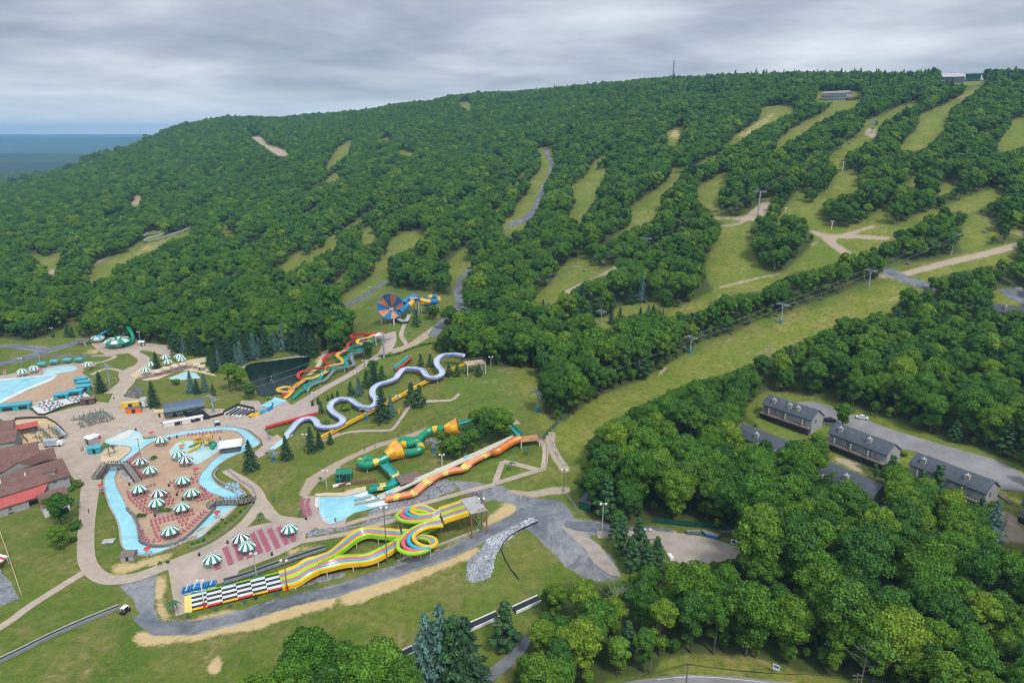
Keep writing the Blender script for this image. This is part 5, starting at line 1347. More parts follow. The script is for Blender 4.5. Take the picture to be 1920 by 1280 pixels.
# ---- lift station: curved dark roof on a dark green frame
a, b = at(306, 762, 5.5), at(381, 750, 5.5); d = b - a; d.z = 0; L = d.length; d.normalize(); nn = Vector((d.y, -d.x, 0)); nn = nn if nn.y < 0 else -nn; z0 = gz(a.x, a.y)
q = lambda s, t, z: P3(a, d, nn, s, t, z0 + z)
st_ = thing('lift_station', q(L / 2, 0, 0), 'chairlift base station with curved dark blue roof and green ends', 'lift station')
pr = [(-3.4, 3.6), (-3.1, 5.0), (-2.0, 6.0), (-.5, 6.4), (1.0, 6.1), (2.4, 5.2), (3.3, 4.0), (3.5, 3.2)]
m = MB(); m.sweep([q(0, 0, 0), q(L, 0, 0)], pr if nn.dot(Vector((d.y, -d.x, 0))) > 0 else [(-x, z) for x, z in pr]); part('roof', m, M_NAVYR, st_)
m = MB()
for s in (.15, L - .15):
    k = len(pr); m.add([q(s, t, z - .1) for t, z in pr], [tuple(range(k))])
m.sweep([q(0, 0, 0), q(L, 0, 0)], [(-3.45, 3.2), (3.5, 2.9)]); m.add([q(0, 3.5, 2.9), q(L, 3.5, 2.9), q(L, 3.5, 3.6), q(0, 3.5, 3.6)], [(0, 1, 2, 3)])
part('end_wall', m, M_DGREEN, st_)
for s in (4, L - 8):
    m = MB(); m.cyl(q(s, 0, -.5), q(s, 0, 3.2), .7, .7, 10); part('column', m, M_DGREEN, st_)
sheet('loading_ramp', Q1([(1580,890),(1720,850),(1810,920),(1800,940),(1620,960)]), M_BLACK, .14)
sheet('loading_ramp', Q1([(1365,975),(1600,925),(1615,950),(1440,985)]), M_DARKSTONE, .12)
def shed(px_, L_, w, h, label, wm, rm, rot, name='shed', cat='shed', roof_h=.9, over=.25, hh=0, slope=True):
    c = at(*px_) if hh == 0 else at(px_[0], px_[1], hh)
    root = thing(name, c, label, cat); ca, sa = math.cos(rot), math.sin(rot)
    q = lambda s, t, z: (c.x + ca * s - sa * t, c.y + sa * s + ca * t, c.z + z)
    m = MB(); m.box((c.x, c.y, c.z - .3), (L_, w, h + .3), rot); part('wall', m, wm, root)
    x, y = L_ / 2 + over, w / 2 + over
    m = MB()
    m.add([q(-x, -y, h), q(x, -y, h), q(x, 0, h + roof_h), q(-x, 0, h + roof_h), q(x, y, h), q(-x, y, h)], [(0, 1, 2, 3), (3, 2, 4, 5), (0, 3, 5), (1, 4, 2), (0, 5, 4, 1)]); part('roof', m, rm, root)
    m = MB(); m.box(q(0, -w / 2 - .02, .1), (L_ * .22, .08, h * .75), rot); part('door', m, M_BLACK, root)
    return root
A1 = math.atan2(d.y, d.x)
shed((333,795), 10.5, 2.2, 1.9, 'long low cream shed with striped roof before the lift station', M_WWALL, M_WHITE, A1, roof_h=.35)
shed((370,788), 4.6, 2.2, 1.9, 'short low cream shed beside the black loading ramp', M_WWALL, M_WHITE, A1, roof_h=.35)
fence(Q1([(1620,965),(1650,970),(1800,935),(1920,905)]), 1.2, 'black panel fence right of the low cream sheds', M_BLACK, solid=True)
shed((246,763), 7.2, 2.3, 2.6, 'yellow food trailer with pale roof behind the orange trailer', M_YEL, mat('cream_roof', (.66,.50,.22), .6), .25, 'food_trailer', 'trailer', .25, .1)
shed((252,773), 6.2, 2.2, 2.5, 'orange food trailer with blue grey roof on a green mat', M_ORANGE, M_NAVYR, .25, 'food_trailer', 'trailer', .25, .1)
sheet('green_mat', Q1([(1050,830),(1080,800),(1230,830),(1240,850),(1100,888)]), M_GREENR, .11)
shed((269,757), 3.4, 5.2, 2.5, 'white and black box truck beside the yellow trailer', M_WHITE, M_CONC, .1, 'box_truck', 'truck', .12, .05)
shed((301,780), 3.6, 2.4, 2.2, 'small straw-coloured hut by the left end of the lift station', M_SAND, M_SAND, .2, roof_h=1.1)
shed((179,848), 4.6, 3.0, 2.5, 'turquoise rental hut standing beside the sand beach', M_TEALW, M_TEAL, .3, roof_h=.5)
shed((173,831), 4.0, 3.4, 2.8, 'open hut with slanted white roof near the turquoise hut', M_GWALL, M_WHITE, -.5, roof_h=.5)
shed((267,648), 3.0, 2.4, 2.4, 'little grey snack hut behind the striped bowl slide', M_GWALL, M_WWALL, .1)
shed((166,757), 5.8, 3.0, 3.0, 'brown gatehouse with round white sign at the sun deck', M_BRICKW, M_TIMBER, .35, roof_h=.7)
shed((243,1046), 3.6, 3.0, 1.7, 'small grey pump house at the foot of the lazy river', M_GWALL, M_TIMBER, .1, roof_h=.9)
shed((204,1016), 3.0, 2.0, .5, 'flat concrete utility lid in the grass beside the river', M_CONC, M_CONC, .15, roof_h=.05)
M_TAUPE = mat('taupe_roof', (0.20,0.13,0.125), .8, .15, .8)
shed((767,906), 7.5, 6.0, 2.2, 'brown flat-roofed pump building between green slide and white slides', M_BRICKW, M_TAUPE, .5, roof_h=.4)
r_ = shed((647,900), 5.2, 4.2, 3.6, 'green two-storey start hut with dark windows', M_GREENR, M_GREENR, .12, 'green_hut', 'hut', roof_h=.8)
b = r_.location
for z in (.6, 2.2):
    for k in range(4): m = MB(); m.box((b.x - 1.9 + k * 1.25, b.y - 2.2 - .0 * k, b.z + z), (.8, .35, 1.0), .12); part('window', m, M_BLACK, r_)
m = MB(); c = at(640, 909, .5); m.beam(at(624,911,.5), at(663,903,.5), 1.3, .5); o = part('boardwalk', m, M_WHITE); tag(o, 'long white deck in front of the green start hut', 'deck')
fence(Z(640,740,.21875,[(-20,800),(60,770),(200,760),(300,750)]), 1.3, 'brown plank fence between start hut and main pool', mat('reddish_planks', (.22,.125,.075), .9, .3, 2), solid=True)
# white pavilion on the river island
a = at(432, 832, 2.6)
root = thing('pavilion', Vector((a.x, a.y, gz(a.x, a.y))), 'white flat-roofed pavilion on the deck beside the lazy river', 'pavilion')
A2 = math.atan2((at(455,823) - at(417,826)).y, (at(455,823) - at(417,826)).x) 
m = MB(); m.box((a.x, a.y, a.z), (8.4, 7.2, .35), A2 + .15)
for k in range(9): m.box((a.x + math.cos(A2 + .15) * (k - 4) * .95, a.y + math.sin(A2 + .15) * (k - 4) * .95, a.z + .35), (.12, 7.0, .08), A2 + .15)
part('roof', m, M_WHITE, root)
m = MB(); m.box((a.x, a.y, root.location.z - .2), (7.2, 6.0, 2.4), A2 + .15); part('wall', m, M_DGREY, root)
# deck with zebra-like seats next to the steps; black queue boards
a = at(430, 776)
# queue deck with white rails
sheet('queue_floor', Q4([(90,800),(210,738),(350,770),(225,832)]), M_WHITEP, .12)
for i in range(7):
    m = MB(); p = Z(400,600,.21875,[(110 + i * 34, 806 - i * 1), (205 + i * 30, 748 + i * 4)])
    for k in range(2):
        pass
    a, b = at(p[0][0], p[0][1] + i * .4, .5), at(p[1][0], p[1][1] + i * .2, .5); m.beam(a, b, .5, .55); o = part('queue_rail', m, M_BLACK if i % 2 else M_DGREY); tag(o, 'dark queue rail on the white striped waiting deck, %s from the left' % nth(i), 'rail', 'dark rails on the striped waiting deck')
fence(Q4([(88,798),(210,735),(352,768)]), 1.2, 'dark timber fence round the striped waiting deck', solid=True)
# ------------------------------------------------------------------ water slides
def gloss(name, col, r=.28): return mat(name, col, r, .10, .5, .5, det=6)
S_RED, S_YEL, S_GRN, S_TEAL = gloss('slide_red', (.56,.045,.035)), gloss('slide_yellow', (.76,.46,.015)), gloss('slide_green', (.010,.25,.125)), gloss('slide_teal', (.02,.31,.27))
S_LAV, S_LAVO, S_ORG, S_SAL = gloss('slide_lavender', (.50,.55,.69)), gloss('slide_violet_wall', (.22,.26,.52)), gloss('slide_orange', (.62,.18,.025)), gloss('slide_salmon', (.74,.33,.17))
S_BLU, S_PNK, S_LIM, S_GRY = gloss('slide_blue', (.03,.38,.50)), gloss('slide_pink', (.66,.11,.15)), gloss('slide_lime', (.33,.58,.02)), gloss('slide_grey', (.22,.28,.30))
S_WHT, S_CRM, S_DBL, S_PYEL = gloss('slide_white', (.66,.66,.63)), gloss('slide_cream', (.62,.60,.52)), gloss('slide_deep_blue', (.02,.19,.46)), gloss('slide_pale_yellow', (.76,.60,.16))
M_POST = mat('slide_post', (.50,.50,.47), .7, .1, 1)
def supports(path, root, every=9, low=.0, r=.18, m=None, minh=.6):
    acc = 0; last = None; n_ = 0
    for p in path:
        if last is not None: acc += (p - last).length
        last = p
        if acc > every and n_ < 60:
            acc = 0; g = gz(p.x, p.y)
            if p.z - g > minh:
                mb = MB(); mb.cyl((p.x, p.y, g - .4), (p.x, p.y, p.z - low), r, r, 7); part('support', mb, m or M_POST, root); n_ += 1
def trough(path, w, hw, inn, out, seg_mi=None, lip=None):
    pr = [(-w/2, hw), (-w/2, 0), (-w/3, -.32), (w/3, -.32), (w/2, 0), (w/2, hw), (w/2-.16, hw), (w/2-.24, .22), (w/3-.1, -.08), (-w/3+.1, -.08), (-w/2+.24, .22), (-w/2+.16, hw)]
    mb = MB()
    def f(i, j):
        if seg_mi:
            k = seg_mi(i)
            if k is not None: return k
        return 1 if j < 5 else (2 if (j in (5, 11) and lip) else 0)
    mb.sweep(path, pr, closed=True, seg_mi=f)
    for e in (0, len(path) - 1): pass
    mats_ = [inn, out, lip or inn]
    return mb, mats_
def slide(name, L, w, hw, inn, out, label, h=None, n=7, every=9, seg_mi=None, extra=(), lip=None, cat='water slide', group=None, post=None):
    P = px_path(L, n, h); c = at(L[0][0], L[0][1])
    root = thing(name, Vector((P[0].x, P[0].y, gz(P[0].x, P[0].y))), label, cat, group)
    mb, ms = trough(P, w, hw, inn, out, seg_mi, lip)
    part('channel', mb, ms + list(extra), root)
    supports(P, root, every, .25, m=post)
    return root, P
def tube_run(root, P, r, m1, m2=None, seg=None, name='tube', n=12, bands=True):
    mb = MB(); f = (lambda i, j: 1 if seg and seg(i) else 0)
    mb.tube(P, r, n, seg_mi=f)
    o = part(name, mb, [m1, m2 or m1], root, smooth=False)
    if bands:
        fl = MB(); acc = 0
        for i in range(1, len(P)):
            acc += (P[i] - P[i-1]).length
            if acc > 2.6:
                acc = 0; d = (P[i] - P[i-1]).normalized(); fl.cyl(P[i] - d * .09, P[i] + d * .09, r * 1.07, r * 1.07, n, 1 if seg and seg(i) else 0, caps=False)
        if fl.v: part('joint_rings', fl, [m1, m2 or m1], root)
    return o

# lavender river slide
r_, P = slide('lavender_slide', [(870,668,5),(849,665.6,5),(830,668,4.4),(819,677,4),(821,688,3.6),(829,698,3.2),(827,705,2.8),(814,710,2.6),(801,707,2.5),(795,700,2.4),(789,694.5,2.3),(772,692,2.2),(757,694,2.1),(748,703,2),(742,711,2),(728,717,2),(711,722,2),(700,731,2),(699,742,2),(706,752,2),(703,760,1.9),(692,765,1.9),(676,763,1.9),(665,757,1.8),(656,751,1.8),(638,749.5,1.8),(624,756,1.7),(619,766,1.7),(626,776,1.7),(640,785,1.6),(643,792,1.6),(632,800,1.6),(612,803,1.6),(597,800,1.5),(593,792,1.4),(584,786,1.4),(568,788,1.2),(556,796,1),(548,806,.8),(538,817,.3)],
            2.7, .95, S_LAV, S_LAVO, 'wide lavender slide winding down the middle slope', every=11)
# yellow double slide
r_, P = slide('yellow_slide', [(882,679,5),(860,687,3.4),(832,699,1.5),(797,717,1.2),(737,750,1.2),(667,787,1.2),(604,820,.5)], 2.3, .5, S_YEL, S_YEL, 'long straight yellow double slide crossing the lavender slide', every=12, n=5)
mb = MB(); mb.sweep([p + Vector((0, 0, .04)) for p in P], [(-.12, 0), (-.12, .42), (.12, .42), (.12, 0)]); part('divider', mb, mat('slide_amber', (.42,.24,.02), .4), r_)
r_, P = slide('red_slide', [(597,774,2.4),(560,784,1.6),(498,801.5,.5)], 1.7, .5, S_RED, S_RED, 'straight red slide ending on the plaza left of the lavender slide', every=9, n=5)
for k, (c, lb) in enumerate(((S_BLU, 'blue'), (S_GRN, 'green'), (S_RED, 'red'))):
    slide('kids_slide', Z(600,480,.1875,[(890+k*14,1000+k*8),(850+k*12,1030+k*9),(800+k*12,1075+k*9),(740+k*10,1115+k*12)]), 1.2, .4, c, c, 'short straight %s kids slide among the pines above the lavender slide' % lb, h=1.6, every=7, n=4, cat='kids slide')
# four body slides
g = 'body slides beside the pond'
slide('body_slide', [(706,624,6),(690,627,6),(674,626,5.6),(661,629,5.2),(662,634,5),(676,635,4.6),(688,631,4.4),(684,637,3.8),(664,640,3.4),(653,645,3),(651,652,2.8),(640,660,2.6),(625,663,2.6),(612,668,2.6),(607,675,2.4),(613,681,2.4),(619,686,2.2),(608,690,2.2),(590,691,2.2),(572,695,2),(561,700,2),(560,708,1.9),(570,711,1.8),(566,716,1.6),(553,724,1.4),(543,733,1.2),(530,742,.6)], 1.7, .55, S_RED, S_RED, 'red twisting body slide with two loops beside the pond', group=g)
slide('body_slide', [(706,627,5.6),(690,633,5.4),(674,637,5),(670,643,4.8),(682,646,4.4),(693,643,4),(690,640,3.8),(678,640,3.6),(670,650,3.2),(655,656,3),(641,660,2.8),(632,667,2.8),(640,674,2.6),(643,681,2.4),(625,685,2.2),(613,689,2.2),(612,697,2),(590,708,1.8),(575,711,1.8),(562,719,1.6),(550,727,1.4),(535,726,1.4),(523,729,1.4),(522,733,1.3),(538,735,1.2),(549,731,1.1),(543,740,.9),(534,747,.5)], 1.8, .55, S_YEL, S_CRM, 'yellow twisting body slide with a loop near its end', group=g)
slide('body_slide', [(700,640,5),(685,648,4.8),(664,650,4.4),(653,655,4),(664,659,3.8),(680,656,3.6),(682,652,3.5),(666,660,3.2),(654,668,3),(648,675,2.8),(650,684,2.6),(641,689,2.4),(620,692,2.2),(606,696,2),(603,705,2),(598,713,1.9),(582,719,1.8),(571,725,1.7),(573,729,1.6),(562,736,1.2),(549,748,.5)], 1.7, .6, S_TEAL, S_GRN, 'teal and green body slide with one tight loop', group=g)
slide('body_slide', [(690,655,4),(676,661,3.6),(660,664,3.2),(660,675,2.8),(664,683,2.6),(652,688,2.4),(630,692,2.2),(622,700,2),(610,712,1.8),(592,719,1.6),(580,726,1.4),(577,733,1)], 1.5, .6, S_GRY, S_GRY, 'dull grey enclosed body slide right of the green one', group=g)
# start deck of the body slides
def platform(px_, size, h, label, rot=0, name='start_tower', rail=True, dm=None, brace=True, pm=None):
    c = px_ if isinstance(px_, Vector) else at(*px_, h); c.z = gz(c.x, c.y); root = thing(name, c, label, 'start tower'); ca, sa = math.cos(rot), math.sin(rot)
    q = lambda s, t, z: (c.x + ca * s - sa * t, c.y + sa * s + ca * t, c.z + z)
    m = MB(); m.box(q(0, 0, h - .25), (size[0], size[1], .25), rot); part('deck', m, dm or M_CONC, root)
    for sx in (-1, 1):
        for sy in (-1, 1):
            m = MB(); m.box(q(sx * (size[0] / 2 - .3), sy * (size[1] / 2 - .3), -.5), (.4, .4, h + .25), rot); part('leg', m, pm or M_POST, root)
    if brace:
        m = MB()
        for sy in (-1, 1):
            a_, b_ = q(-(size[0] / 2 - .3), sy * (size[1] / 2 - .3), 0), q(size[0] / 2 - .3, sy * (size[1] / 2 - .3), h - .5)
            m.beam(a_, b_, .12, .12); m.beam((a_[0], a_[1], b_[2]), (b_[0], b_[1], a_[2]), .12, .12)
        part('brace', m, M_STEEL, root)
    if rail:
        m = MB(); x, y = size[0] / 2, size[1] / 2
        for zz in (.55, 1.05):
            m.beam(q(-x, y, h + zz), q(x, y, h + zz), .1, .12); m.beam(q(x, -y, h + zz), q(x, y, h + zz), .1, .12); m.beam(q(-x * .2, -y, h + zz), q(x, -y, h + zz), .1, .12)
        for i in range(7): m.box(q(-x + i * x / 3, y, h), (.1, .1, 1.05), rot); 
        for i in range(5): m.box(q(x, -y + i * y / 2, h), (.1, .1, 1.05), rot)
        part('railing', m, pm or M_TIMBER, root)
    return root, q
platform((711,626), (6, 5), 5.2, 'white start deck with red canopy at the top of the body slides', .5, dm=M_WHITE)
m = MB(); c = at(719, 622, 6); m.box(c, (2.2, 2.2, .2), .4); m.cyl(c - Vector((0, 0, 6)), c, .1, .1, 6); o = part('lifeguard_canopy', m, S_RED); tag(o, 'small red canopy at the top of the body slides', 'canopy')
platform((890,679), (9, 6), 5.0, 'tan start deck at the top of the lavender and yellow slides', .35, dm=mat('sand_deck', (.46,.36,.26), .8))
platform((776,558), (5, 5), 9.5, 'tall grey start tower between the giant funnel and blue tubes', .3, dm=M_CONC)

# giant blue and orange funnel
c0 = at(735, 606); Rr = 125 * .1875 / F * 0 + 7.6
yy = c0.y; Cc = Vector(world_from(732, 574, yy)); dpt = Cc.y * CP - (Cc.z - CAMH) * SP; Rr = 128 * .1875 / F * dpt
tocam = (Vector((0, 0, CAMH)) - Cc).normalized()
apex = Cc - Vector((tocam.x, tocam.y, 0)).normalized() * 9.5 + Vector((.6, 0, -3.6))
root = thing('giant_funnel', c0, 'giant blue and orange striped funnel slide open towards the park', 'water slide')
axis = (tocam + Vector((0.02, 0, .0))).normalized(); uu = axis.cross(Vector((0, 0, 1))).normalized(); vv = uu.cross(axis)
NS = 60; rings = []
for k in range(9):
    t = k / 8; rad = Rr * (.10 + .90 * t ** .85); cc = apex.lerp(Cc, t)
    rings.append([cc + uu * rad * math.cos(2 * math.pi * j / NS) + vv * rad * math.sin(2 * math.pi * j / NS) for j in range(NS)])
m = MB(); vs = [p for r in rings for p in r]; fs = []; ms = []
for k in range(8):
    for j in range(NS): fs.append((k * NS + j, k * NS + (j + 1) % NS, (k + 1) * NS + (j + 1) % NS, (k + 1) * NS + j)); ms.append(((j + 3) // 6) % 2)
m.add(vs, fs, ms)
S_ORF = gloss('funnel_orange', (.74,.31,.13), .4); part('cone', m, [S_DBL, S_ORF], root)
m = MB(); ring = [Cc + uu * Rr * math.cos(2 * math.pi * j / NS) + vv * Rr * math.sin(2 * math.pi * j / NS) for j in range(NS + 1)]
for j in range(NS): m.cyl(ring[j], ring[j + 1], .22, .22, 5, caps=False)
part('rim', m, S_DBL, root)
m = MB(); m.box(apex + tocam * 1.2 + Vector((0, 0, -.9)), (2.6, 1.6, 1.6)); part('outflow', m, M_WPALE, root)
for px_, py_ in ((620, 680), (740, 690), (690, 640), (800, 650)):
    b = at(*Z(600, 480, .1875, [(px_, py_)])[0]); m = MB(); m.cyl(b - Vector((0, 0, .5)), b + Vector((0, 0, 5.5)), .45, .4, 8); part('support', m, M_POST, root)
sheet('splash_slab', K8([(620,680),(720,640),(860,600),(880,640),(800,670),(700,690)]), M_DARKSTONE, .08)
mb = MB(); P = [at(*Z(600,480,.1875,[(x, y)])[0], h) for x, y, h in ((745,600,2.5),(800,640,2),(860,650,1.6),(880,620,1.6),(895,580,2.2))]
mb.sweep(spline(P, 4), [(-1.1, .5), (-1.1, 0), (1.1, 0), (1.1, .5)]); part('exit_stair', mb, M_CONC, root)
# tubes feeding it
KK = lambda L: [(600 + x * .1875, 480 + y * .1875, h) for x, y, h in L]
root = thing('twisting_tube', at(790, 590), 'blue and yellow tube slide coiling behind the giant funnel', 'water slide')
P = px_path(KK([(960,400,9),(1000,430,9),(1060,452,8.6),(1120,455,8.2),(1180,450,8),(1190,425,7.6),(1150,405,7.4),(1100,410,7),(1080,430,6.8),(1110,460,6.4),(1150,480,6),(1100,490,5.5),(1020,475,5.2)]), 7)
tube_run(root, P, 1.25, S_DBL, S_YEL, lambda i: (i // 9) % 2 == 1); supports(P, root, 10, 1.2)
P = px_path(KK([(950,415,8.5),(915,470,7.5),(880,495,7),(845,520,6.5),(800,560,5.5)]), 7)
tube_run(root, P, 1.6, S_DBL, S_YEL, lambda i: 5 < i < 14)
P = px_path(KK([(930,400,9),(890,425,8.6),(850,455,8.3),(835,480,7.8)]), 6); tube_run(root, P, 1.5, S_DBL, S_DBL)

# green and yellow tube slide with two small funnels
K = lambda L: [(640 + x * .21875, 740 + y * .21875, h) for x, y, h in L]
root = thing('green_tube_slide', at(830, 850), 'green and yellow enclosed tube slide with two orange funnels', 'water slide')
P = px_path(K([(1520,345,4),(1470,300,3.6),(1420,260,3.4),(1370,235,3.2),(1300,205,3),(1220,190,3),(1140,215,3),(1080,240,3),(1010,255,3.2)]), 7)
mb, ms = trough(P, 2.6, 1.0, S_TEAL, S_GRN, lambda i: 3 if 11 < i < 15 else None); part('open_channel', mb, ms + [S_PYEL], root); supports(P, root, 9, .3)
P = px_path(K([(890,300,3.4),(850,292,3.4),(790,298,3.4),(735,320,3.3),(690,355,3.2),(655,395,3.1),(600,415,3),(545,425,2.9),(510,410,2.9),(520,392,2.9),(580,388,2.9),(640,410,2.7),(680,440,2.5),(670,470,2.4),(610,490,2.3),(540,495,2.3)]), 8)
tube_run(root, P, 1.42, S_GRN, S_YEL, lambda i: (10 < i % 42 < 17)); supports(P, root, 8, 1.3)
P = px_path(K([(400,530,3.4),(360,550,3.3),(300,575,3.2),(250,595,3),(200,600,3),(165,592,2.9),(168,568,2.9),(210,552,2.8),(270,560,2.7),(330,590,2.5)]), 8)
tube_run(root, P, 1.42, S_GRN, S_YEL, lambda i: (13 < i < 20) or 43 < i < 48); supports(P, root, 8, 1.3)
P = px_path(K([(355,590,2.6),(385,625,2.5),(425,665,2.3),(460,695,2.2),(470,730,2.1),(440,770,1.9),(390,790,1.7),(320,800,1.4),(235,822,.7)]), 7)
mb, ms = trough(P, 3.2, 1.1, S_TEAL, S_GRN, lambda i: 3 if (17 < i < 22 or 43 < i < 49) else None); part('open_channel', mb, ms + [S_PYEL], root); supports(P, root, 9, .3)
def funnel(pa, ra, pb, rb, label, ha, hb):
    a, b = at(*pa, ha), at(*pb, hb); m = MB(); d = (b - a).normalized(); u = d.orthogonal().normalized(); w = d.cross(u); N_ = 32
    rg = []
    for k in range(7):
        t = k / 6; r = ra + (rb - ra) * t ** .8; c = a.lerp(b, t); rg += [c + u * r * math.cos(2 * math.pi * j / N_) + w * r * math.sin(2 * math.pi * j / N_) for j in range(N_)]
    fs, ms = [], []
    for k in range(6):
        for j in range(N_): fs.append((k * N_ + j, k * N_ + (j + 1) % N_, (k + 1) * N_ + (j + 1) % N_, (k + 1) * N_ + j)); ms.append(((j // 4) + (k // 3)) % 2)
    m.add(rg, fs, ms); rt = part('funnel', m, [gloss('funnel_amber', (.68,.25,.03)), S_YEL], root, label=label)
    fl = MB()
    for r, c in ((rb, b),):
        pts_ = [c + u * r * math.cos(2 * math.pi * j / N_) + w * r * math.sin(2 * math.pi * j / N_) for j in range(N_ + 1)]
        for j in range(N_): fl.cyl(pts_[j], pts_[j + 1], .14, .14, 4, caps=False)
    part('funnel_rim', fl, [S_ORG], root)
    c = a.lerp(b, .7); m = MB()
    for k in (-1.6, 1.6): m.cyl((c.x + k, c.y, gz(c.x, c.y) - .3), (c.x + k, c.y, c.z - rb * .5), .2, .2, 6)
    part('support', m, M_POST, root)
funnel((723,855), 1.4, (746,842), 3.9, 'lower orange and yellow funnel, mouth up', 3.6, 3.4)
funnel((833,804), 1.4, (858,800), 3.5, 'upper orange and yellow funnel with open mouth', 3.4, 3.2)
# start tower right
rt, q = platform((992,821), (7.5, 4.5), 2.4, 'wooden start deck with red parasol over the orange and white slides', .25, dm=mat('orange_deck', (.50,.26,.12), .8), brace=False)
# orange slide: tube then open
root = thing('orange_slide', at(900, 862), 'orange slide, enclosed at the top then an open wavy channel with yellow pads', 'water slide')
P = px_path(K([(1535,375,3),(1500,385,3),(1440,415,2.8),(1380,455,2.6),(1340,480,2.5),(1300,490,2.4)]), 6); tube_run(root, P, 1.35, S_ORG)
P = px_path(K([(1300,492,1.8),(1250,512,1.7),(1180,545,1.7),(1105,587,1.7),(1040,640,1.7),(960,655,1.6),(880,675,1.6),(812,705,1.5),(750,745,1.5),(690,790,1.4),(640,835,1.3),(590,858,1.2),(530,870,1),(450,885,.8),(375,903,.5)]), 7)
mb, ms = trough(P, 3.1, .8, S_SAL, S_ORG, lambda i: 3 if (i % 16 in (7, 8, 9, 10)) else None); part('open_channel', mb, ms + [S_PYEL], root); supports(P, root, 9, .3)
root = thing('white_slide', at(850, 870), 'pair of straight white speed slides running down to the main pool', 'water slide')
for k in (0, 1):
    P = px_path(K([(1505 + k * 12,345 + k * 14,3),(1100 + k * 10,528 + k * 14,2.2),(700 + k * 10,705 + k * 14,1.8),(310 + k * 20,878 + k * 14,.6)]), 6)
    mb, ms = trough(P, 1.15, .5, S_CRM, S_WHT, lambda i: None); part('channel', mb, ms, root)
    if k == 0: supports(P, root, 9, .3)
for x, y in ((1440,378),(1080,535),(830,645),(410,840)):
    m = MB(); c = at(*Z(640,740,.21875,[(x, y)])[0], 2.3 if x > 1000 else 1.6); m.box(c, (2.2, 1.5, .5), .45); part('pad', m, M_WATER, root)

# rainbow mat racer
root = thing('rainbow_slide', at(700, 1040), 'eight lane rainbow mat slide with coiling tubes and black and white checkered finish', 'water slide')
LC = [S_YEL, S_BLU, S_PNK, S_LIM, S_LIM, S_PNK, S_BLU, S_YEL]
def lanes(U, D, cols, steps=6, wide=None):
    """U, D = [(px, py, h)] upper and lower edge; one channel per colour."""
    A_, B_ = px_path(U, steps), px_path(D, steps); n_ = len(cols)
    ws = np.array([1.5 if (wide and i in wide) else 1.0 for i in range(n_)]); cu = np.concatenate([[0], np.cumsum(ws)]) / ws.sum()
    for k, mt in enumerate(cols):
        mb = MB(); fr = np.linspace(cu[k], cu[k + 1], 5); vs, fs = [], []
        for a_, b_ in zip(A_, B_):
            for j, f in enumerate(fr):
                p = a_.lerp(b_, float(f)); vs.append((p.x, p.y, p.z + (.42, .06, 0, .06, .42)[j]))
        for i in range(len(A_) - 1):
            for j in range(4): a0 = i * 5 + j; fs.append((a0, a0 + 1, a0 + 6, a0 + 5))
        mb.add(vs, fs); part('lane', mb, mt, root)
    for E_ in (A_, B_):
        mb = MB(); mb.sweep(E_, [(-.1, -.7), (-.1, .5), (.1, .5), (.1, -.7)]); part('side_rail', mb, cols[0] if E_ is A_ else cols[-1], root)
    mid = [a_.lerp(b_, .5) for a_, b_ in zip(A_, B_)]; return A_, B_, mid
W8 = (0, 7)
A_, B_, M_ = lanes([(864,939,8.4),(850,944,7.4),(838,948,6.6),(823,953,6)], [(880,962,8.4),(866,967,7.4),(852,971,6.6),(832,978,6)], LC, 4, W8); supports(M_, root, 9, .6, .3)
A_, B_, M_ = lanes([(593,1043.6,2.2),(573,1049,2.1),(552,1062,1.2),(522,1072.5,.7)], [(601,1071,2.2),(580,1082,2.1),(558,1096,1.2),(530,1103,.7)], LC, 6, W8); supports(B_, root, 7, .6, .16)
A_, B_, M_ = lanes([(750,994,2.6),(714,991,2.4),(683,990,2.3),(661,999,2.4),(639,1017,2.6),(617,1035,2.6),(593,1043.6,2.4)], [(754,1010,2.6),(714,1007,2.4),(689,1005,2.3),(668,1014,2.4),(646,1031,2.6),(626,1044,2.6),(597,1057.6,2.4)], LC[:4], 6); supports(B_, root, 7, .6, .16)
A_, B_, M_ = lanes([(743,1012,2.6),(714,1027,2.4),(684,1040,2.2),(645,1042,2.2),(617,1047,2.3),(597,1057,2.4)], [(748,1026,2.6),(723,1042,2.4),(692,1055,2.2),(648,1060,2.2),(624,1065.5,2.3),(601,1071,2.4)], LC[4:], 6); supports(B_, root, 7, .6, .16)
K_ = lambda L, hs: [(640 + x * .21875, 900 + y * .21875, h) for (x, y), h in zip(L, hs)]
loG = [(850,335),(700,375),(570,445),(495,520),(490,585),(560,622),(650,624),(740,595),(775,550),(730,505),(620,492),(520,500),(455,520)]
loY = [(872,388),(765,400),(675,430),(620,480),(640,530),(710,567),(780,566),(815,532),(785,495),(700,482),(620,505),(550,535),(480,560)]
upG = [(842,318),(740,345),(620,358),(520,345),(476,310),(510,272),(600,258),(720,275),(820,325),(835,385),(760,430),(640,480),(530,492)]
upY = [(850,250),(790,285),(710,298),(635,288),(598,258),(635,228),(695,220),(755,240),(850,300),(860,350),(770,400),(680,440),(530,430)]
hs = [6,5.8,5.5,5.2,4.9,4.6,4.3,4,3.8,3.6,3.3,3,2.8]
for G_, Y_, cols in ((loG, loY, (S_LIM, S_PNK, S_BLU, S_YEL)), (upG, upY, (S_LIM, S_PNK, S_BLU, S_YEL))):
    for k, mt in enumerate(cols):
        f = k / 3; L = [((1 - f) * a_[0] + f * b_[0], (1 - f) * a_[1] + f * b_[1]) for a_, b_ in zip(G_, Y_)]
        P = px_path(K_(L, hs), 7); tube_run(root, P, .62, mt, n=9); supports(P, root, 14, .5, .14)
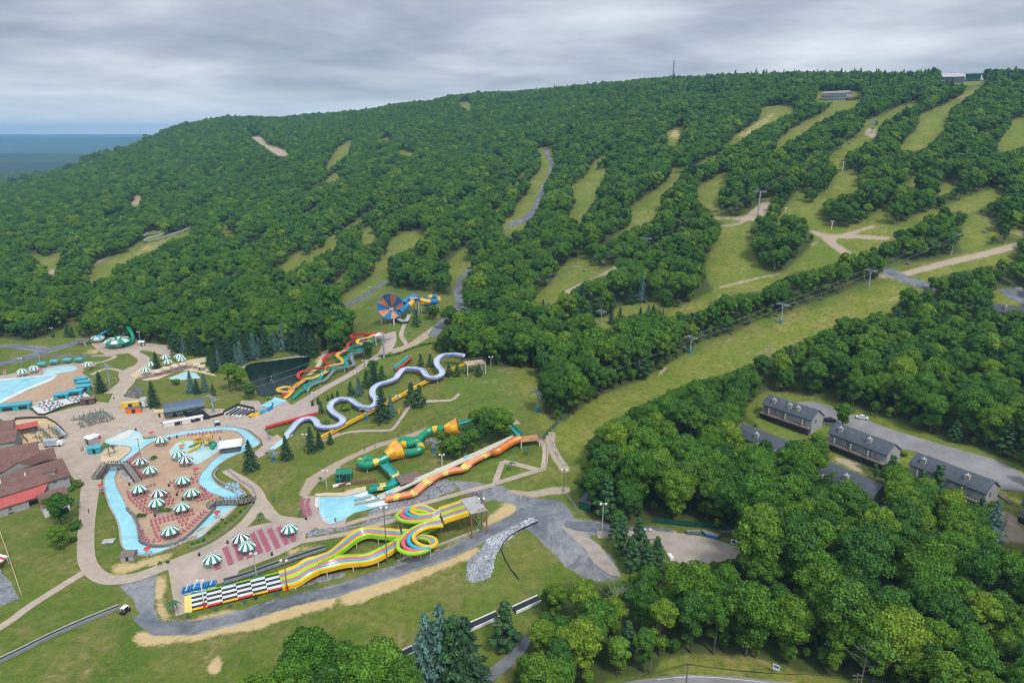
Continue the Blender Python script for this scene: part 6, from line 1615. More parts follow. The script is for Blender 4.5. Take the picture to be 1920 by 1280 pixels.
# checkered run-out
S_BLK = gloss('slide_black', (.035,.045,.055), .35)
U0, U1, D0, D1 = at(522,1072.5,.7), at(358.6,1113.6,.4), at(530,1103,.7), at(360,1145,.4)
edge_u, edge_d = (S_LIM, S_TEAL), (S_RED, S_YEL)
ws = [.55] + [1] * 6 + [.7]; cu = np.concatenate([[0], np.cumsum(ws)]) / sum(ws)
for k in range(8):
    mb = MB(); vs, fs, ms = [], [], []
    for i in range(13):
        a_, b_ = U0.lerp(U1, i / 12), D0.lerp(D1, i / 12)
        for f in (cu[k], cu[k] + .006, cu[k + 1] - .006, cu[k + 1]):
            p = a_.lerp(b_, float(f)); vs.append((p.x, p.y, p.z + (.22 if f in (cu[k], cu[k + 1]) else 0)))
    for i in range(12):
        for j in range(3): a0 = i * 4 + j; fs.append((a0, a0 + 1, a0 + 5, a0 + 4)); ms.append((i // 2 + k) % 2)
    mats_ = edge_u if k == 0 else (edge_d if k == 7 else (S_WHT, S_BLK)); 
    if k in (0, 7): ms = [(i // 3 // 2) % 2 for i in range(len(fs))]
    mb.add(vs, fs, ms); part('finish_lane', mb, list(mats_), root)
mb = MB(); a_, b_, c_, d_ = U1, D1, at(346,1147,.4), at(345.5,1117,.4); mb.add([a_, b_, c_, d_] + [p - Vector((0, 0, .6)) for p in (a_, b_, c_, d_)], [(0, 1, 2, 3), (0, 4, 5, 1), (1, 5, 6, 2), (2, 6, 7, 3), (3, 7, 4, 0)]); part('end_pad', mb, S_PYEL, root)
a_, b_ = at(862,937,8.3), at(881,964,8.3); yd = (a_ - b_); yl = Vector((yd.x, yd.y, 0)).length; ro_ = math.atan2(yd.y, yd.x) - math.pi / 2; cc_ = (a_ + b_) / 2 + Vector((math.cos(ro_), math.sin(ro_), 0)) * 2.9
rt, q = platform(cc_, (5.4, yl + .4), 8.2, 'tall concrete start platform with brown railings over the rainbow slide', ro_, pm=mat('rust_rail', (.30,.12,.07), .7))
# checkered deck supports
# green and blue bowl slides, far left
bx_ = at(222, 650, 0); root = thing('bowl_slide', bx_, 'green and white striped bowl slide with a green tube from the tower', 'water slide')
def bowl(root, c, R_, h, ma, mb_, side, n=12):
    m = MB(); NN = 48; pr = [(.30, h * .55), (.30, h * .85), (.55, h * 1.0), (.85, h * .92), (1.0, h * .62), (.92, h * .30), (.5, 0.1)]
    vs = [(c[0] + R_ * r * math.cos(2 * math.pi * j / NN), c[1] + R_ * r * math.sin(2 * math.pi * j / NN), c[2] + z) for r, z in pr for j in range(NN)]
    fs, ms = [], []
    for k in range(len(pr) - 1):
        for j in range(NN): fs.append((k * NN + j, k * NN + (j + 1) % NN, (k + 1) * NN + (j + 1) % NN, (k + 1) * NN + j)); ms.append((j * n // NN) % 2 if k < 4 else 2)
    m.add(vs, fs, ms); part('bowl', m, [ma, mb_, side], root)
bowl(root, (bx_.x, bx_.y, bx_.z + 1.5), 7.2, 3.6, S_GRN, S_WHT, S_TEAL)
KQ = lambda L: [(x * .21875, 580 + y * .21875, h) for x, y, h in L]
P = px_path(KQ([(1070,140,13),(1100,170,12.5),(1128,215,11),(1138,255,9),(1125,285,6.5),(1090,300,5),(1040,315,4)]), 7)
def px_free(L, Y0, Y1, n=7):   # path hanging free in the air between two known distances
    out = []
    for i, (x, y) in enumerate(L):
        Yd = Y0 + (Y1 - Y0) * i / (len(L) - 1); out.append(Vector(world_from(x, y, Yd)))
    return spline(out, n)
tb = at(230, 636)
P = px_free([(234,610),(241,616),(247,625),(249.5,634),(247,641),(240,645),(231,648)], tb.y + 1, bx_.y - 2); tube_run(root, P, 1.1, S_GRN, S_TEAL); supports(P, root, 12, 1)
c2 = at(185, 641); r2_ = thing('bowl_slide', c2, 'small blue and white bowl slide with a straight blue chute', 'water slide')
bowl(r2_, (c2.x, c2.y, c2.z + 1.0), 4.0, 2.6, S_BLU, S_WHT, S_WHT, 12)
P = px_free([(220,612),(205,618),(190,626),(176,634)], tb.y, c2.y + 1); mb, ms = trough(P, 1.3, .6, S_BLU, S_BLU); part('chute', mb, ms, r2_); supports(P, r2_, 14, .3, .12)
h = up_h(tb, 611); rt = thing('start_tower', tb, 'tall grey steel stair tower behind the striped bowl slide', 'start tower'); m = MB()
for lv in range(6):
    z = tb.z + h * lv / 6
    for sx in (-1, 1):
        for sy in (-1, 1): m.box((tb.x + sx * 2.4, tb.y + sy * 2.0, z), (.3, .3, h / 6))
    m.beam((tb.x - 2.4, tb.y - 2, z), (tb.x + 2.4, tb.y - 2, z + h / 6), .5, .3); m.beam((tb.x + 2.4, tb.y + 2, z), (tb.x - 2.4, tb.y + 2, z + h / 6), .5, .3)
    m.beam((tb.x - 2.4, tb.y - 2, z), (tb.x - 2.4, tb.y + 2, z), .2, .2); m.beam((tb.x + 2.4, tb.y - 2, z), (tb.x + 2.4, tb.y + 2, z), .2, .2)
part('stair', m, M_STEEL, rt)
m = MB(); m.box((tb.x, tb.y, tb.z + h), (5.6, 4.8, .3)); part('deck', m, M_CONC, rt)
m = MB()
for k in (-1, 1): m.beam((tb.x - 2.8, tb.y + k * 2.4, tb.z + h + 1.2), (tb.x + 2.8, tb.y + k * 2.4, tb.z + h + 1.2), .15, .15)
part('railing', m, M_STEEL, rt)
b = at(158, 645); rt = thing('queue_shed', b, 'small grey and blue stair deck left of the bowl slides', 'shelter'); m = MB(); m.box(b + Vector((0, 0, 2.6)), (8, 3.5, .3), .2)
for k in (-1, 1): m.box(b + Vector((k * 3, 0, 0)), (.3, .3, 2.6))
m.beam(b + Vector((0, -1, 2.6)), b + Vector((5, -6, 0)), 1.2, .2); part('deck', m, M_TIMBER, rt)
# ------------------------------------------------------------------ parasols
M_UGR = mat('parasol_green', (.012,.21,.135), .6, .08, 1); M_UNV = mat('parasol_navy', (.02,.065,.085), .6, .08, 1); M_UWH = mat('parasol_white', (.74,.76,.74), .6, .05, 1)
def parasol_mesh(col, NS=16, R_=3.05, h0=2.5, h1=4.3):
    m = MB(); pr = [(0, h1), (R_ * .22, h1 - .08), (R_ * .55, h1 - .48), (R_ * .85, h1 - 1.12), (R_, h1 - 1.62)]; nn = NS * 2
    vs = [(0, 0, h1)]; fs = []; ms = []
    for r, z in pr[1:]:
        for j in range(nn):
            k = 1.0 if j % 2 == 0 else (.985 if r < R_ * .9 else .955); a = 2 * math.pi * j / nn; vs.append((r * k * math.cos(a), r * k * math.sin(a), z - (0 if j % 2 == 0 else -.03)))
    for j in range(nn): fs.append((0, 1 + j, 1 + (j + 1) % nn)); ms.append((j // 2) % 2)
    for i in range(3):
        for j in range(nn): a = 1 + i * nn; fs.append((a + j, a + nn + j, a + nn + (j + 1) % nn, a + (j + 1) % nn)); ms.append((j // 2) % 2)
    o = 1 + 3 * nn; b0 = len(vs)
    for j in range(nn): x, y, z = vs[o + j]; vs.append((x * 1.005, y * 1.005, z - .22))
    for j in range(nn): fs.append((o + j, b0 + j, b0 + (j + 1) % nn, o + (j + 1) % nn)); ms.append((j // 2) % 2)
    m.add(vs, fs, ms)
    p = MB(); p.cyl((0, 0, -.2), (0, 0, h1 - .05), .11, .09, 8); p.cyl((0, 0, 0), (0, 0, .25), .55, .5, 10)
    ri = MB()
    for j in range(8): a = 2 * math.pi * j / 8; ri.cyl((0, 0, h1 - .5), (R_ * .93 * math.cos(a), R_ * .93 * math.sin(a), h1 - 1.5), .03, .03, 4)
    return new_mesh('canopy', m.v, m.f, [col, M_UWH], m.m), new_mesh('pole', p.v, p.f, [M_WHITE]), new_mesh('ribs', ri.v, ri.f, [M_WHITE])
PG, PN = parasol_mesh(M_UGR), parasol_mesh(M_UNV)
def parasol(px_, py_, label, navy=False, s=1.0, grp='big striped parasols'):
    # px, py = canopy centre, 3.4 m above ground
    c = at(px_, py_, 3.3 * s); c.z = gz(c.x, c.y) + .1
    t = thing('striped_parasol', c, label, 'parasol', grp, rz=rng.uniform(0, .39)); t.scale = (s * .86, s * .86, s * .95)
    for nm, me_ in zip(('canopy', 'pole', 'ribs'), PN if navy else PG):
        o = bpy.data.objects.new(nm, me_); COL.objects.link(o); o.parent = t
for x, y, lb, nv in ((40.5,694,'Green and white parasol leftmost beside the wave pool',0),(62.3,688,'Green and white parasol second from the edge beside the wave pool',0),(164,681,'Green and white parasol alone at the tip of the wading pool deck',0),(273,691.5,'Green and white parasol at the lower corner of the sandy beach deck',0),(283,680,'Green and white parasol half behind the tall spruce on the sandy deck',0),(309.5,667.5,'Green and white parasol touching the spruce on the sandy deck',0),(314,676,'Green and white parasol in front of two others on the sandy deck',0),(334.7,666,'Green and white parasol furthest back on the sandy deck',0),(340,671.5,'Green and white parasol overlapping the furthest one on the sandy deck',0),
   (300.8,821.5,'Green and white parasol standing over the river inlet by the beach pool',0),(333.6,848,'Green and white parasol on the left rim of the splash pad',0),(347.8,859,'Navy and white parasol at the lower corner of the splash pad',1),(263,861.5,'Navy and white parasol nearest the first footbridge',1),(280.6,878,'Green and white parasol right of the first footbridge ramp',0),(342.3,897,'Green and white parasol above the right block of pink chairs',0),(260,913,'Green and white parasol at the foot of the bridge ramp',0),(297,921,'Navy and white parasol amid the left block of pink chairs',1),(292.5,939,'Green and white parasol just below the navy one among the chairs',0),(359.2,920,'Green and white parasol rightmost above the pink chairs',0),(340,947,'Green and white parasol beside the oval planter',0),(318,991,'Green and white parasol lowest on the river island',0),
   (450.5,1005,'Navy and white parasol on the pink lounge plaza',1),(462.3,1020,'Green and white parasol overlapping the navy one on the lounge plaza',0),(542,987.5,'Green and white parasol at the right end of the lounge plaza',0),(397,1043.5,'Green and white parasol at the lower left of the lounge plaza',0)):
    parasol(x, y, lb, nv)

# beige square parasols and turquoise cabanas
def canopy_hut(px_, py_, size, h, rot, label, rm, name, cat, grp, wall=None, hip=.7, at_roof=True):
    c = at(px_, py_, h) if at_roof else at(px_, py_); c.z = gz(c.x, c.y) + .08
    root = thing(name, c, label, cat, grp, rz=rot); x, y = size[0] / 2, size[1] / 2
    m = MB(); m.add([(-x, -y, h), (x, -y, h), (x, y, h), (-x, y, h), (-x * .25, 0, h + hip), (x * .25, 0, h + hip), (-x, -y, h - .18), (x, -y, h - .18), (x, y, h - .18), (-x, y, h - .18)], [(0, 1, 5, 4), (1, 2, 5), (2, 3, 4, 5), (3, 0, 4), (6, 7, 1, 0), (7, 8, 2, 1), (8, 9, 3, 2), (9, 6, 0, 3), (9, 8, 7, 6)])
    part('roof', m, rm, root, local=True)
    if wall:
        m = MB(); m.box((0, 0, -.3), (size[0] * .86, size[1] * .86, h + .1)); part('wall', m, wall, root, local=True)
        m = MB(); m.box((0, -y * .86, .3), (size[0] * .5, .1, h * .55)); part('opening', m, M_BLACK, root, local=True)
    else:
        for sx in (-1, 1):
            for sy in (-1, 1): m = MB(); m.box((sx * x * .86, sy * y * .86, -.2), (.16, .16, h + .05)); part('post', m, M_TEALW if rm is M_TEAL else M_TIMBER, root, local=True)
        if rm is M_TEAL: m = MB(); m.box((0, y * .5, .1), (size[0] * .7, .8, .5)); part('bench', m, M_TEALW, root, local=True)
for i, (x, y) in enumerate(((77.7,680.6),(100.6,676),(125.3,673),(147.7,672))):
    canopy_hut(x, y, (4.2, 3.6), 2.6, .2, 'open turquoise cabana, %s of the row behind the wading pool' % ('first from the left', 'second', 'third', 'rightmost')[i], M_TEAL, 'open_cabana', 'cabana', 'open cabanas behind the wading pool')
for x, y, w, d_, lb in ((151,708,6,4,'rearmost turquoise cabana of the stepped row'),(157,714,6,4,'turquoise cabana just in front of the rearmost one'),(156.5,722,6.5,4.5,'turquoise cabana at the right corner of the stepped row'),(140.5,731,7,4.5,'wide turquoise cabana in the middle of the stepped row'),(115.5,737,6.5,4.5,'turquoise cabana at the left end of the stepped row'),(15,758,8,4.5,'turquoise cabana at the photo edge beside the wave pool'),(43.5,755,6.5,4.5,'turquoise cabana next to the sun deck steps')):
    canopy_hut(x, y, (w, d_), 2.7, .35, lb, M_TEAL, 'closed_cabana', 'cabana', 'closed cabanas beside the wave pool', wall=M_TEALW, hip=.5)
M_BEIGE = mat('beige_canvas', (.58,.50,.38), .8, .08, 1)
for i, (x, y) in enumerate(((295,695),(312,689),(327.5,685),(343,681),(368.6,682),(378,685.7))):
    canopy_hut(x, y, (3.6, 3.6), 2.5, .25, 'square beige sunshade, %s along the stepped stone terrace' % ('leftmost', 'second', 'third', 'fourth', 'fifth', 'rightmost')[i], M_BEIGE, 'sunshade', 'sunshade', 'beige sunshades on the terrace', hip=.5)
sheet('beach_terrace', Q1([(1160,590),(1110,560),(1240,480),(1330,500),(1640,430),(1780,405),(1785,445),(1640,470),(1740,480),(1860,575),(1700,540),(1540,520),(1350,600),(1240,610)]), M_SAND, .09)
sheet('activity_pool', Q1([(1440,590),(1600,530),(1680,545),(1720,590),(1640,600),(1500,610)]), M_WPALE, .12)
for k in range(3):
    mb = MB(); wall_line(mb, Q1([(1180,588 + k * 9),(1330,560 + k * 9),(1560,505 + k * 9),(1650,480 + k * 9)]), .45 + .1 * k, .6, curve=False); o = part('terrace_wall', mb, mat('terrace_stone', (.30,.22,.20), .9, .3, 1)); tag(o, '%s low stone terrace step above the activity pool' % ('upper', 'middle', 'lower')[k], 'wall')

# ------------------------------------------------------------------ chairs
M_CHAIR = mat('pink_sling', (.40,.12,.15), .7, .15, 2); M_CHAIR2 = mat('pink_lounger', (.50,.15,.22), .7, .12, 2)
def chair_mesh(col, lounge=False):
    m = MB(); L_ = 1.5 if lounge else .62; w = .62
    m.beam((0, -L_ * .5, .36), (0, L_ * .2, .36), w, .07); m.beam((0, L_ * .2, .38), (0, L_ * .2 + .42, .92), w, .07)
    for sx in (-1, 1):
        m.beam((sx * w * .48, -L_ * .45, .0), (sx * w * .48, -L_ * .45, .4), .06, .06); m.beam((sx * w * .48, L_ * .25, .0), (sx * w * .48, L_ * .25, .4), .06, .06)
        m.beam((sx * w * .5, -L_ * .3, .58), (sx * w * .5, L_ * .35, .58), .07, .06)
    return new_mesh('deck_chair', m.v, m.f, [col])
CH1, CH2 = chair_mesh(M_CHAIR), chair_mesh(M_CHAIR2, True)
KX = lambda L: Z(0, 740, .21875, L)
rows = []   # (points in px, label, mesh, face, spacing)
isl = 'on the tan island deck'
LB = [[(1080,845),(1330,775)],[(1085,866),(1170,842)],[(1092,890),(1290,836)],[(1110,915),(1275,868)],[(1130,940),(1265,905)],[(1158,962),(1265,930)],[(1185,985),(1265,962)],[(1210,1006),(1330,972)],[(1240,1028),(1335,1002)],[(1410,845),(1455,855)],[(1415,880),(1482,888)],[(1400,918),(1500,905)],[(1395,945),(1480,935)]]
BB = [[(1280,1098),(1660,995)],[(1285,1125),(1665,1025)],[(1300,1155),(1380,1132)],[(1520,1098),(1630,1070)],[(1310,1185),(1375,1165)],[(1545,1128),(1600,1112)],[(1320,1210),(1375,1195)],[(1330,1232),(1540,1185)]]
RB = [[(1452,768),(1500,752)],[(1625,722),(1665,735)],[(1480,792),(1690,752)],[(1492,816),(1575,795)],[(1510,842),(1570,828)],[(1710,795),(1760,830)],[(1590,878),(1800,850)],[(1600,900),(1825,868)],[(1680,920),(1825,880)]]
for nm, S in (('left block under the navy parasol', LB), ('lower block round the lowest parasol', BB), ('right block by the splash pad', RB)):
    for i, r in enumerate(S): rows.append((KX(r), 'Small pink chair, %%s in the %s row, %s' % (nth(i), nm), CH1, 1.5, 'small pink chairs on the island', 1.22))
rows.append((KX([(1210,1160),(1215,1225),(1265,1262),(1380,1252),(1500,1222),(1620,1145),(1700,1065),(1770,1000)]), 'Pink lounger, %s in the curved line along the dark river wall', CH2, 0, 'loungers along the dark river wall', 1.6))
rows.append((KX([(1095,592),(1200,502)]), 'Pink lounger, %s beside the water above the first footbridge', CH2, 0, 'loungers above the footbridge', 1.5))
rows.append((KX([(1130,622),(1240,722)]), 'Pink lounger, %s lining the right ramp of the first footbridge', CH2, 0, 'loungers by the bridge ramp', 1.5))
rows.append((Z(0,580,.21875,[(1600,1082),(1900,1050)]), 'Pink lounger, %s on the strip between upper river and pavilion', CH2, 0, 'loungers between upper river and pavilion', 1.4))
for i, (a_, b_) in enumerate((((555,490),(612,640)),((645,470),(697,600)),((735,500),(772,578)),((790,370),(866,540)),((850,340),(936,522)),((935,330),(1012,496)),((1015,315),(1090,466)),((1110,350),(1152,440)),((475,610),(502,672)))):
    rows.append((K6([a_, b_]), 'Bright pink lounger, %%s in the %s column of the lounge plaza' % nth(i), CH2, .3, 'loungers on the lounge plaza', 1.15))
for i, L in enumerate(([(868,892),(850,940),(872,1038)],[(912,892),(896,940),(918,1036)])):
    rows.append((Q3(L), 'Mauve lounger, %%s in the %s arc left of the main pool' % ('outer', 'inner')[i], CH2, 1.3, 'loungers, %s arc by the main pool' % ('outer', 'inner')[i], 1.5))
CHL = []
for L, lb, me_, face, grp, sp in rows:
    P = [at(x, y) for x, y in L]; acc = 0.0; tot = [0]
    for i in range(len(P) - 1): tot.append(tot[-1] + (P[i + 1] - P[i]).length)
    s = sp / 2; ci = 0
    while s < tot[-1]:
        i = max(k for k in range(len(tot) - 1) if tot[k] <= s); u_ = (s - tot[i]) / max(tot[i + 1] - tot[i], 1e-6)
        c = P[i].lerp(P[i + 1], u_); d = P[i + 1] - P[i]; CHL.append((c, math.atan2(d.y, d.x) + rng.uniform(-.08, .08), me_, lb % nth(ci), grp)); s += sp; ci += 1
CHL.sort(key=lambda q: (q[0] - Vector((0, 0, CAMH))).length)
print('deck chairs', len(CHL))
for c, a_, me_, lb, grp in CHL[:300]:
    o = bpy.data.objects.new('deck_chair', me_); COL.objects.link(o); o.location = (c.x, c.y, gz(c.x, c.y) + .12); o.rotation_euler = (0, 0, a_); tag(o, lb, 'deck chair', grp)
if len(CHL) > 300:
    m = MB()
    for c, a_, me_, lb, grp in CHL[300:]:
        ca, sa = math.cos(a_), math.sin(a_)
        m.add([(c.x + v.co.x * ca - v.co.y * sa, c.y + v.co.x * sa + v.co.y * ca, gz(c.x, c.y) + .12 + v.co.z) for v in me_.vertices], [tuple(p.vertices) for p in me_.polygons])
    o = part('deck_chairs', m, M_CHAIR2); tag(o, 'further pink loungers and chairs on the decks beyond', 'deck chairs', kind='stuff')

# ------------------------------------------------------------------ picnic tables with folded teal parasols
M_TEALC = mat('teal_canvas', (.02,.27,.27), .7, .1, 1)
def picnic():
    m = MB(); m.cyl((0, 0, .72), (0, 0, .78), .62, .62, 10); m.cyl((0, 0, 0), (0, 0, .72), .08, .08, 6)
    for k in range(4): a = k * 1.571; m.box((math.cos(a) * 1.0, math.sin(a) * 1.0, .40), (.36, .9, .07), a); m.box((math.cos(a) * 1.0, math.sin(a) * 1.0, 0), (.08, .08, .4), a)
    p = MB(); p.cyl((0, 0, .75), (0, 0, 2.7), .03, .03, 5); p.cyl((0, 0, 1.25), (0, 0, 2.6), .20, .05, 7)
    return new_mesh('table', m.v, m.f, [M_TIMBER]), new_mesh('folded_parasol', p.v, p.f, [M_TEALC])
PT = picnic()
def put(name, loc, meshes_, names, label, cat, grp=None, rz=0, s=1.0):
    t = thing(name, loc, label, cat, grp, rz); t.scale = (s, s, s)
    for nm, me_ in zip(names, meshes_): o = bpy.data.objects.new(nm, me_); COL.objects.link(o); o.parent = t
    return t
PZ = [(1115,225),(1200,205),(1200,285),(1240,215),(1265,170),(1285,240),(1330,265),(1330,190),(1355,300),(1360,140),(1365,215),(1405,170),(1405,245),(1440,195),(1435,270),(1445,125),(1475,155),(1490,220),(1515,105),(1520,175),(1530,250),(1565,125),(1560,200),(1600,160),(1612,240),(1645,180),(1690,208),(1240,325)]
PA = [(500,420),(540,485),(600,500),(630,550),(615,380),(655,415),(685,450),(715,475),(755,500),(740,355),(785,385),(825,415),(865,440),(885,470)]
ordinal = nth
PZs = sorted(PZ, key=lambda q: (round(q[1] / 42), q[0]))
rowi, last, k_ = 0, None, 0
for x, y in PZs:
    r = round(y / 42)
    if r != last: rowi += last is not None; last = r; k_ = 0
    x_, y_ = x / 8, 760 + y / 8
    put('picnic_table', Vector((*at(x_, y_)[:2], gz(*at(x_, y_)[:2]) + .08)), PT, ('table', 'parasol'), 'Teal-parasol table on the open plaza, row %s from back, %s from left' % (ordinal(rowi), ordinal(k_)), 'picnic table', 'picnic tables on the open plaza', rng.uniform(0, 1.5)); k_ += 1
PAs = sorted(PA, key=lambda q: (round((q[0] - q[1] * .4) / 120), q[1])); last = None; rowi = 0; k_ = 0
for x, y in PAs:
    r = round((x - y * .4) / 120)
    if r != last: rowi += last is not None; last = r; k_ = 0
    x_, y_ = x / 8, 760 + y / 8
    put('picnic_table', Vector((*at(x_, y_)[:2], gz(*at(x_, y_)[:2]) + .12)), PT, ('table', 'parasol'), 'Teal-parasol table on the tan patio, %s row, %s from the back' % (ordinal(rowi), ordinal(k_)), 'picnic table', 'picnic tables on the tan patio', rng.uniform(0, 1.5)); k_ += 1
# sun deck: white boards, pink and teal seats, raised timber front
sheet('sun_deck', Q1([(235,828),(420,775),(640,712),(720,712),(825,782),(700,800),(560,830),(380,905),(330,905)]), M_WHITEP, .5)
mb = MB(); wall_line(mb, Q1([(235,830),(330,908),(385,908),(560,835),(700,805),(828,785),(722,710)]), 1.0, .25, curve=False); o = part('deck_wall', mb, M_DTIMB); tag(o, 'dark timber wall round the sun deck with pink and teal seats', 'wall')
def seat_set(c1):
    m = MB(); m.cyl((0, 0, .5), (0, 0, .56), .5, .5, 8); m.cyl((0, 0, 0), (0, 0, .5), .06, .06, 5)
    s = MB()
    for k in range(3): a = k * 2.094; s.box((math.cos(a) * .95, math.sin(a) * .95, .25), (.6, .7, .1), a); s.box((math.cos(a) * 1.25, math.sin(a) * 1.25, .3), (.1, .7, .5), a); s.box((math.cos(a) * .95, math.sin(a) * .95, 0), (.3, .3, .25), a)
    return new_mesh('table', m.v, m.f, [M_WHITE]), new_mesh('seats', s.v, s.f, [c1])
SS = [seat_set(M_CHAIR2), seat_set(M_TEALC)]
for j in range(4):
    for i in range(9):
        if 4 <= i <= 5 and j > 0: continue
        f = (i + .5) / 9; x = 300 + 400 * f + j * 30 - (20 if i > 5 else 0); y = 825 - 92 * f + j * 17
        c = at(*Z(0, 580, .21875, [(x, y)])[0]); k = (i + j) % 2
        put('seat_group', Vector((c.x, c.y, gz(c.x, c.y) + .5)), SS[k], ('table', 'seats'), '%s seat group on the white sun deck, row %s, %s from left' % (('Pink', 'Teal')[k], ordinal(j), ordinal(i)), 'seat group', 'seat groups on the white sun deck', rng.uniform(0, 2))

# ------------------------------------------------------------------ footbridges
def bridge(L, w, label):
    P = px_path(L, 4); root = thing('footbridge', Vector((P[0].x, P[0].y, gz(P[0].x, P[0].y))), label, 'footbridge')
    m = MB(); m.sweep(P, [(-w/2, 0), (-w/2, -.35), (w/2, -.35), (w/2, 0)], closed=True); part('deck', m, mat('grey_decking', (.22,.20,.185), .9, .2, 2), root)
    for sd in (-1, 1):
        m = MB(); pts_ = []
        for i, p in enumerate(P):
            t = P[min(i + 1, len(P) - 1)] - P[max(i - 1, 0)]; s = Vector((t.y, -t.x, 0)).normalized(); pts_.append(p + s * sd * w / 2)
        for i in range(len(pts_) - 1):
            for zz in (.45, 1.0): m.beam(pts_[i] + Vector((0, 0, zz)), pts_[i + 1] + Vector((0, 0, zz)), .1, .12)
        for p in pts_: m.box(p - Vector((0, 0, .3)), (.12, .12, 1.3))
        part('railing', m, M_DTIMB, root)
    supports(P, root, 5, .3, .2, M_TIMBER, .5)
bridge([(a_[0], a_[1], h) for a_, h in zip(KX([(815,722),(860,665),(905,606),(980,600),(1070,598),(1110,640),(1150,695),(1185,742)]), (.3,1.3,2.4,2.6,2.4,1.8,1.0,.2))], 2.4, 'timber footbridge with ramps over the left channel of the river')
bridge([(a_[0], a_[1], h) for a_, h in zip(KX([(845,725),(880,675),(915,632)]), (.2,.9,1.6))], 1.6, 'lower dark ramp beside the first footbridge')
bridge([(a_[0], a_[1], h) for a_, h in zip(K5([(1190,280),(1235,248),(1310,240),(1390,240),(1448,222)]), (.3,1.3,1.6,1.5,.6))], 2.4, 'timber footbridge with rails over the right channel of the river')
# rock mounds
def rocks(L, n, s, label, m, z=0, name='rock_pile'):
    w = wpoly(L, 10); xs = [p[0] for p in w]; ys = [p[1] for p in w]; mb = MB(); k = 0
    while k < n:
        x, y = rng.uniform(min(xs), max(xs)), rng.uniform(min(ys), max(ys))
        if inside(w, [x], [y])[0]:
            r = s * rng.uniform(.5, 1.3); o = len(mb.v); mb.ball((x, y, gz(x, y) + z + r * .2), r, 6, 4, 0, .7); k += 1
            for q_ in range(o, len(mb.v)): v = mb.v[q_]; mb.v[q_] = (v[0] + rng.uniform(-.2, .2) * r, v[1] + rng.uniform(-.2, .2) * r, v[2] + rng.uniform(-.15, .15) * r)
    o = part(name, mb, m); tag(o, label, 'rocks', kind='stuff'); return o
rocks(KX([(1030,640),(1080,650),(1140,720),(1110,755),(1040,700)]), 46, .8, 'brown boulders heaped under the right ramp of the footbridge', M_STONE)
rocks(Q1([(1070,740),(1150,665),(1230,690),(1210,740),(1140,760)]), 60, .8, 'dark slate boulders of the waterfall beside the food trailers', M_DARKSTONE)
rocks(KX([(1440,1270),(1640,1215),(1660,1200),(1690,1215),(1540,1290),(1440,1300)]), 50, .6, 'pale boulders forming the rapids at the island tip', M_STONE)
rocks(Z(380,740,.21875,[(190,740),(300,760),(310,800),(370,850),(360,880),(280,880),(270,830),(190,790)]), 60, .55, 'pale blue splash rocks beside the river', mat('blue_splash_rock', (.25,.47,.66), .6, .3, 2), name='splash_rock')
rocks(K7([(1070,850),(1085,700),(1215,575),(1245,505),(1460,415),(1610,325),(1690,340),(1540,425),(1400,535),(1330,620),(1280,830),(1180,868)]), 1500, .34, 'coarse grey riprap stones of the drainage bed', mat('riprap', (.42,.43,.46), .9, .5, 1.4))
rocks(Q5([(1800,330),(1850,530),(1900,600),(1920,600),(1860,520),(1815,420)]), 60, .5, 'line of loose stones in the gully beside the boardwalk', M_STONE)
def planter(px_, rx, ry, rot, label):
    c = at(*px_); root = thing('planter', c, label, 'planter'); w = [(c.x + rx * math.cos(t) * math.cos(rot) - ry * math.sin(t) * math.sin(rot), c.y + rx * math.cos(t) * math.sin(rot) + ry * math.sin(t) * math.cos(rot)) for t in np.linspace(0, 2 * math.pi, 20)[:-1]]
    g = c.z; m = MB(); m.prism(w, g - .2, g + .65, 0, 1); part('rim', m, [M_STONE, M_DARKSTONE], root)
    m = MB(); r = np.random.RandomState(int(px_[0])); lobes = [(c.x + r.uniform(-.65, .65) * rx * math.cos(rot), c.y + r.uniform(-.65, .65) * rx * math.sin(rot), g + .9, .7) for _ in range(7)]; leaf_cloud(m, lobes, 500, .34, r); part('plants', m, M_BROAD, root)
planter(KX([(1400,1008)])[0], 3.0, 1.4, .3, 'oval stone planter full of low greenery among pink chairs')
planter(KX([(1215,1052)])[0], 1.5, .9, .3, 'small stone planter at the left edge of the island deck')
planter(KX([(1318,555)])[0], 1.6, 1.1, 1.2, 'small oval planter between two parasols near the splash pad')

# ------------------------------------------------------------------ splash pad play structure
c = at(383, 835); root = thing('play_structure', c, 'yellow and green climbing structure standing in the splash pad', 'play structure')
m = MB()
for i in range(4):
    for j in range(3): m.cyl(c + Vector((i * 2 - 3, j * 1.8 - 1.8, 0)), c + Vector((i * 2 - 3, j * 1.8 - 1.8, 3.6 + (i + j) % 2)), .12, .12, 6)
part('frame', m, mat('play_brown', (.36,.22,.07), .6), root)
m = MB(); m.box(c + Vector((-2, 0, 2.2)), (3, 3.6, .2)); m.box(c + Vector((2, 0, 1.6)), (2.6, 3.6, .2)); part('platforms', m, S_YEL, root)
m = MB()
for x, y in ((-2, 0), (2, .6)):
    p = c + Vector((x, y, 3.8 + (x > 0) * .3)); m.add([p + Vector((-1.4, -1.4, 0)), p + Vector((1.4, -1.4, 0)), p + Vector((1.4, 1.4, 0)), p + Vector((-1.4, 1.4, 0)), p + Vector((0, 0, 1))], [(0, 1, 4), (1, 2, 4), (2, 3, 4), (3, 0, 4), (3, 2, 1, 0)])
part('roofs', m, mat('play_tan', (.52,.33,.10), .6), root)
mb, ms = trough(px_path([(376,833,2.2),(368,838,1.5),(360,843,.9),(352,848,.4)], 4), 1.0, .35, S_YEL, S_YEL); part('slide', mb, ms, root)
mb, ms = trough(px_path([(376,830,2.2),(368,832,1.4),(358,836,.6),(354,838,.3)], 4), .9, .35, S_LIM, S_GRN); part('slide', mb, ms, root)
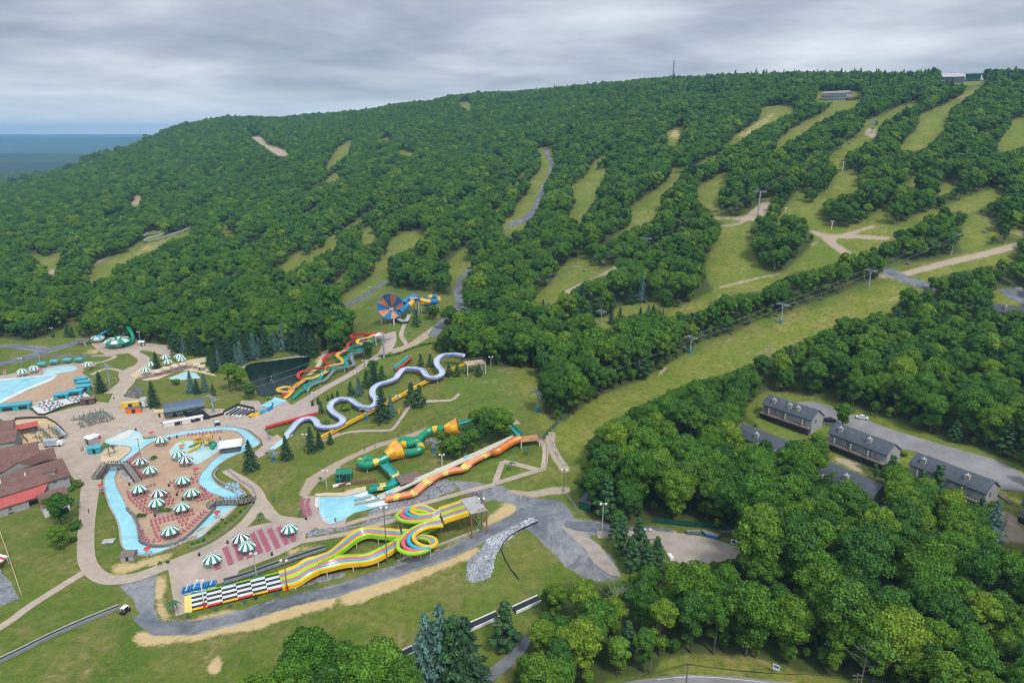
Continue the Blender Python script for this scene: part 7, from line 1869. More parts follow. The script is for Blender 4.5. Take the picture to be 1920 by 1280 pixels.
mb = MB(); mb.tube(px_path([(392,830,2.4),(399,828,2.2),(405,831,1.8),(401,835,1.4),(395,836,1.1),(400,841,.5)], 5), .5, 8); part('tube_slide', mb, S_GRN, root)
for x, y, h, mt, lb in ((342,826,2.6,S_LIM,'green'),(340,835,1.8,S_ORG,'orange')):
    b = at(x, y, h); root = thing('water_mushroom', Vector((b.x, b.y, gz(b.x, b.y))), '%s mushroom shower standing at the top of the splash pad' % lb, 'mushroom shower'); g = root.location
    m = MB(); m.cyl(g, b, .1, .1, 6); part('stem', m, S_YEL, root); m = MB(); m.ball(b, 1.1, 12, 6, 0, .4); part('cap', m, mt, root)
# long blue and yellow serpent of the toddler pool
root = thing('play_serpent', at(495, 775), 'blue and yellow sea serpent play feature beside the queue deck', 'play feature')
P = px_path(Q4([(315,825),(345,812),(390,798),(430,782),(470,768),(500,750)]), 4, .5)
for nm, sl, mt in (('tail', P[:9], S_YEL), ('body', P[8:16], S_BLU), ('neck', P[15:], S_DBL)):
    m = MB(); m.tube([p + Vector((0, 0, .5 * math.sin(i * .9))) for i, p in enumerate(sl)], .75, 8)
    for p in sl[::2]: m.ball(p + Vector((0, 0, .6)), .5, 6, 4)
    part(nm, m, mt, root)
b = P[-1]; m = MB(); m.cyl(b, b + Vector((.6, 0, 1.9)), .4, .3, 8); m.ball(b + Vector((.9, 0, 2.1)), .65, 8, 5, 0, .8); part('head', m, S_DBL, root)

# ------------------------------------------------------------------ lamps, poles, palms
def lamp(px, pyb, pyt, label, base=None, heads=2, m=M_STEEL, r=.12):
    b = at(px, pyb); h = max(up_h(b, pyt), 3); root = thing('lamp_post', b, label, 'lamp post')
    q_ = MB(); q_.cyl(b - Vector((0, 0, .4)), b + Vector((0, 0, h)), r * 1.25, r, 7); part('pole', q_, m, root)
    q_ = MB(); q_.beam(b + Vector((-.8, 0, h)), b + Vector((.8, 0, h)), .12, .12)
    part('crossarm', q_, m, root)
    for k in range(heads): q_ = MB(); q_.box(b + Vector((-.75 + k * 1.5 / max(heads - 1, 1), -.25, h - .1)), (.6, .5, .45)); part('floodlight', q_, M_WHITE, root)
    if base: q_ = MB(); q_.cyl(b, b + Vector((0, 0, 2)), r + .22, r + .22, 8); part('pad', q_, base, root)
for x, yb, yt, lb, ba, mt in ((480.5,1078,1037,'Pale floodlight post behind the mat conveyor on the lounge plaza',None,M_CONC),(539,1108,1050,'Brown floodlight post with red pad at the checkered finish',S_RED,M_TIMBER),(726,1056,951,'Very tall thin post between the coils and the long lanes',None,M_TIMBER),(903.6,988,934,'Tall brown floodlight post beside the concrete start platform',None,M_TIMBER),(1128.6,1006,944,'Tall floodlight post by the bend of the gravel lot road',None,M_CONC),(1212.6,1014,992,'Short white lamp beside the pines at the gravel lot',None,M_CONC),(1057,921,880,'Floodlight post beside the stony gully by the boardwalk',None,M_TIMBER),(384,1140,1088,'White post with red foot standing in the checkered lanes',S_RED,M_WHITE),
    (591,762,735.6,'Grey lamp post at the bottom of the pink walkway',None,M_STEEL),(684,688,676,'Lamp post halfway up the pink walkway',None,M_STEEL),(670,709,696,'Lamp post lower down the pink walkway',None,M_STEEL),(747.8,775,742,'Lamp post with yellow pad beside the long yellow slide',S_YEL,M_STEEL),(574.7,848,814,'Lamp post with yellow pad before the twin spruces',S_YEL,M_STEEL),(613,919,882,'Double floodlight post beside the green start hut',None,M_CONC),(829,873,852,'White lamp post behind the white speed slides',None,M_WHITE),(41.6,690,672,'Lamp post behind the leftmost striped parasols',None,M_STEEL),(263.6,643,622,'Lamp post beside the snack hut near the bowl slide',None,M_STEEL),(98,626,615,'Lamp post at the edge of the far left meadow',None,M_STEEL),
    (695.6,571,538,'Tall curved lamp post beside the asphalt bend above the giant funnel',None,M_STEEL),(920.6,696,669,'Lamp post right of the lavender slide start deck',None,M_STEEL),(1452,504,485.5,'White post in front of the rounded tree island',None,M_WHITE),(1472.6,399,390,'Post on top of the rounded tree island',None,M_WHITE),(1559,429,415,'White post before the dark tree clump at the track junction',None,M_WHITE),(1579.5,322,304,'Pale post at the head of the second green run',None,M_WHITE),(1265.6,390,378,'Post rising from trees beside the middle run',None,M_WHITE),(268,880,822,'Grey column with spotlights on the river island near the inlet',None,M_STEEL)):
    lamp(x, yb, yt, lb, ba, 2, mt, .14 if yb > 700 else .2)
M_PALMT = mat('palm_stem', (.30,.26,.19), .8); M_PALML = mat('palm_frond', (.045,.13,.075), .6, .3, 2)
def palm_mesh():
    t = MB(); t.cyl((0, 0, -.2), (.15, 0, 3.4), .16, .12, 7)
    m = MB(); r = np.random.RandomState(5)
    for k in range(11):
        a = k * 2.399; d = np.array([math.cos(a), math.sin(a)]); prev = np.array([.15, 0, 3.4]); L_ = r.uniform(1.5, 2.0)
        for j in range(1, 6):
            f = j / 5; p = np.array([.15 + d[0] * L_ * f, d[1] * L_ * f, 3.4 + .7 * math.sin(f * 2.6) - f * f * .9]); w = .32 * (1 - f * .8); s = np.array([-d[1], d[0], 0]) * w
            w0 = .32 * (1 - (f - .2) * .8); s0 = np.array([-d[1], d[0], 0]) * w0
            m.add([prev - s0 - [0, 0, .12], prev, p, p - s - [0, 0, .12]], [(0, 1, 2, 3)]); m.add([prev, prev + s0 - [0, 0, .12], p + s - [0, 0, .12], p], [(0, 1, 2, 3)]); prev = p
    return new_mesh('fronds', m.v, m.f, [M_PALML]), new_mesh('stem', t.v, t.f, [M_PALMT])
PM = palm_mesh()
for x, yb, yt, lb in ((490,979,961,'Palm in the small grass triangle between footpaths'),(514.5,943,931,'Palm on the lawn just right of the footpath fork'),(564,971,956,'Palm at the lawn corner left of the mauve loungers'),(990,855,838,'Palm on the grass under the start deck of the orange slide'),(960,883,865,'Palm inside the triangle of boardwalk paths'),(205.6,856,832,'Left and taller palm on the sand beach'),(215.5,850,834,'Right palm on the sand beach'),(327,1157,1110,'Tall palm with straw around it left of the checkered finish'),(506,824,810,'Palm near the red slide end'),(602,908,894,'Palm beside the fence of the green start hut'),(147,954,940,'Palm beside the dark bed right of the side building')):
    b = at(x, yb); put('palm_tree', Vector((b.x, b.y, gz(b.x, b.y))), PM, ('crown', 'trunk'), lb, 'palm', None, rng.uniform(0, 6), min(max(up_h(b, yt) / 4.2, .6), 1.15))

# ------------------------------------------------------------------ conveyors and tracks
def belt(L, w, h, label, name='conveyor', rail=M_WHITE, bm=M_BLACK, gap=None):
    P = px_path(L, 5, h); root = thing(name, Vector((P[0].x, P[0].y, gz(P[0].x, P[0].y))), label, 'conveyor')
    m = MB(); m.sweep(P, [(-w/2, .12), (-w/2, -.5), (w/2, -.5), (w/2, .12)], closed=True); part('belt', m, bm, root)
    for sd in (-1, 1): m = MB(); m.sweep(P, [(sd * w/2 - .12, -.5), (sd * w/2 - .12, .34), (sd * w/2 + .12, .34), (sd * w/2 + .12, -.5)]); part('side_rail', m, rail if sd < 0 or rail is M_WHITE else M_STEEL, root)
    return root
belt(K6([(545,768),(700,725),(900,655),(1100,585),(1280,525),(1415,482)]), 1.5, .9, 'black mat conveyor rising along the lounge plaza edge', rail=M_STEEL)
belt(K5([(-40,1165),(100,1100),(260,1020),(450,935),(680,842)]), 1.2, .6, 'dark mountain coaster track crossing the lower left meadow', rail=M_CONC)
belt([(744,1232),(792,1209),(888,1171),(933,1151)], 2.2, .6, 'lower part of the covered carpet lift behind the spruces')
belt(K7([(1480,1110),(1700,1010)]), 2.2, .6, 'upper part of the covered carpet lift by the wood edge')
belt(Z(0,200,.375,[(715,650),(740,632),(800,628),(835,622),(800,640),(745,655),(720,668),(760,665),(880,630),(960,600)]), 1.6, 2.5, 'grey coaster loop in the clearing on the left hillside', rail=M_CONC, bm=M_CONC)
for i, (x, y) in enumerate(((230,868),(297,848),(357,836),(440,818))):
    b = at(*Z(300, 920, .21875, [(x, y)])[0]); root = thing('mat_rack', b, 'blue mat rack, %s from the left at the checkered finish' % ordinal(i), 'mat rack', 'blue mat racks'); m = MB()
    for k in range(4): m.box(b + Vector((-.9 + k * .6, .2 * k, .1)), (.42, 2.2, 1.0), .2)
    part('mats', m, S_DBL, root); m = MB(); m.box(b + Vector((0, .3, 1.1)), (.2, 2.4, .15), .2); m.box(b + Vector((0, .3, 0)), (2.4, 2.4, .1), .2); part('frame', m, M_WHITE, root)
# timber step deck at the left of the checkered end
ribbon('boardwalk', K6([(110,620),(150,850),(185,1062)]), 2.8, M_PATH, .14)

# ------------------------------------------------------------------ vehicles and yard things
def car(px_, rot, col, label, s=1.0):
    c = at(*px_); root = thing('parked_car', c + Vector((0, 0, .08)), label, 'car', rz=rot)
    prof = [(-2.25, .35), (-2.3, .75), (-2.1, .95), (-1.5, 1.02), (-.9, 1.5), (.7, 1.52), (1.45, 1.0), (2.15, .88), (2.3, .6), (2.25, .35)]
    m = MB(); n_ = len(prof); vs = []
    for sy, k in ((-.9, 1), (.9, 1)): vs += [(x, sy * (.82 if z > 1.2 else 1), z) for x, z in prof]
    m.add(vs, [tuple(range(n_))[::-1], tuple(range(n_, 2 * n_))] + [(i, i + n_, (i + 1) % n_ + n_, (i + 1) % n_)[::-1] for i in range(n_)]); part('body', m, col, root, local=True)
    for nm, pts_ in (('windscreen', [(.75, 1.48), (1.40, 1.04)]), ('rear_window', [(-1.45, 1.06), (-.95, 1.47)])):
        m = MB(); (x0, z0), (x1, z1) = pts_; m.add([(x0, -.68, z0 + .03), (x1, -.78, z1 + .03), (x1, .78, z1 + .03), (x0, .68, z0 + .03)], [(0, 1, 2, 3)]); part(nm, m, M_GLASS, root, local=True)
    for sy in (-1, 1):
        m = MB(); m.add([(-1.2, sy * .90, 1.08), (1.2, sy * .90, 1.06), (.68, sy * .76, 1.45), (-.85, sy * .76, 1.45)], [(0, 1, 2, 3)]); part('side_window', m, M_GLASS, root, local=True)
        for x in (-1.4, 1.4):
            m = MB(); m.cyl((x, sy * .70, .34), (x, sy * .95, .34), .34, .34, 14); w_ = part('wheel', m, M_BLACK, root, local=True)
            m = MB(); m.cyl((x, sy * .955, .34), (x, sy * .965, .34), .19, .19, 10); q_ = part('hub', m, M_STEEL, w_, local=True)
        m = MB(); m.box((2.24, sy * .62, .62), (.1, .36, .16)); part('headlight', m, M_WHITE, root, local=True)
        m = MB(); m.box((-2.24, sy * .66, .68), (.1, .3, .2)); part('tail_light', m, S_RED, root, local=True)
car((1616,785), -.45, M_WHITE, 'white car parked at the grass verge of the townhouse road')
car((1556,790), -.2, M_BLACK, 'dark car nose to the round green tree by the townhouses')
def cart(px_, rot, label, c1):
    c = at(*px_); root = thing('utility_cart', c + Vector((0, 0, .05)), label, 'utility cart', rz=rot)
    m = MB(); m.box((0, 0, .35), (2.4, 1.3, .5)); m.box((.6, 0, .85), (.3, 1.1, .5)); part('body', m, c1, root, local=True)
    m = MB(); m.box((0, 0, 1.75), (1.7, 1.25, .08)); [m.box((sx * .75, sy * .55, .85), (.07, .07, .95)) for sx in (-1, 1) for sy in (-1, 1)]; part('roof', m, M_WHITE, root, local=True)
    for sx in (-1, 1):
        for sy in (-1, 1): m = MB(); m.cyl((sx * .85, sy * .52, .28), (sx * .85, sy * .74, .28), .28, .28, 10); part('wheel', m, M_BLACK, root, local=True)
cart((235,1148), 1.3, 'small black and white utility cart beside the gravel bend', M_BLACK)
cart((408,797), .4, 'white cart standing above the river on the pink plaza', M_BLACK)
c = at(100, 836); root = thing('wrapped_truck', c, 'silver wrapped truck parked beside the patio fence', 'truck', rz=.2)
m = MB(); m.box((-.6, 0, .7), (4.8, 2.4, 2.2)); part('cargo_box', m, mat('silver_wrap', (.42,.48,.54), .4, .3, 1.2), root, local=True)
m = MB(); m.add([(1.8, -1.1, .5), (3.6, -1.05, .5), (3.6, 1.05, .5), (1.8, 1.1, .5), (1.8, -1.1, 2.3), (2.7, -1.0, 2.2), (2.7, 1.0, 2.2), (1.8, 1.1, 2.3), (3.5, -1.05, 1.3), (3.5, 1.05, 1.3)], [(0, 3, 2, 1), (4, 5, 6, 7), (0, 1, 8, 5, 4), (3, 7, 6, 9, 2), (1, 2, 9, 8), (5, 8, 9, 6), (0, 4, 7, 3)]); part('cab', m, M_WHITE, root, local=True)
for sx in (-2, 2.7):
    for sy in (-1, 1): m = MB(); m.cyl((sx, sy * .9, .45), (sx, sy * 1.2, .45), .45, .45, 12); part('wheel', m, M_BLACK, root, local=True)
c = at(181, 822); root = thing('drinks_cart', c, 'red and white drinks cart near the white-roofed hut', 'cart', rz=-.4)
m = MB(); m.box((0, 0, .4), (3.6, 1.5, 1.3)); part('body', m, S_RED, root, local=True)
m = MB(); m.box((-1.0, 0, 1.7), (2.0, 1.7, .12)); m.box((1.0, 0, 1.75), (1.6, 1.7, .1)); part('awning', m, M_WHITE, root, local=True)
for sx in (-1, 1): m = MB(); m.cyl((sx, -.85, .4), (sx, .85, .4), .4, .4, 10); part('wheel', m, M_BLACK, root, local=True)
# striped marquee at the left edge, dark truck below it
c = at(-22, 1072); root = thing('marquee', c, 'red and white striped marquee cut by the left photo edge', 'tent', rz=.1)
m = MB(); ms = []
for k in range(8): m.add([(-3.5, -4 + k, 2.4), (3.5, -4 + k, 2.4), (3.5, -3 + k, 2.4), (-3.5, -3 + k, 2.4), (0, -4 + k, 3.8), (0, -3 + k, 3.8)], [(0, 4, 5, 3), (4, 1, 2, 5)], k % 2)
part('canopy', m, [S_RED, M_WHITE], root, local=True)
for sx in (-3.3, 3.3):
    for sy in (-3.8, 0, 3.8): m = MB(); m.cyl((sx, sy, -.2), (sx, sy, 2.4), .07, .07, 6); part('post', m, M_WHITE, root, local=True)
# gravel lot: stacked blue bins, hut with banner, rack
k = 0
for row in range(3):
    for i in range(7 - row):
        b = at(1318 + i * 4.6 + row * 3.2, 1000 + i * 1.3 + row * 2.6); k += 1
        root = thing('blue_bin', b + Vector((0, 0, .07)), 'Blue bin with pale lid, %s in the %s row beside the gravel lot' % (ordinal(i), ('back', 'middle', 'front')[row]), 'bin', 'blue bins beside the gravel lot', rz=rng.uniform(0, .6))
        m = MB(); m.cyl((0, 0, 0), (0, 0, 1.05), .38, .44, 8); part('body', m, M_BLUE_P, root, local=True); m = MB(); m.cyl((0, 0, 1.05), (0, 0, 1.15), .46, .42, 8); part('lid', m, M_STEEL, root, local=True)
shed((1380,1010), 2.6, 2.0, 2.0, 'small timber hut with rusty red roof at the gravel lot', M_TIMBER, mat('rust_roof', (.32,.11,.07), .8), -.3, roof_h=.6)
b = at(1381, 1022); root = thing('banner', b, 'white banner with dark picture hung before the red-roofed hut', 'banner', rz=-.45); m = MB(); m.box((0, 0, .2), (3.4, .08, 1.5)); part('cloth', m, M_WHITE, root, local=True); m = MB(); m.box((-.9, -.06, .6), (.9, .05, .7)); m.box((-.3, -.06, .5), (.5, .05, .4)); part('emblem', m, M_BLACK, root, local=True)
b = at(1300, 1001); root = thing('steel_rack', b, 'grey steel rack left of the blue bins', 'rack'); m = MB(); [m.box(b + Vector((x, 0, 0)), (.1, 1.2, 1.2)) for x in (-1.8, -.6, .6, 1.8)]; m.box(b + Vector((0, 0, 1.1)), (4, 1.2, .1)); m.box(b + Vector((0, 0, .5)), (4, 1.2, .1)); part('frame', m, M_STEEL, root)
b = at(1361, 1003); root = thing('steel_rack', b, 'open wooden rack between blue bins and the red-roofed hut', 'rack'); m = MB(); [m.box(b + Vector((x, 0, 0)), (.12, 1.2, 1.3)) for x in (-1.5, -.5, .5, 1.5)]; m.box(b + Vector((0, 0, 1.2)), (3.4, 1.2, .1)); m.box(b + Vector((0, 0, .6)), (3.4, 1.2, .1)); part('frame', m, M_TIMBER, root)
b = at(1257, 1046); root = thing('rock_block', b, 'pale concrete block at the left end of the gravel lot', 'block'); m = MB(); m.box(b, (1.2, 2.4, .9), .2); m.box(b + Vector((0,0,.9)), (1.0, 2.1, .12), .2); part('block', m, M_WHITE, root)
shed((1102,948), 5.5, 4.0, 2.6, 'dark green tank shed half hidden at the wood edge', M_DGREEN, M_DGREY, 1.1)
b = at(1454, 1262); root = thing('road_sign', b, 'white rectangular sign facing the road at the wood edge', 'sign', rz=-.6); m = MB(); [m.cyl((x, 0, -.2), (x, 0, 2.2), .05, .05, 6) for x in (-.5, .5)]; part('posts_frame', m, M_STEEL, root, local=True); m = MB(); m.box((0, -.05, 1.0), (1.5, .06, 1.5)); part('panel', m, M_WHITE, root, local=True); m = MB(); m.box((0, -.09, 1.7), (1.1, .03, .5)); part('emblem', m, M_BLUE_P, root, local=True)
UP = []
for x, yb, yt, lb in ((1285,1300,1242,'Utility pole with insulators beside the lower road'),(1584,1400,1262,'Utility pole top with crossarm at the bottom photo edge'),(1219,1262,1200,'Bare leaning pole at the wood edge')):
    b = at(x, yb); h = up_h(b, yt); root = thing('utility_pole', b, lb, 'utility pole'); m = MB(); m.cyl(b - Vector((0, 0, .5)), b + Vector((0, 0, h)), .17, .12, 8); part('pole', m, M_TIMBER, root)
    if 'Bare' not in lb:
        m = MB(); m.beam(b + Vector((-.9, 0, h - .5)), b + Vector((.9, 0, h - .5)), .14, .14); m.beam(b + Vector((-.7, 0, h - 1.4)), b + Vector((.7, 0, h - 1.4)), .12, .12)
        for k_ in (-.8, -.4, .4, .8): m.cyl(b + Vector((k_, 0, h - .45)), b + Vector((k_, 0, h - .15)), .07, .05, 6)
        part('crossarm', m, M_TIMBER, root); UP.append(b + Vector((0, 0, h - .3)))
for k_ in (-.8, 0, .8):
    m = MB(); A_ = at(560, 1420, 9); pts_ = [A_ + Vector((k_, 0, 0)), UP[0] + Vector((k_, 0, 0)), UP[1] + Vector((k_, 0, 0)), UP[1] + Vector((60 + k_, -30, 0))]
    for i in range(3):
        pv = pts_[i]
        for j in range(1, 7): u_ = j / 6; q_ = pts_[i].lerp(pts_[i + 1], u_) - Vector((0, 0, 4 * u_ * (1 - u_))); m.cyl(pv, q_, .03, .03, 4, caps=False); pv = q_
    o = part('power_line', m, M_BLACK); tag(o, '%s power line strung between the utility poles' % {-.8: 'left', 0: 'middle', .8: 'right'}[k_], 'power line')

# lifeguard seats with red parasols, bins, people
def lifeguard(x, y, label):
    b = at(x, y); root = thing('lifeguard_stand', Vector((b.x, b.y, gz(b.x, b.y) + .1)), label, 'lifeguard stand', rz=rng.uniform(0, 3))
    m = MB(); [m.beam((sx * .5, sy * .5, 0), (sx * .35, sy * .35, 1.5), .08, .08) for sx in (-1, 1) for sy in (-1, 1)]; m.box((0, 0, 1.5), (.9, .9, .1)); m.box((0, .4, 1.6), (.9, .1, .7)); part('chair', m, M_WHITE, root, local=True)
    m = MB(); m.cyl((0, 0, 1.5), (0, 0, 3.1), .04, .04, 6); part('pole', m, M_WHITE, root, local=True)
    m = MB(); n_ = 10; m.add([(1.15 * math.cos(2 * math.pi * j / n_), 1.15 * math.sin(2 * math.pi * j / n_), 2.75) for j in range(n_)] + [(0, 0, 3.25)], [(j, (j + 1) % n_, n_) for j in range(n_)]); part('parasol', m, S_RED, root, local=True)
for x, y, lb in ((191,922,'lifeguard stand with red parasol left of the river below the footbridge'),(369,892,'lifeguard stand with red parasol right of the lowest splash pad corner'),(286,822,'lifeguard stand with red parasol by the river inlet'),(409,974,'lifeguard stand with red parasol past the second footbridge'),(279,1043,'lifeguard stand with red parasol at the lowest river bend'),(10,704,'lifeguard stand with red parasol at the wave pool rim'),(77,702,'lifeguard stand with red parasol beside the wading pool')): lifeguard(x, y, lb)
for x, y, lb in ((243,910,'foot of the bridge ramp'),(317,912,'top of the right chair block'),(332,929,'aisle between chair blocks'),(343,938,'right of the oval planter'),(291,968,'left of the oval planter'),(427,1019,'path edge of the lounge plaza'),(374,1042,'lower plaza entrance'),(510,1041,'lower edge of the lounge plaza'),(574,974,'mauve lounger arcs'),(476,943,'footpath by the second bridge'),(629,978,'lower corner of the main pool'),(255,807,'beach pool tip'),(318,824,'right of the inlet parasol'),(332,821,'upper river bank')):
    b = at(x, y); root = thing('litter_bin', Vector((b.x, b.y, gz(b.x, b.y) + .1)), 'Dark litter bin at the %s' % lb, 'litter bin', 'dark litter bins'); m = MB(); m.cyl((0, 0, 0), (0, 0, .95), .32, .36, 8); part('body', m, M_BLACK, root, local=True); m = MB(); m.cyl((0, 0, .95), (0, 0, 1.2), .38, .2, 8); part('lid', m, M_DARKSTONE, root, local=True)
M_SKIN = mat('skin', (.45,.26,.18), .6); M_SHIRT = {'red': S_RED, 'dark': M_BLACK, 'white': M_WHITE, 'blue': M_BLUE_P}
def person(x, y, top, label, rz, stride=.12, sit=False):
    b = at(x, y); me_ = bpy.data.meshes.new('person'); s = stride
    V = [(0,0,.95),(0,0,1.2),(0,0,1.42),(0,0,1.53),(0,.01,1.66),(.10,0,.90),(.11,s,.48),(.11,s*.7,.05),(.11,s*.7+.14,.03),(-.10,0,.90),(-.11,-s*.6,.48),(-.11,-s*1.3,.05),(-.11,-s*1.3+.14,.03),(.20,0,1.40),(.26,-.05,1.12),(.25,.08,.88),(.25,.12,.79),(-.20,0,1.40),(-.26,.05,1.12),(-.25,.16,.90),(-.25,.20,.81)]
    E = [(0,1),(1,2),(2,3),(3,4),(0,5),(5,6),(6,7),(7,8),(0,9),(9,10),(10,11),(11,12),(2,13),(13,14),(14,15),(15,16),(2,17),(17,18),(18,19),(19,20)]
    me_.from_pydata(V, E, []); o = bpy.data.objects.new('person', me_); COL.objects.link(o)
    sk = o.modifiers.new('skin', 'SKIN'); rad = [.15,.14,.16,.06,.105,.10,.07,.05,.04,.10,.07,.05,.04,.07,.048,.036,.03,.07,.048,.036,.03]
    for v, r_v in zip(me_.skin_vertices[0].data, rad): v.radius = (r_v, r_v * .85)
    me_.skin_vertices[0].data[0].use_root = True
    su = o.modifiers.new('smooth', 'SUBSURF'); su.levels = su.render_levels = 1
    me_.materials.append(M_SHIRT[top]); o.location = (b.x, b.y, gz(b.x, b.y) + .1); o.rotation_euler = (0, 0, rz); tag(o, label, 'person')
    h = MB(); h.ball((0, -.01, 1.70), .115, 8, 6); hh = part('hair', h, M_DTIMB, o, local=True)
    f = MB(); f.ball((0, .035, 1.645), .095, 8, 6); part('face', f, M_SKIN, o, local=True)
for a_ in ((214,750,'dark','person in dark clothes walking on the plaza by the waterfall',1),(167,962,'dark','person in dark clothes on the footpath left of the river lawn',2),(413,826,'dark','person in dark clothes beside the splash pad corner',.3),(88,815,'dark','person in black near the patio tables',1.3),(153,846,'dark','person in dark clothes left of the turquoise hut',2),(156,845,'dark','second person in dark clothes left of the turquoise hut',2.4),(368,896,'red','person in red top beside the lifeguard stand near the chairs',.5),(407,972,'red','person in red top on the lower river bank',2.2),(235,800,'white','person in white top crossing the plaza above the beach pool',.8),(341,797,'dark','person in dark clothes before the cream shed',.1),(193,926,'red','person in red top at the riverside grass',1)):
    person(*a_)
# low white fence along the meadow edge, rail fences
fence(K5([(0,420),(50,560),(90,680),(124,780)]), .9, 'pale wooden rail fence along the left meadow edge', M_SAND)
fence(K5([(1290,60),(1370,130),(1440,170),(1465,215),(1440,270),(1380,340),(1290,420),(1180,490),(1090,520)]), 1.0, 'grey rail fence between planted river bank and footpath', M_STEEL)
fence(Q3([(998,880),(1003,1030),(1092,1116),(1190,1085)]), 1.0, 'white metal fence round the shallow end of the main pool', M_WHITE, rails=2)
fence(Q5([(200,480),(290,450),(490,360),(590,310),(700,270),(890,200),(1000,160),(1110,90),(1210,60),(1320,30)]), 1.6, 'thin dark post fence on the slope above the green slide', M_DTIMB, step=6, rails=1)
fence(Q9([(145,325),(225,435)]), 1.6, 'chain fence beside the wood edge at the gravel yard', M_STEEL)
fence(Q9([(600,478),(760,498),(940,510),(1010,545),(1100,580)]), 1.8, 'green mesh fence behind the gravel lot', M_DGREEN, solid=True)
fence(Q5([(1660,345),(1765,430),(1762,640),(1690,650)]), .9, 'pale timber rail on the boardwalk corner', M_PATH)
for i, L in enumerate((Q7L for Q7L in (K7([(480,700),(600,650),(740,600),(900,535),(1100,460),(1180,430)]),))):
    mb = MB(); wall_line(mb, L, .5, .5); o = part('block_wall', mb, M_CONC); tag(o, 'low stepped concrete wall along the gravel road below the coils', 'wall')
fence(K7([(1380,560),(1370,600),(1400,680),(1450,770),(1520,855)]), .5, 'fallen black silt fence curving over the grass', M_BLACK, solid=True)
fence(K7([(1380,560),(1440,490),(1540,430),(1680,365)]), .5, 'black silt fence along the riprap edge', M_BLACK, solid=True)
# ------------------------------------------------------------------ trees inside the park
def tree_at(kind, px, pyb, pyt, label, cat='tree', name=None, group=None, wide=1.0, lst=None):
    b = at(px, pyb); h = up_h(b, pyt)
    src = {'spruce': SPRUCES, 'blue': BLUES, 'pine': PINES, 'broad': NEAR, 'bush': BUSHES, 'lime': LIMES}[kind]
    Hp = {'spruce': 13, 'blue': 12, 'pine': 14, 'broad': 16.5, 'bush': 2.1, 'lime': 14}[kind]
    name = name or {'spruce': 'spruce_tree', 'blue': 'blue_spruce', 'pine': 'pine_tree', 'broad': 'broadleaf_tree', 'bush': 'bush', 'lime': 'maple_tree'}[kind]
    s = max(h, .8) / Hp; ms = src[rng.randrange(len(src))]
    if kind == 'broad': wide *= 1.25 if pyb < 1300 else .82
    return plant(name, ms, (b.x, b.y, gz(b.x, b.y)), s * wide, label, cat, group, tall=s)
W4 = lambda k, L, txt, **kw: [tree_at(k, 400 + x * .21875, 600 + yb * .21875, 600 + yt * .21875, t, **kw) for (x, yb, yt), t in zip(L, txt)]
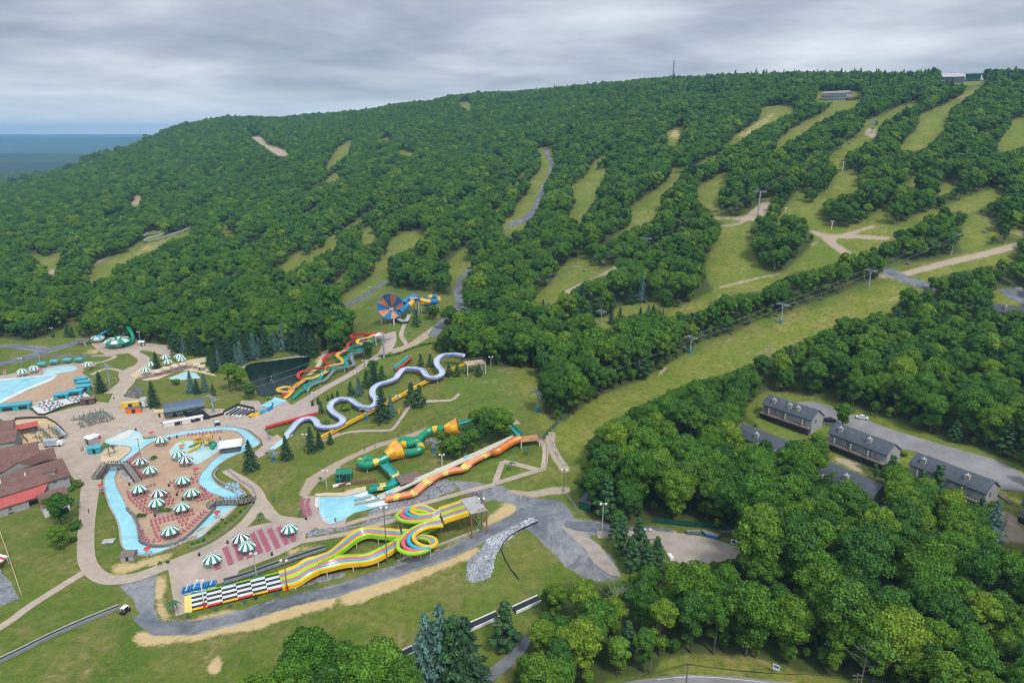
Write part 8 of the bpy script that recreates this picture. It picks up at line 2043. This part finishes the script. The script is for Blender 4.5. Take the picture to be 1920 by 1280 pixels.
for a in (('spruce',470.8,881,822,'Tall dark spruce standing alone between the river bend and the lawn'),('spruce',537.5,860,815,'Broad dark spruce beside the lavender slide splash pool'),('spruce',583.5,846,797,'Left and taller of the paired spruces by the yellow slide end'),('spruce',599,841,806,'Right and shorter of the paired spruces by the yellow slide end'),('spruce',619.5,832,808,'Little spruce right of the paired spruces'),
 ('spruce',717,789,722,'Large dark spruce where the lavender slide meets the yellow slide'),('blue',733,780,738,'Bluish spruce tucked behind the large spruce at the slide crossing'),('pine',772,762,711,'Left of two loose pines below the yellow slide'),('pine',787,763,716,'Right of two loose pines below the yellow slide'),
 ('pine',658,741,712,'Pine in the clump left of the lavender slide, leftmost'),('blue',673,741,704,'Blue green pine in the clump between walkway and lavender slide'),('spruce',702,719,676,'Tallest dark evergreen in the clump left of the kids slides'),('pine',717,715,684,'Pine at the right of the clump below the kids slides'),('pine',688,728,690,'Dark pine in the middle of the walkway clump'),('broad',700,700,674,'Reddish green small tree under the kids slides'),('bush',649,769,751,'Round shrub inside the second bend of the lavender slide'),
 ('pine',603,775,751,'Small pine above the red slide'),('spruce',633,742,730,'Tiny conical fir highest in the line beside the walkway'),('spruce',623,746,735,'Tiny conical fir second in the line beside the walkway'),('spruce',615,750,739,'Tiny conical fir third in the line beside the walkway'),('spruce',597,757,743,'Small conical fir above the red slide start'),('spruce',586,760,749,'Small conical fir lowest in the line beside the walkway'),
 ('pine',807,688,660,'Pine just left of the top lavender bend'),('pine',789,688,662,'Pine beside the red kids slide start'),('pine',842,706,679,'Pine in front of the upper yellow slide'),('pine',858,706,680,'Second pine in front of the upper yellow slide'),('pine',898,706,679,'Pine hiding the edge of the tan start deck'),('broad',692,673,641,'Dense dark tree right of the teal body slide loop'),('broad',637,664,622,'Cone-shaped green tree left of the red body slide'),
 ('broad',619,652,570,'Big broadleaf tree left of the giant funnel'),('broad',655,636,578,'Second big broadleaf tree left of the giant funnel'),('broad',812,600,570,'Round tree in front of the blue and yellow tube'),('broad',845,620,570,'Tree beside the road right of the blue tube'),('pine',781,612,578,'Thin grey tree before the funnel tower'),
 ('broad',432,735,682,'Light green round tree on the left pond bank'),('broad',455,735,692,'Deeper green round tree on the left pond bank'),('broad',443,728,686,'Middle round tree on the left pond bank'),('bush',548,728,720,'Round shrub on the near pond bank, rightmost'),('bush',530,738,729,'Round shrub on the near pond bank, in the middle'),('bush',506,749,739,'Round shrub on the near pond bank, leftmost'),('broad',470,748,716,'Small leafy tree at the left corner of the pond'),('bush',575,718,708,'Shrub at the near pond corner below the body slides'),('broad',610,640,598,'Tree at the head of the sandy path by the pond'),
 ('spruce',190,735,695,'Tall spruce in the round bed between plaza and lift tower'),('spruce',289,762,713,'Tall dark spruce behind the food trailers'),('spruce',294,690,658,'Dense evergreen among the beach parasols'),('blue',359,736,692,'Leftmost blue spruce on the mound behind the lift station'),('blue',385,734,698,'Rightmost blue spruce on the mound behind the lift station'),('spruce',370,738,708,'Green spruce in front on the mound behind the lift station'),('pine',400,741,719,'Low pine right of the blue spruces'),('bush',331,721,706,'Round shrub at the left of the mound'),
 ('broad',116,986,920,'Big leafy green tree beside the side building'),('broad',114,1030,984,'Darker green tree below the big leafy tree'),('bush',141,992,972,'Light green shrub tree beside the footpath'),('bush',133,920,908,'Low shrub in the terrace garden'),('bush',140,912,900,'Round shrub in the middle of the terrace garden'),('bush',150,912,900,'Shrub at the right of the terrace garden'),('bush',137,1015,1003,'Small shrub below the light green shrub tree'),
 ('blue',802,1300,1144,'Blue spruce at the bottom, left of the pair'),('blue',829,1300,1126,'Tallest blue spruce at the bottom, right of the pair'),('pine',853,1310,1142,'Green pine right of the tallest blue spruce'),('spruce',874,1320,1150,'Dark spruce rightmost of the bottom clump'),('pine',946,1216,1116,'Lone slender pine beside the carpet lift'),('broad',594,1330,1172,'Leafy tree leftmost along the bottom photo edge'),('broad',655,1350,1196,'Leafy tree second along the bottom photo edge'),('lime',716,1345,1205,'Yellow green tree at the bottom photo edge'),('broad',560,1370,1230,'Low leafy crown at the bottom left of the leafy clump'),('broad',690,1380,1215,'Dark leafy crown behind the yellow green tree'),('broad',765,1400,1245,'Leafy crown between yellow tree and blue spruces'),('broad',500,1420,1268,'Crown top just showing at the bottom photo edge'),('broad',630,1400,1235,'Middle crown at the bottom photo edge'),
 ('blue',1472,1034,990,'Pale blue spruce deep in the wood right of the gravel lot'),('blue',1492,1042,1002,'Second pale blue spruce in the wood right of the gravel lot'),('blue',1856,1014,932,'Blue green spruce in front of the last townhouse'),('broad',1578,802,752,'Round green tree beside the white car'),('pine',1665,924,852,'Feathery tree covering the end of the second townhouse'),('pine',1749,950,868,'Thin-leaved tree before the longest townhouse'),('pine',1722,945,880,'Feathery tree left of the thin-leaved tree'),('lime',1529,860,810,'Yellow green tree left of the second townhouse'),('bush',1695,855,842,'Round shrub between second and longest townhouse'),('pine',1832,985,930,'Low tree right before the longest townhouse'),
 ('lime',1566,1252,1166,'Bright lime maple at the lower wood edge'),('lime',1157,1266,1196,'Small lime maple at the lower wood edge'),('lime',1634,1290,1190,'Tall lime tree right of the bright maple'),('lime',1700,1310,1230,'Lime tree with bare twigs at the bottom right'),('pine',1165,1040,965,'Large white pine left of the gravel lot'),('pine',1195,1045,968,'Second white pine left of the gravel lot'),('pine',1230,1065,1000,'Bushy pine in front of the gravel lot'),('pine',1150,1010,962,'Young pine by the road bend'),('pine',1215,1075,1020,'Low spreading pine at the gravel lot corner'),('pine',1183,1072,1005,'Middle white pine between road and lot')):
    tree_at(*a)
Q5T = [(900,548,400),(965,560,340),(1045,535,325),(1130,505,300),(1205,455,250),(1290,425,150),(1355,400,115),(1150,340,130),(1010,470,340),(1085,420,250),(1400,395,190),(1240,340,110),(860,440,310)]
for i, (x, yb, yt) in enumerate(Q5T):
    tree_at('broad', 640 + x * .21875, 740 + yb * .21875, 740 + yt * .21875, '%s broadleaf tree of the clump between green tube slide and white slides' % ('lowest left','lower','low middle','central','right central','upper','topmost','rear left','inner left','inner middle','upper right','rear','far left')[i], group='trees amid the green tube slide', wide=1.05)
# evergreens round the pond and along the wood edge
EV = [(562,660,603,'spruce'),(588,669,614,'spruce'),(575,664,612,'spruce'),(498,667,608,'spruce'),(516,658,618,'blue'),(477,673,621,'blue'),(531,656,603,'blue'),(452,682,638,'blue'),(443,678,643,'blue'),(463,675,627,'spruce'),(433,677,630,'spruce'),(426,656,608,'blue'),(413,677,623,'spruce'),(420,693,662,'spruce'),(411,695,655,'blue'),(402,697,655,'spruce'),(487,670,630,'blue'),(507,660,626,'blue'),(545,658,615,'spruce'),
 (361,664,618,'spruce'),(372,666,628,'spruce'),(332,662,616,'pine'),(345,660,625,'blue'),(381,666,629,'spruce'),(392,684,656,'spruce'),(322,655,626,'pine'),(396,664,626,'spruce'),(442,662,617,'spruce'),(468,664,612,'spruce'),(128,632,604,'pine'),(137,633,612,'pine'),(99,632,617,'pine'),(608,655,620,'spruce')]
for i, (x, yb, yt, k) in enumerate(EV):
    wh = ('on the pond bank under the largest firs' if x > 540 else 'on the far pond bank' if x > 470 else 'in the evergreen wood left of the pond' if x > 400 else 'behind the beach parasols' if x > 300 else 'on the far left meadow edge')
    how = ('Slender' if (yb - yt) < 40 else 'Tall') + (' blue grey spruce ' if k == 'blue' else ' dark spruce ' if k == 'spruce' else ' dark pine ')
    tree_at(k, x, yb, yt, how + wh + ', ' + nth(sorted(q[0] for q in EV).index(x)) + ' from the left', group='evergreens along the pond and wood edge')
for i, (x, yb, yt, k) in enumerate(((1550,985,868,'spruce'),(1610,975,838,'blue'),(1455,1085,1010,'spruce'),(1640,1075,982,'blue'),(1600,1082,1000,'spruce'),(1310,1005,880,'spruce'),(1215,1005,918,'pine'),(1115,1022,960,'spruce'),(1380,990,900,'pine'),(1500,1062,1000,'pine'),(1140,1030,975,'blue'),(1665,1050,985,'spruce'))):
    tree_at(k, 600 + x * .375, 200 + yb * .375, 200 + yt * .375, '%s evergreen on the middle slope %s' % (('Big dark', 'Blue grey', 'Small slim')[i % 3], ('behind the young firs', 'between two grassy strips', 'beside the lift tower', 'at the foot of the round tree island')[i // 3]), group='evergreens on the middle slope %d' % (i // 3 + 1))
for i, (x, y) in enumerate(((1740,370),(1765,342),(1790,314),(1815,286),(1855,246),(1892,206),(1835,266))):
    tree_at('blue', 640 + x * .21875, 740 + y * .21875, 740 + y * .21875 - 12, 'Young blue spruce in the short slanting row, %s' % (('lowest', 'second', 'third', 'fourth', 'sixth', 'topmost', 'fifth')[i]), group='row of young blue spruces')
for i, (x, y) in enumerate(((240,1085),(478,1020),(600,990),(725,960),(822,925),(1008,892))):
    tree_at('blue' if i != 4 else 'spruce', 300 + x * .21875, 920 + y * .21875, 920 + y * .21875 - 9.5, 'Knee-high young spruce below the checkered finish, %s from the left' % ordinal(i), group='young spruces below the finish', wide=1.3)
for k in range(24):
    f = k / 23; x, y = 712 + f * (832 - 712), 668 - f * (668 - 640) + 3 * math.sin(f * 7); tree_at('bush', x, y + 1, y - 4, 'Small shrub, %s from the left in the long row above the kids slides' % nth(k), group='hedge row above the kids slides', wide=1.1)
for i, (x, y) in enumerate(sorted(((1290,362),(1245,385),(1195,420),(1165,462),(1130,472),(1320,345),(1345,325),(1375,298),(1405,280),(1225,400),(1100,480),(1270,345)))):
    b = K5([(x, y)])[0]; tree_at('bush', b[0], b[1] + 2, b[1] - 3.5, 'Small round shrub on the planted river bank, %s from the left' % nth(i), group='shrubs, ' + ('bank below the bridge' if x > 1300 else 'middle bank' if x > 1180 else 'bank near the rapids'))
for i, (x, y, h, lb) in enumerate(((1263,662,14,'beside the lowest tower of the open run'),(500,850,6,'beside the river steps'),(612,795,10,'beside the last lavender bend'),(1095,880,10,'at the corner of the right-hand wood'),(20,768,8,'below the turquoise cabanas'),(60,768,6,'beside the sun deck'),(968,640,12,'under the trees above the start deck'),(1080,905,10,'lower down the wood corner'),(1285,660,8,'right of the lowest tower'),(300,1058,7,'on the straw bank by the pump house'),(315,1055,6,'at the plaza entrance'))):
    tree_at('bush', x, y, y - h, 'Round shrub ' + lb)
def bare(px, pyb, pyt, label):
    b = at(px, pyb); h = up_h(b, pyt); t = thing('bare_tree', b, label, 'tree'); r = np.random.RandomState(int(px)); m = MB(); br = MB(); M_B = mat('grey_bark', (.30,.28,.25), .9, .3, 3)
    m.cyl(b - Vector((0, 0, .5)), b + Vector((.3, 0, h * .9)), h * .014, .05, 7); part('trunk', m, M_B, t)
    for k in range(16):
        z = h * r.uniform(.3, .88); a = k * 2.4; L_ = (h - z) * r.uniform(.35, .6) + .8; p = b + Vector((.3 * z / h, 0, z)); q = p + Vector((math.cos(a) * L_, math.sin(a) * L_, L_ * .7)); br.cyl(p, q, .07, .03, 5)
        for j in range(3): s_ = p.lerp(q, .4 + .2 * j); br.cyl(s_, s_ + Vector((r.uniform(-1, 1), r.uniform(-1, 1), r.uniform(.3, 1))), .03, .015, 4)
    part('branches', br, M_B, t)
for a in ((1612,1292,1195,'Bare tree between the two lime trees'),(1688,1290,1180,'Forked bare tree at the bottom right wood'),(1152,1180,1092,'Bare twiggy top in the lower left wood'),(1437,700,640,'Bare grey tree in the wood above the townhouses')): bare(*a)
# ------------------------------------------------------------------ single trees of the wood nearest the camera
RG = [  # outline in columns/rows of tree bases -> wording
 (lambda x, y: x > 1650 and y > 980, 'below the last townhouse'),
 (lambda x, y: y > 1180 and x > 1000, 'at the wood edge above the road'),
 (lambda x, y: 940 < x < 1420 and y > 1020, 'below the gravel lot'),
 (lambda x, y: x >= 1420 and y > 1020, 'deep below the townhouses'),
 (lambda x, y: x < 1400 and y > 700, 'between slide hill and townhouses'),
 (lambda x, y: x >= 1400 and y > 880, 'just below the grey townhouses'),
 (lambda x, y: x >= 1400 and y > 600, 'behind the townhouse car park'),
 (lambda x, y: True, 'by the ski run')]
def region(x, y):
    for f, w in RG:
        if f(x, y): return w
regs = {}
for i in list(near_idx) + list(cand2): regs.setdefault(region(bx[i], by[i]), []).append(i)
LB_ = {}
for w, L in regs.items():
    L.sort(key=lambda i: -by[i]); rows_ = [L[k:k + 9] for k in range(0, len(L), 9)]
    for r, row in enumerate(rows_):
        for c_, i in enumerate(sorted(row, key=lambda i: bx[i])): LB_[i] = '%s from left in %s rank %s' % (nth(c_), nth(r), w)
for i in near_idx:
    k = rng.randrange(len(NEAR)); s = float(TS[i])
    size = 'Tall' if s > 1.12 else ('Small' if s < .8 else 'Round')
    plant('broadleaf_tree', NEAR[k], (float(TX[i]), float(TY[i]), float(TZ[i]) - .2), s, '%s leafy tree, %s' % (size, LB_[i]), 'tree', 'broadleaf trees of the near woods', tall=s * rng.uniform(.95, 1.12))
for i in cand2:
    s = float(TS[i]) * .95
    plant('pine_tree', PINES[rng.randrange(2)], (float(TX[i]), float(TY[i]), float(TZ[i]) - .2), s, 'Dark green pine, %s' % LB_[i], 'tree', 'pines of the near woods')
# ------------------------------------------------------------------ the air: far hills fade to blue
hz = MB(); hz.box((0, 6700, -75), (26000, 13800, 325))
M_HAZE = bpy.data.materials.new('haze'); M_HAZE.use_nodes = True
n, l = nodes_of(M_HAZE); n.clear()
pv = n.new('ShaderNodeVolumePrincipled'); pv.inputs['Color'].default_value = (0.36, 0.68, 1.0, 1); pv.inputs['Density'].default_value = 0.000105; pv.inputs['Anisotropy'].default_value = 0.0
ou = n.new('ShaderNodeOutputMaterial'); l.new(pv.outputs[0], ou.inputs['Volume'])
hme = new_mesh('haze', hz.v, hz.f, [M_HAZE]); ho = bpy.data.objects.new('haze', hme); COL.objects.link(ho)
tag(ho, 'thin blue summer haze over the hills and the far valley', 'haze', kind='stuff')
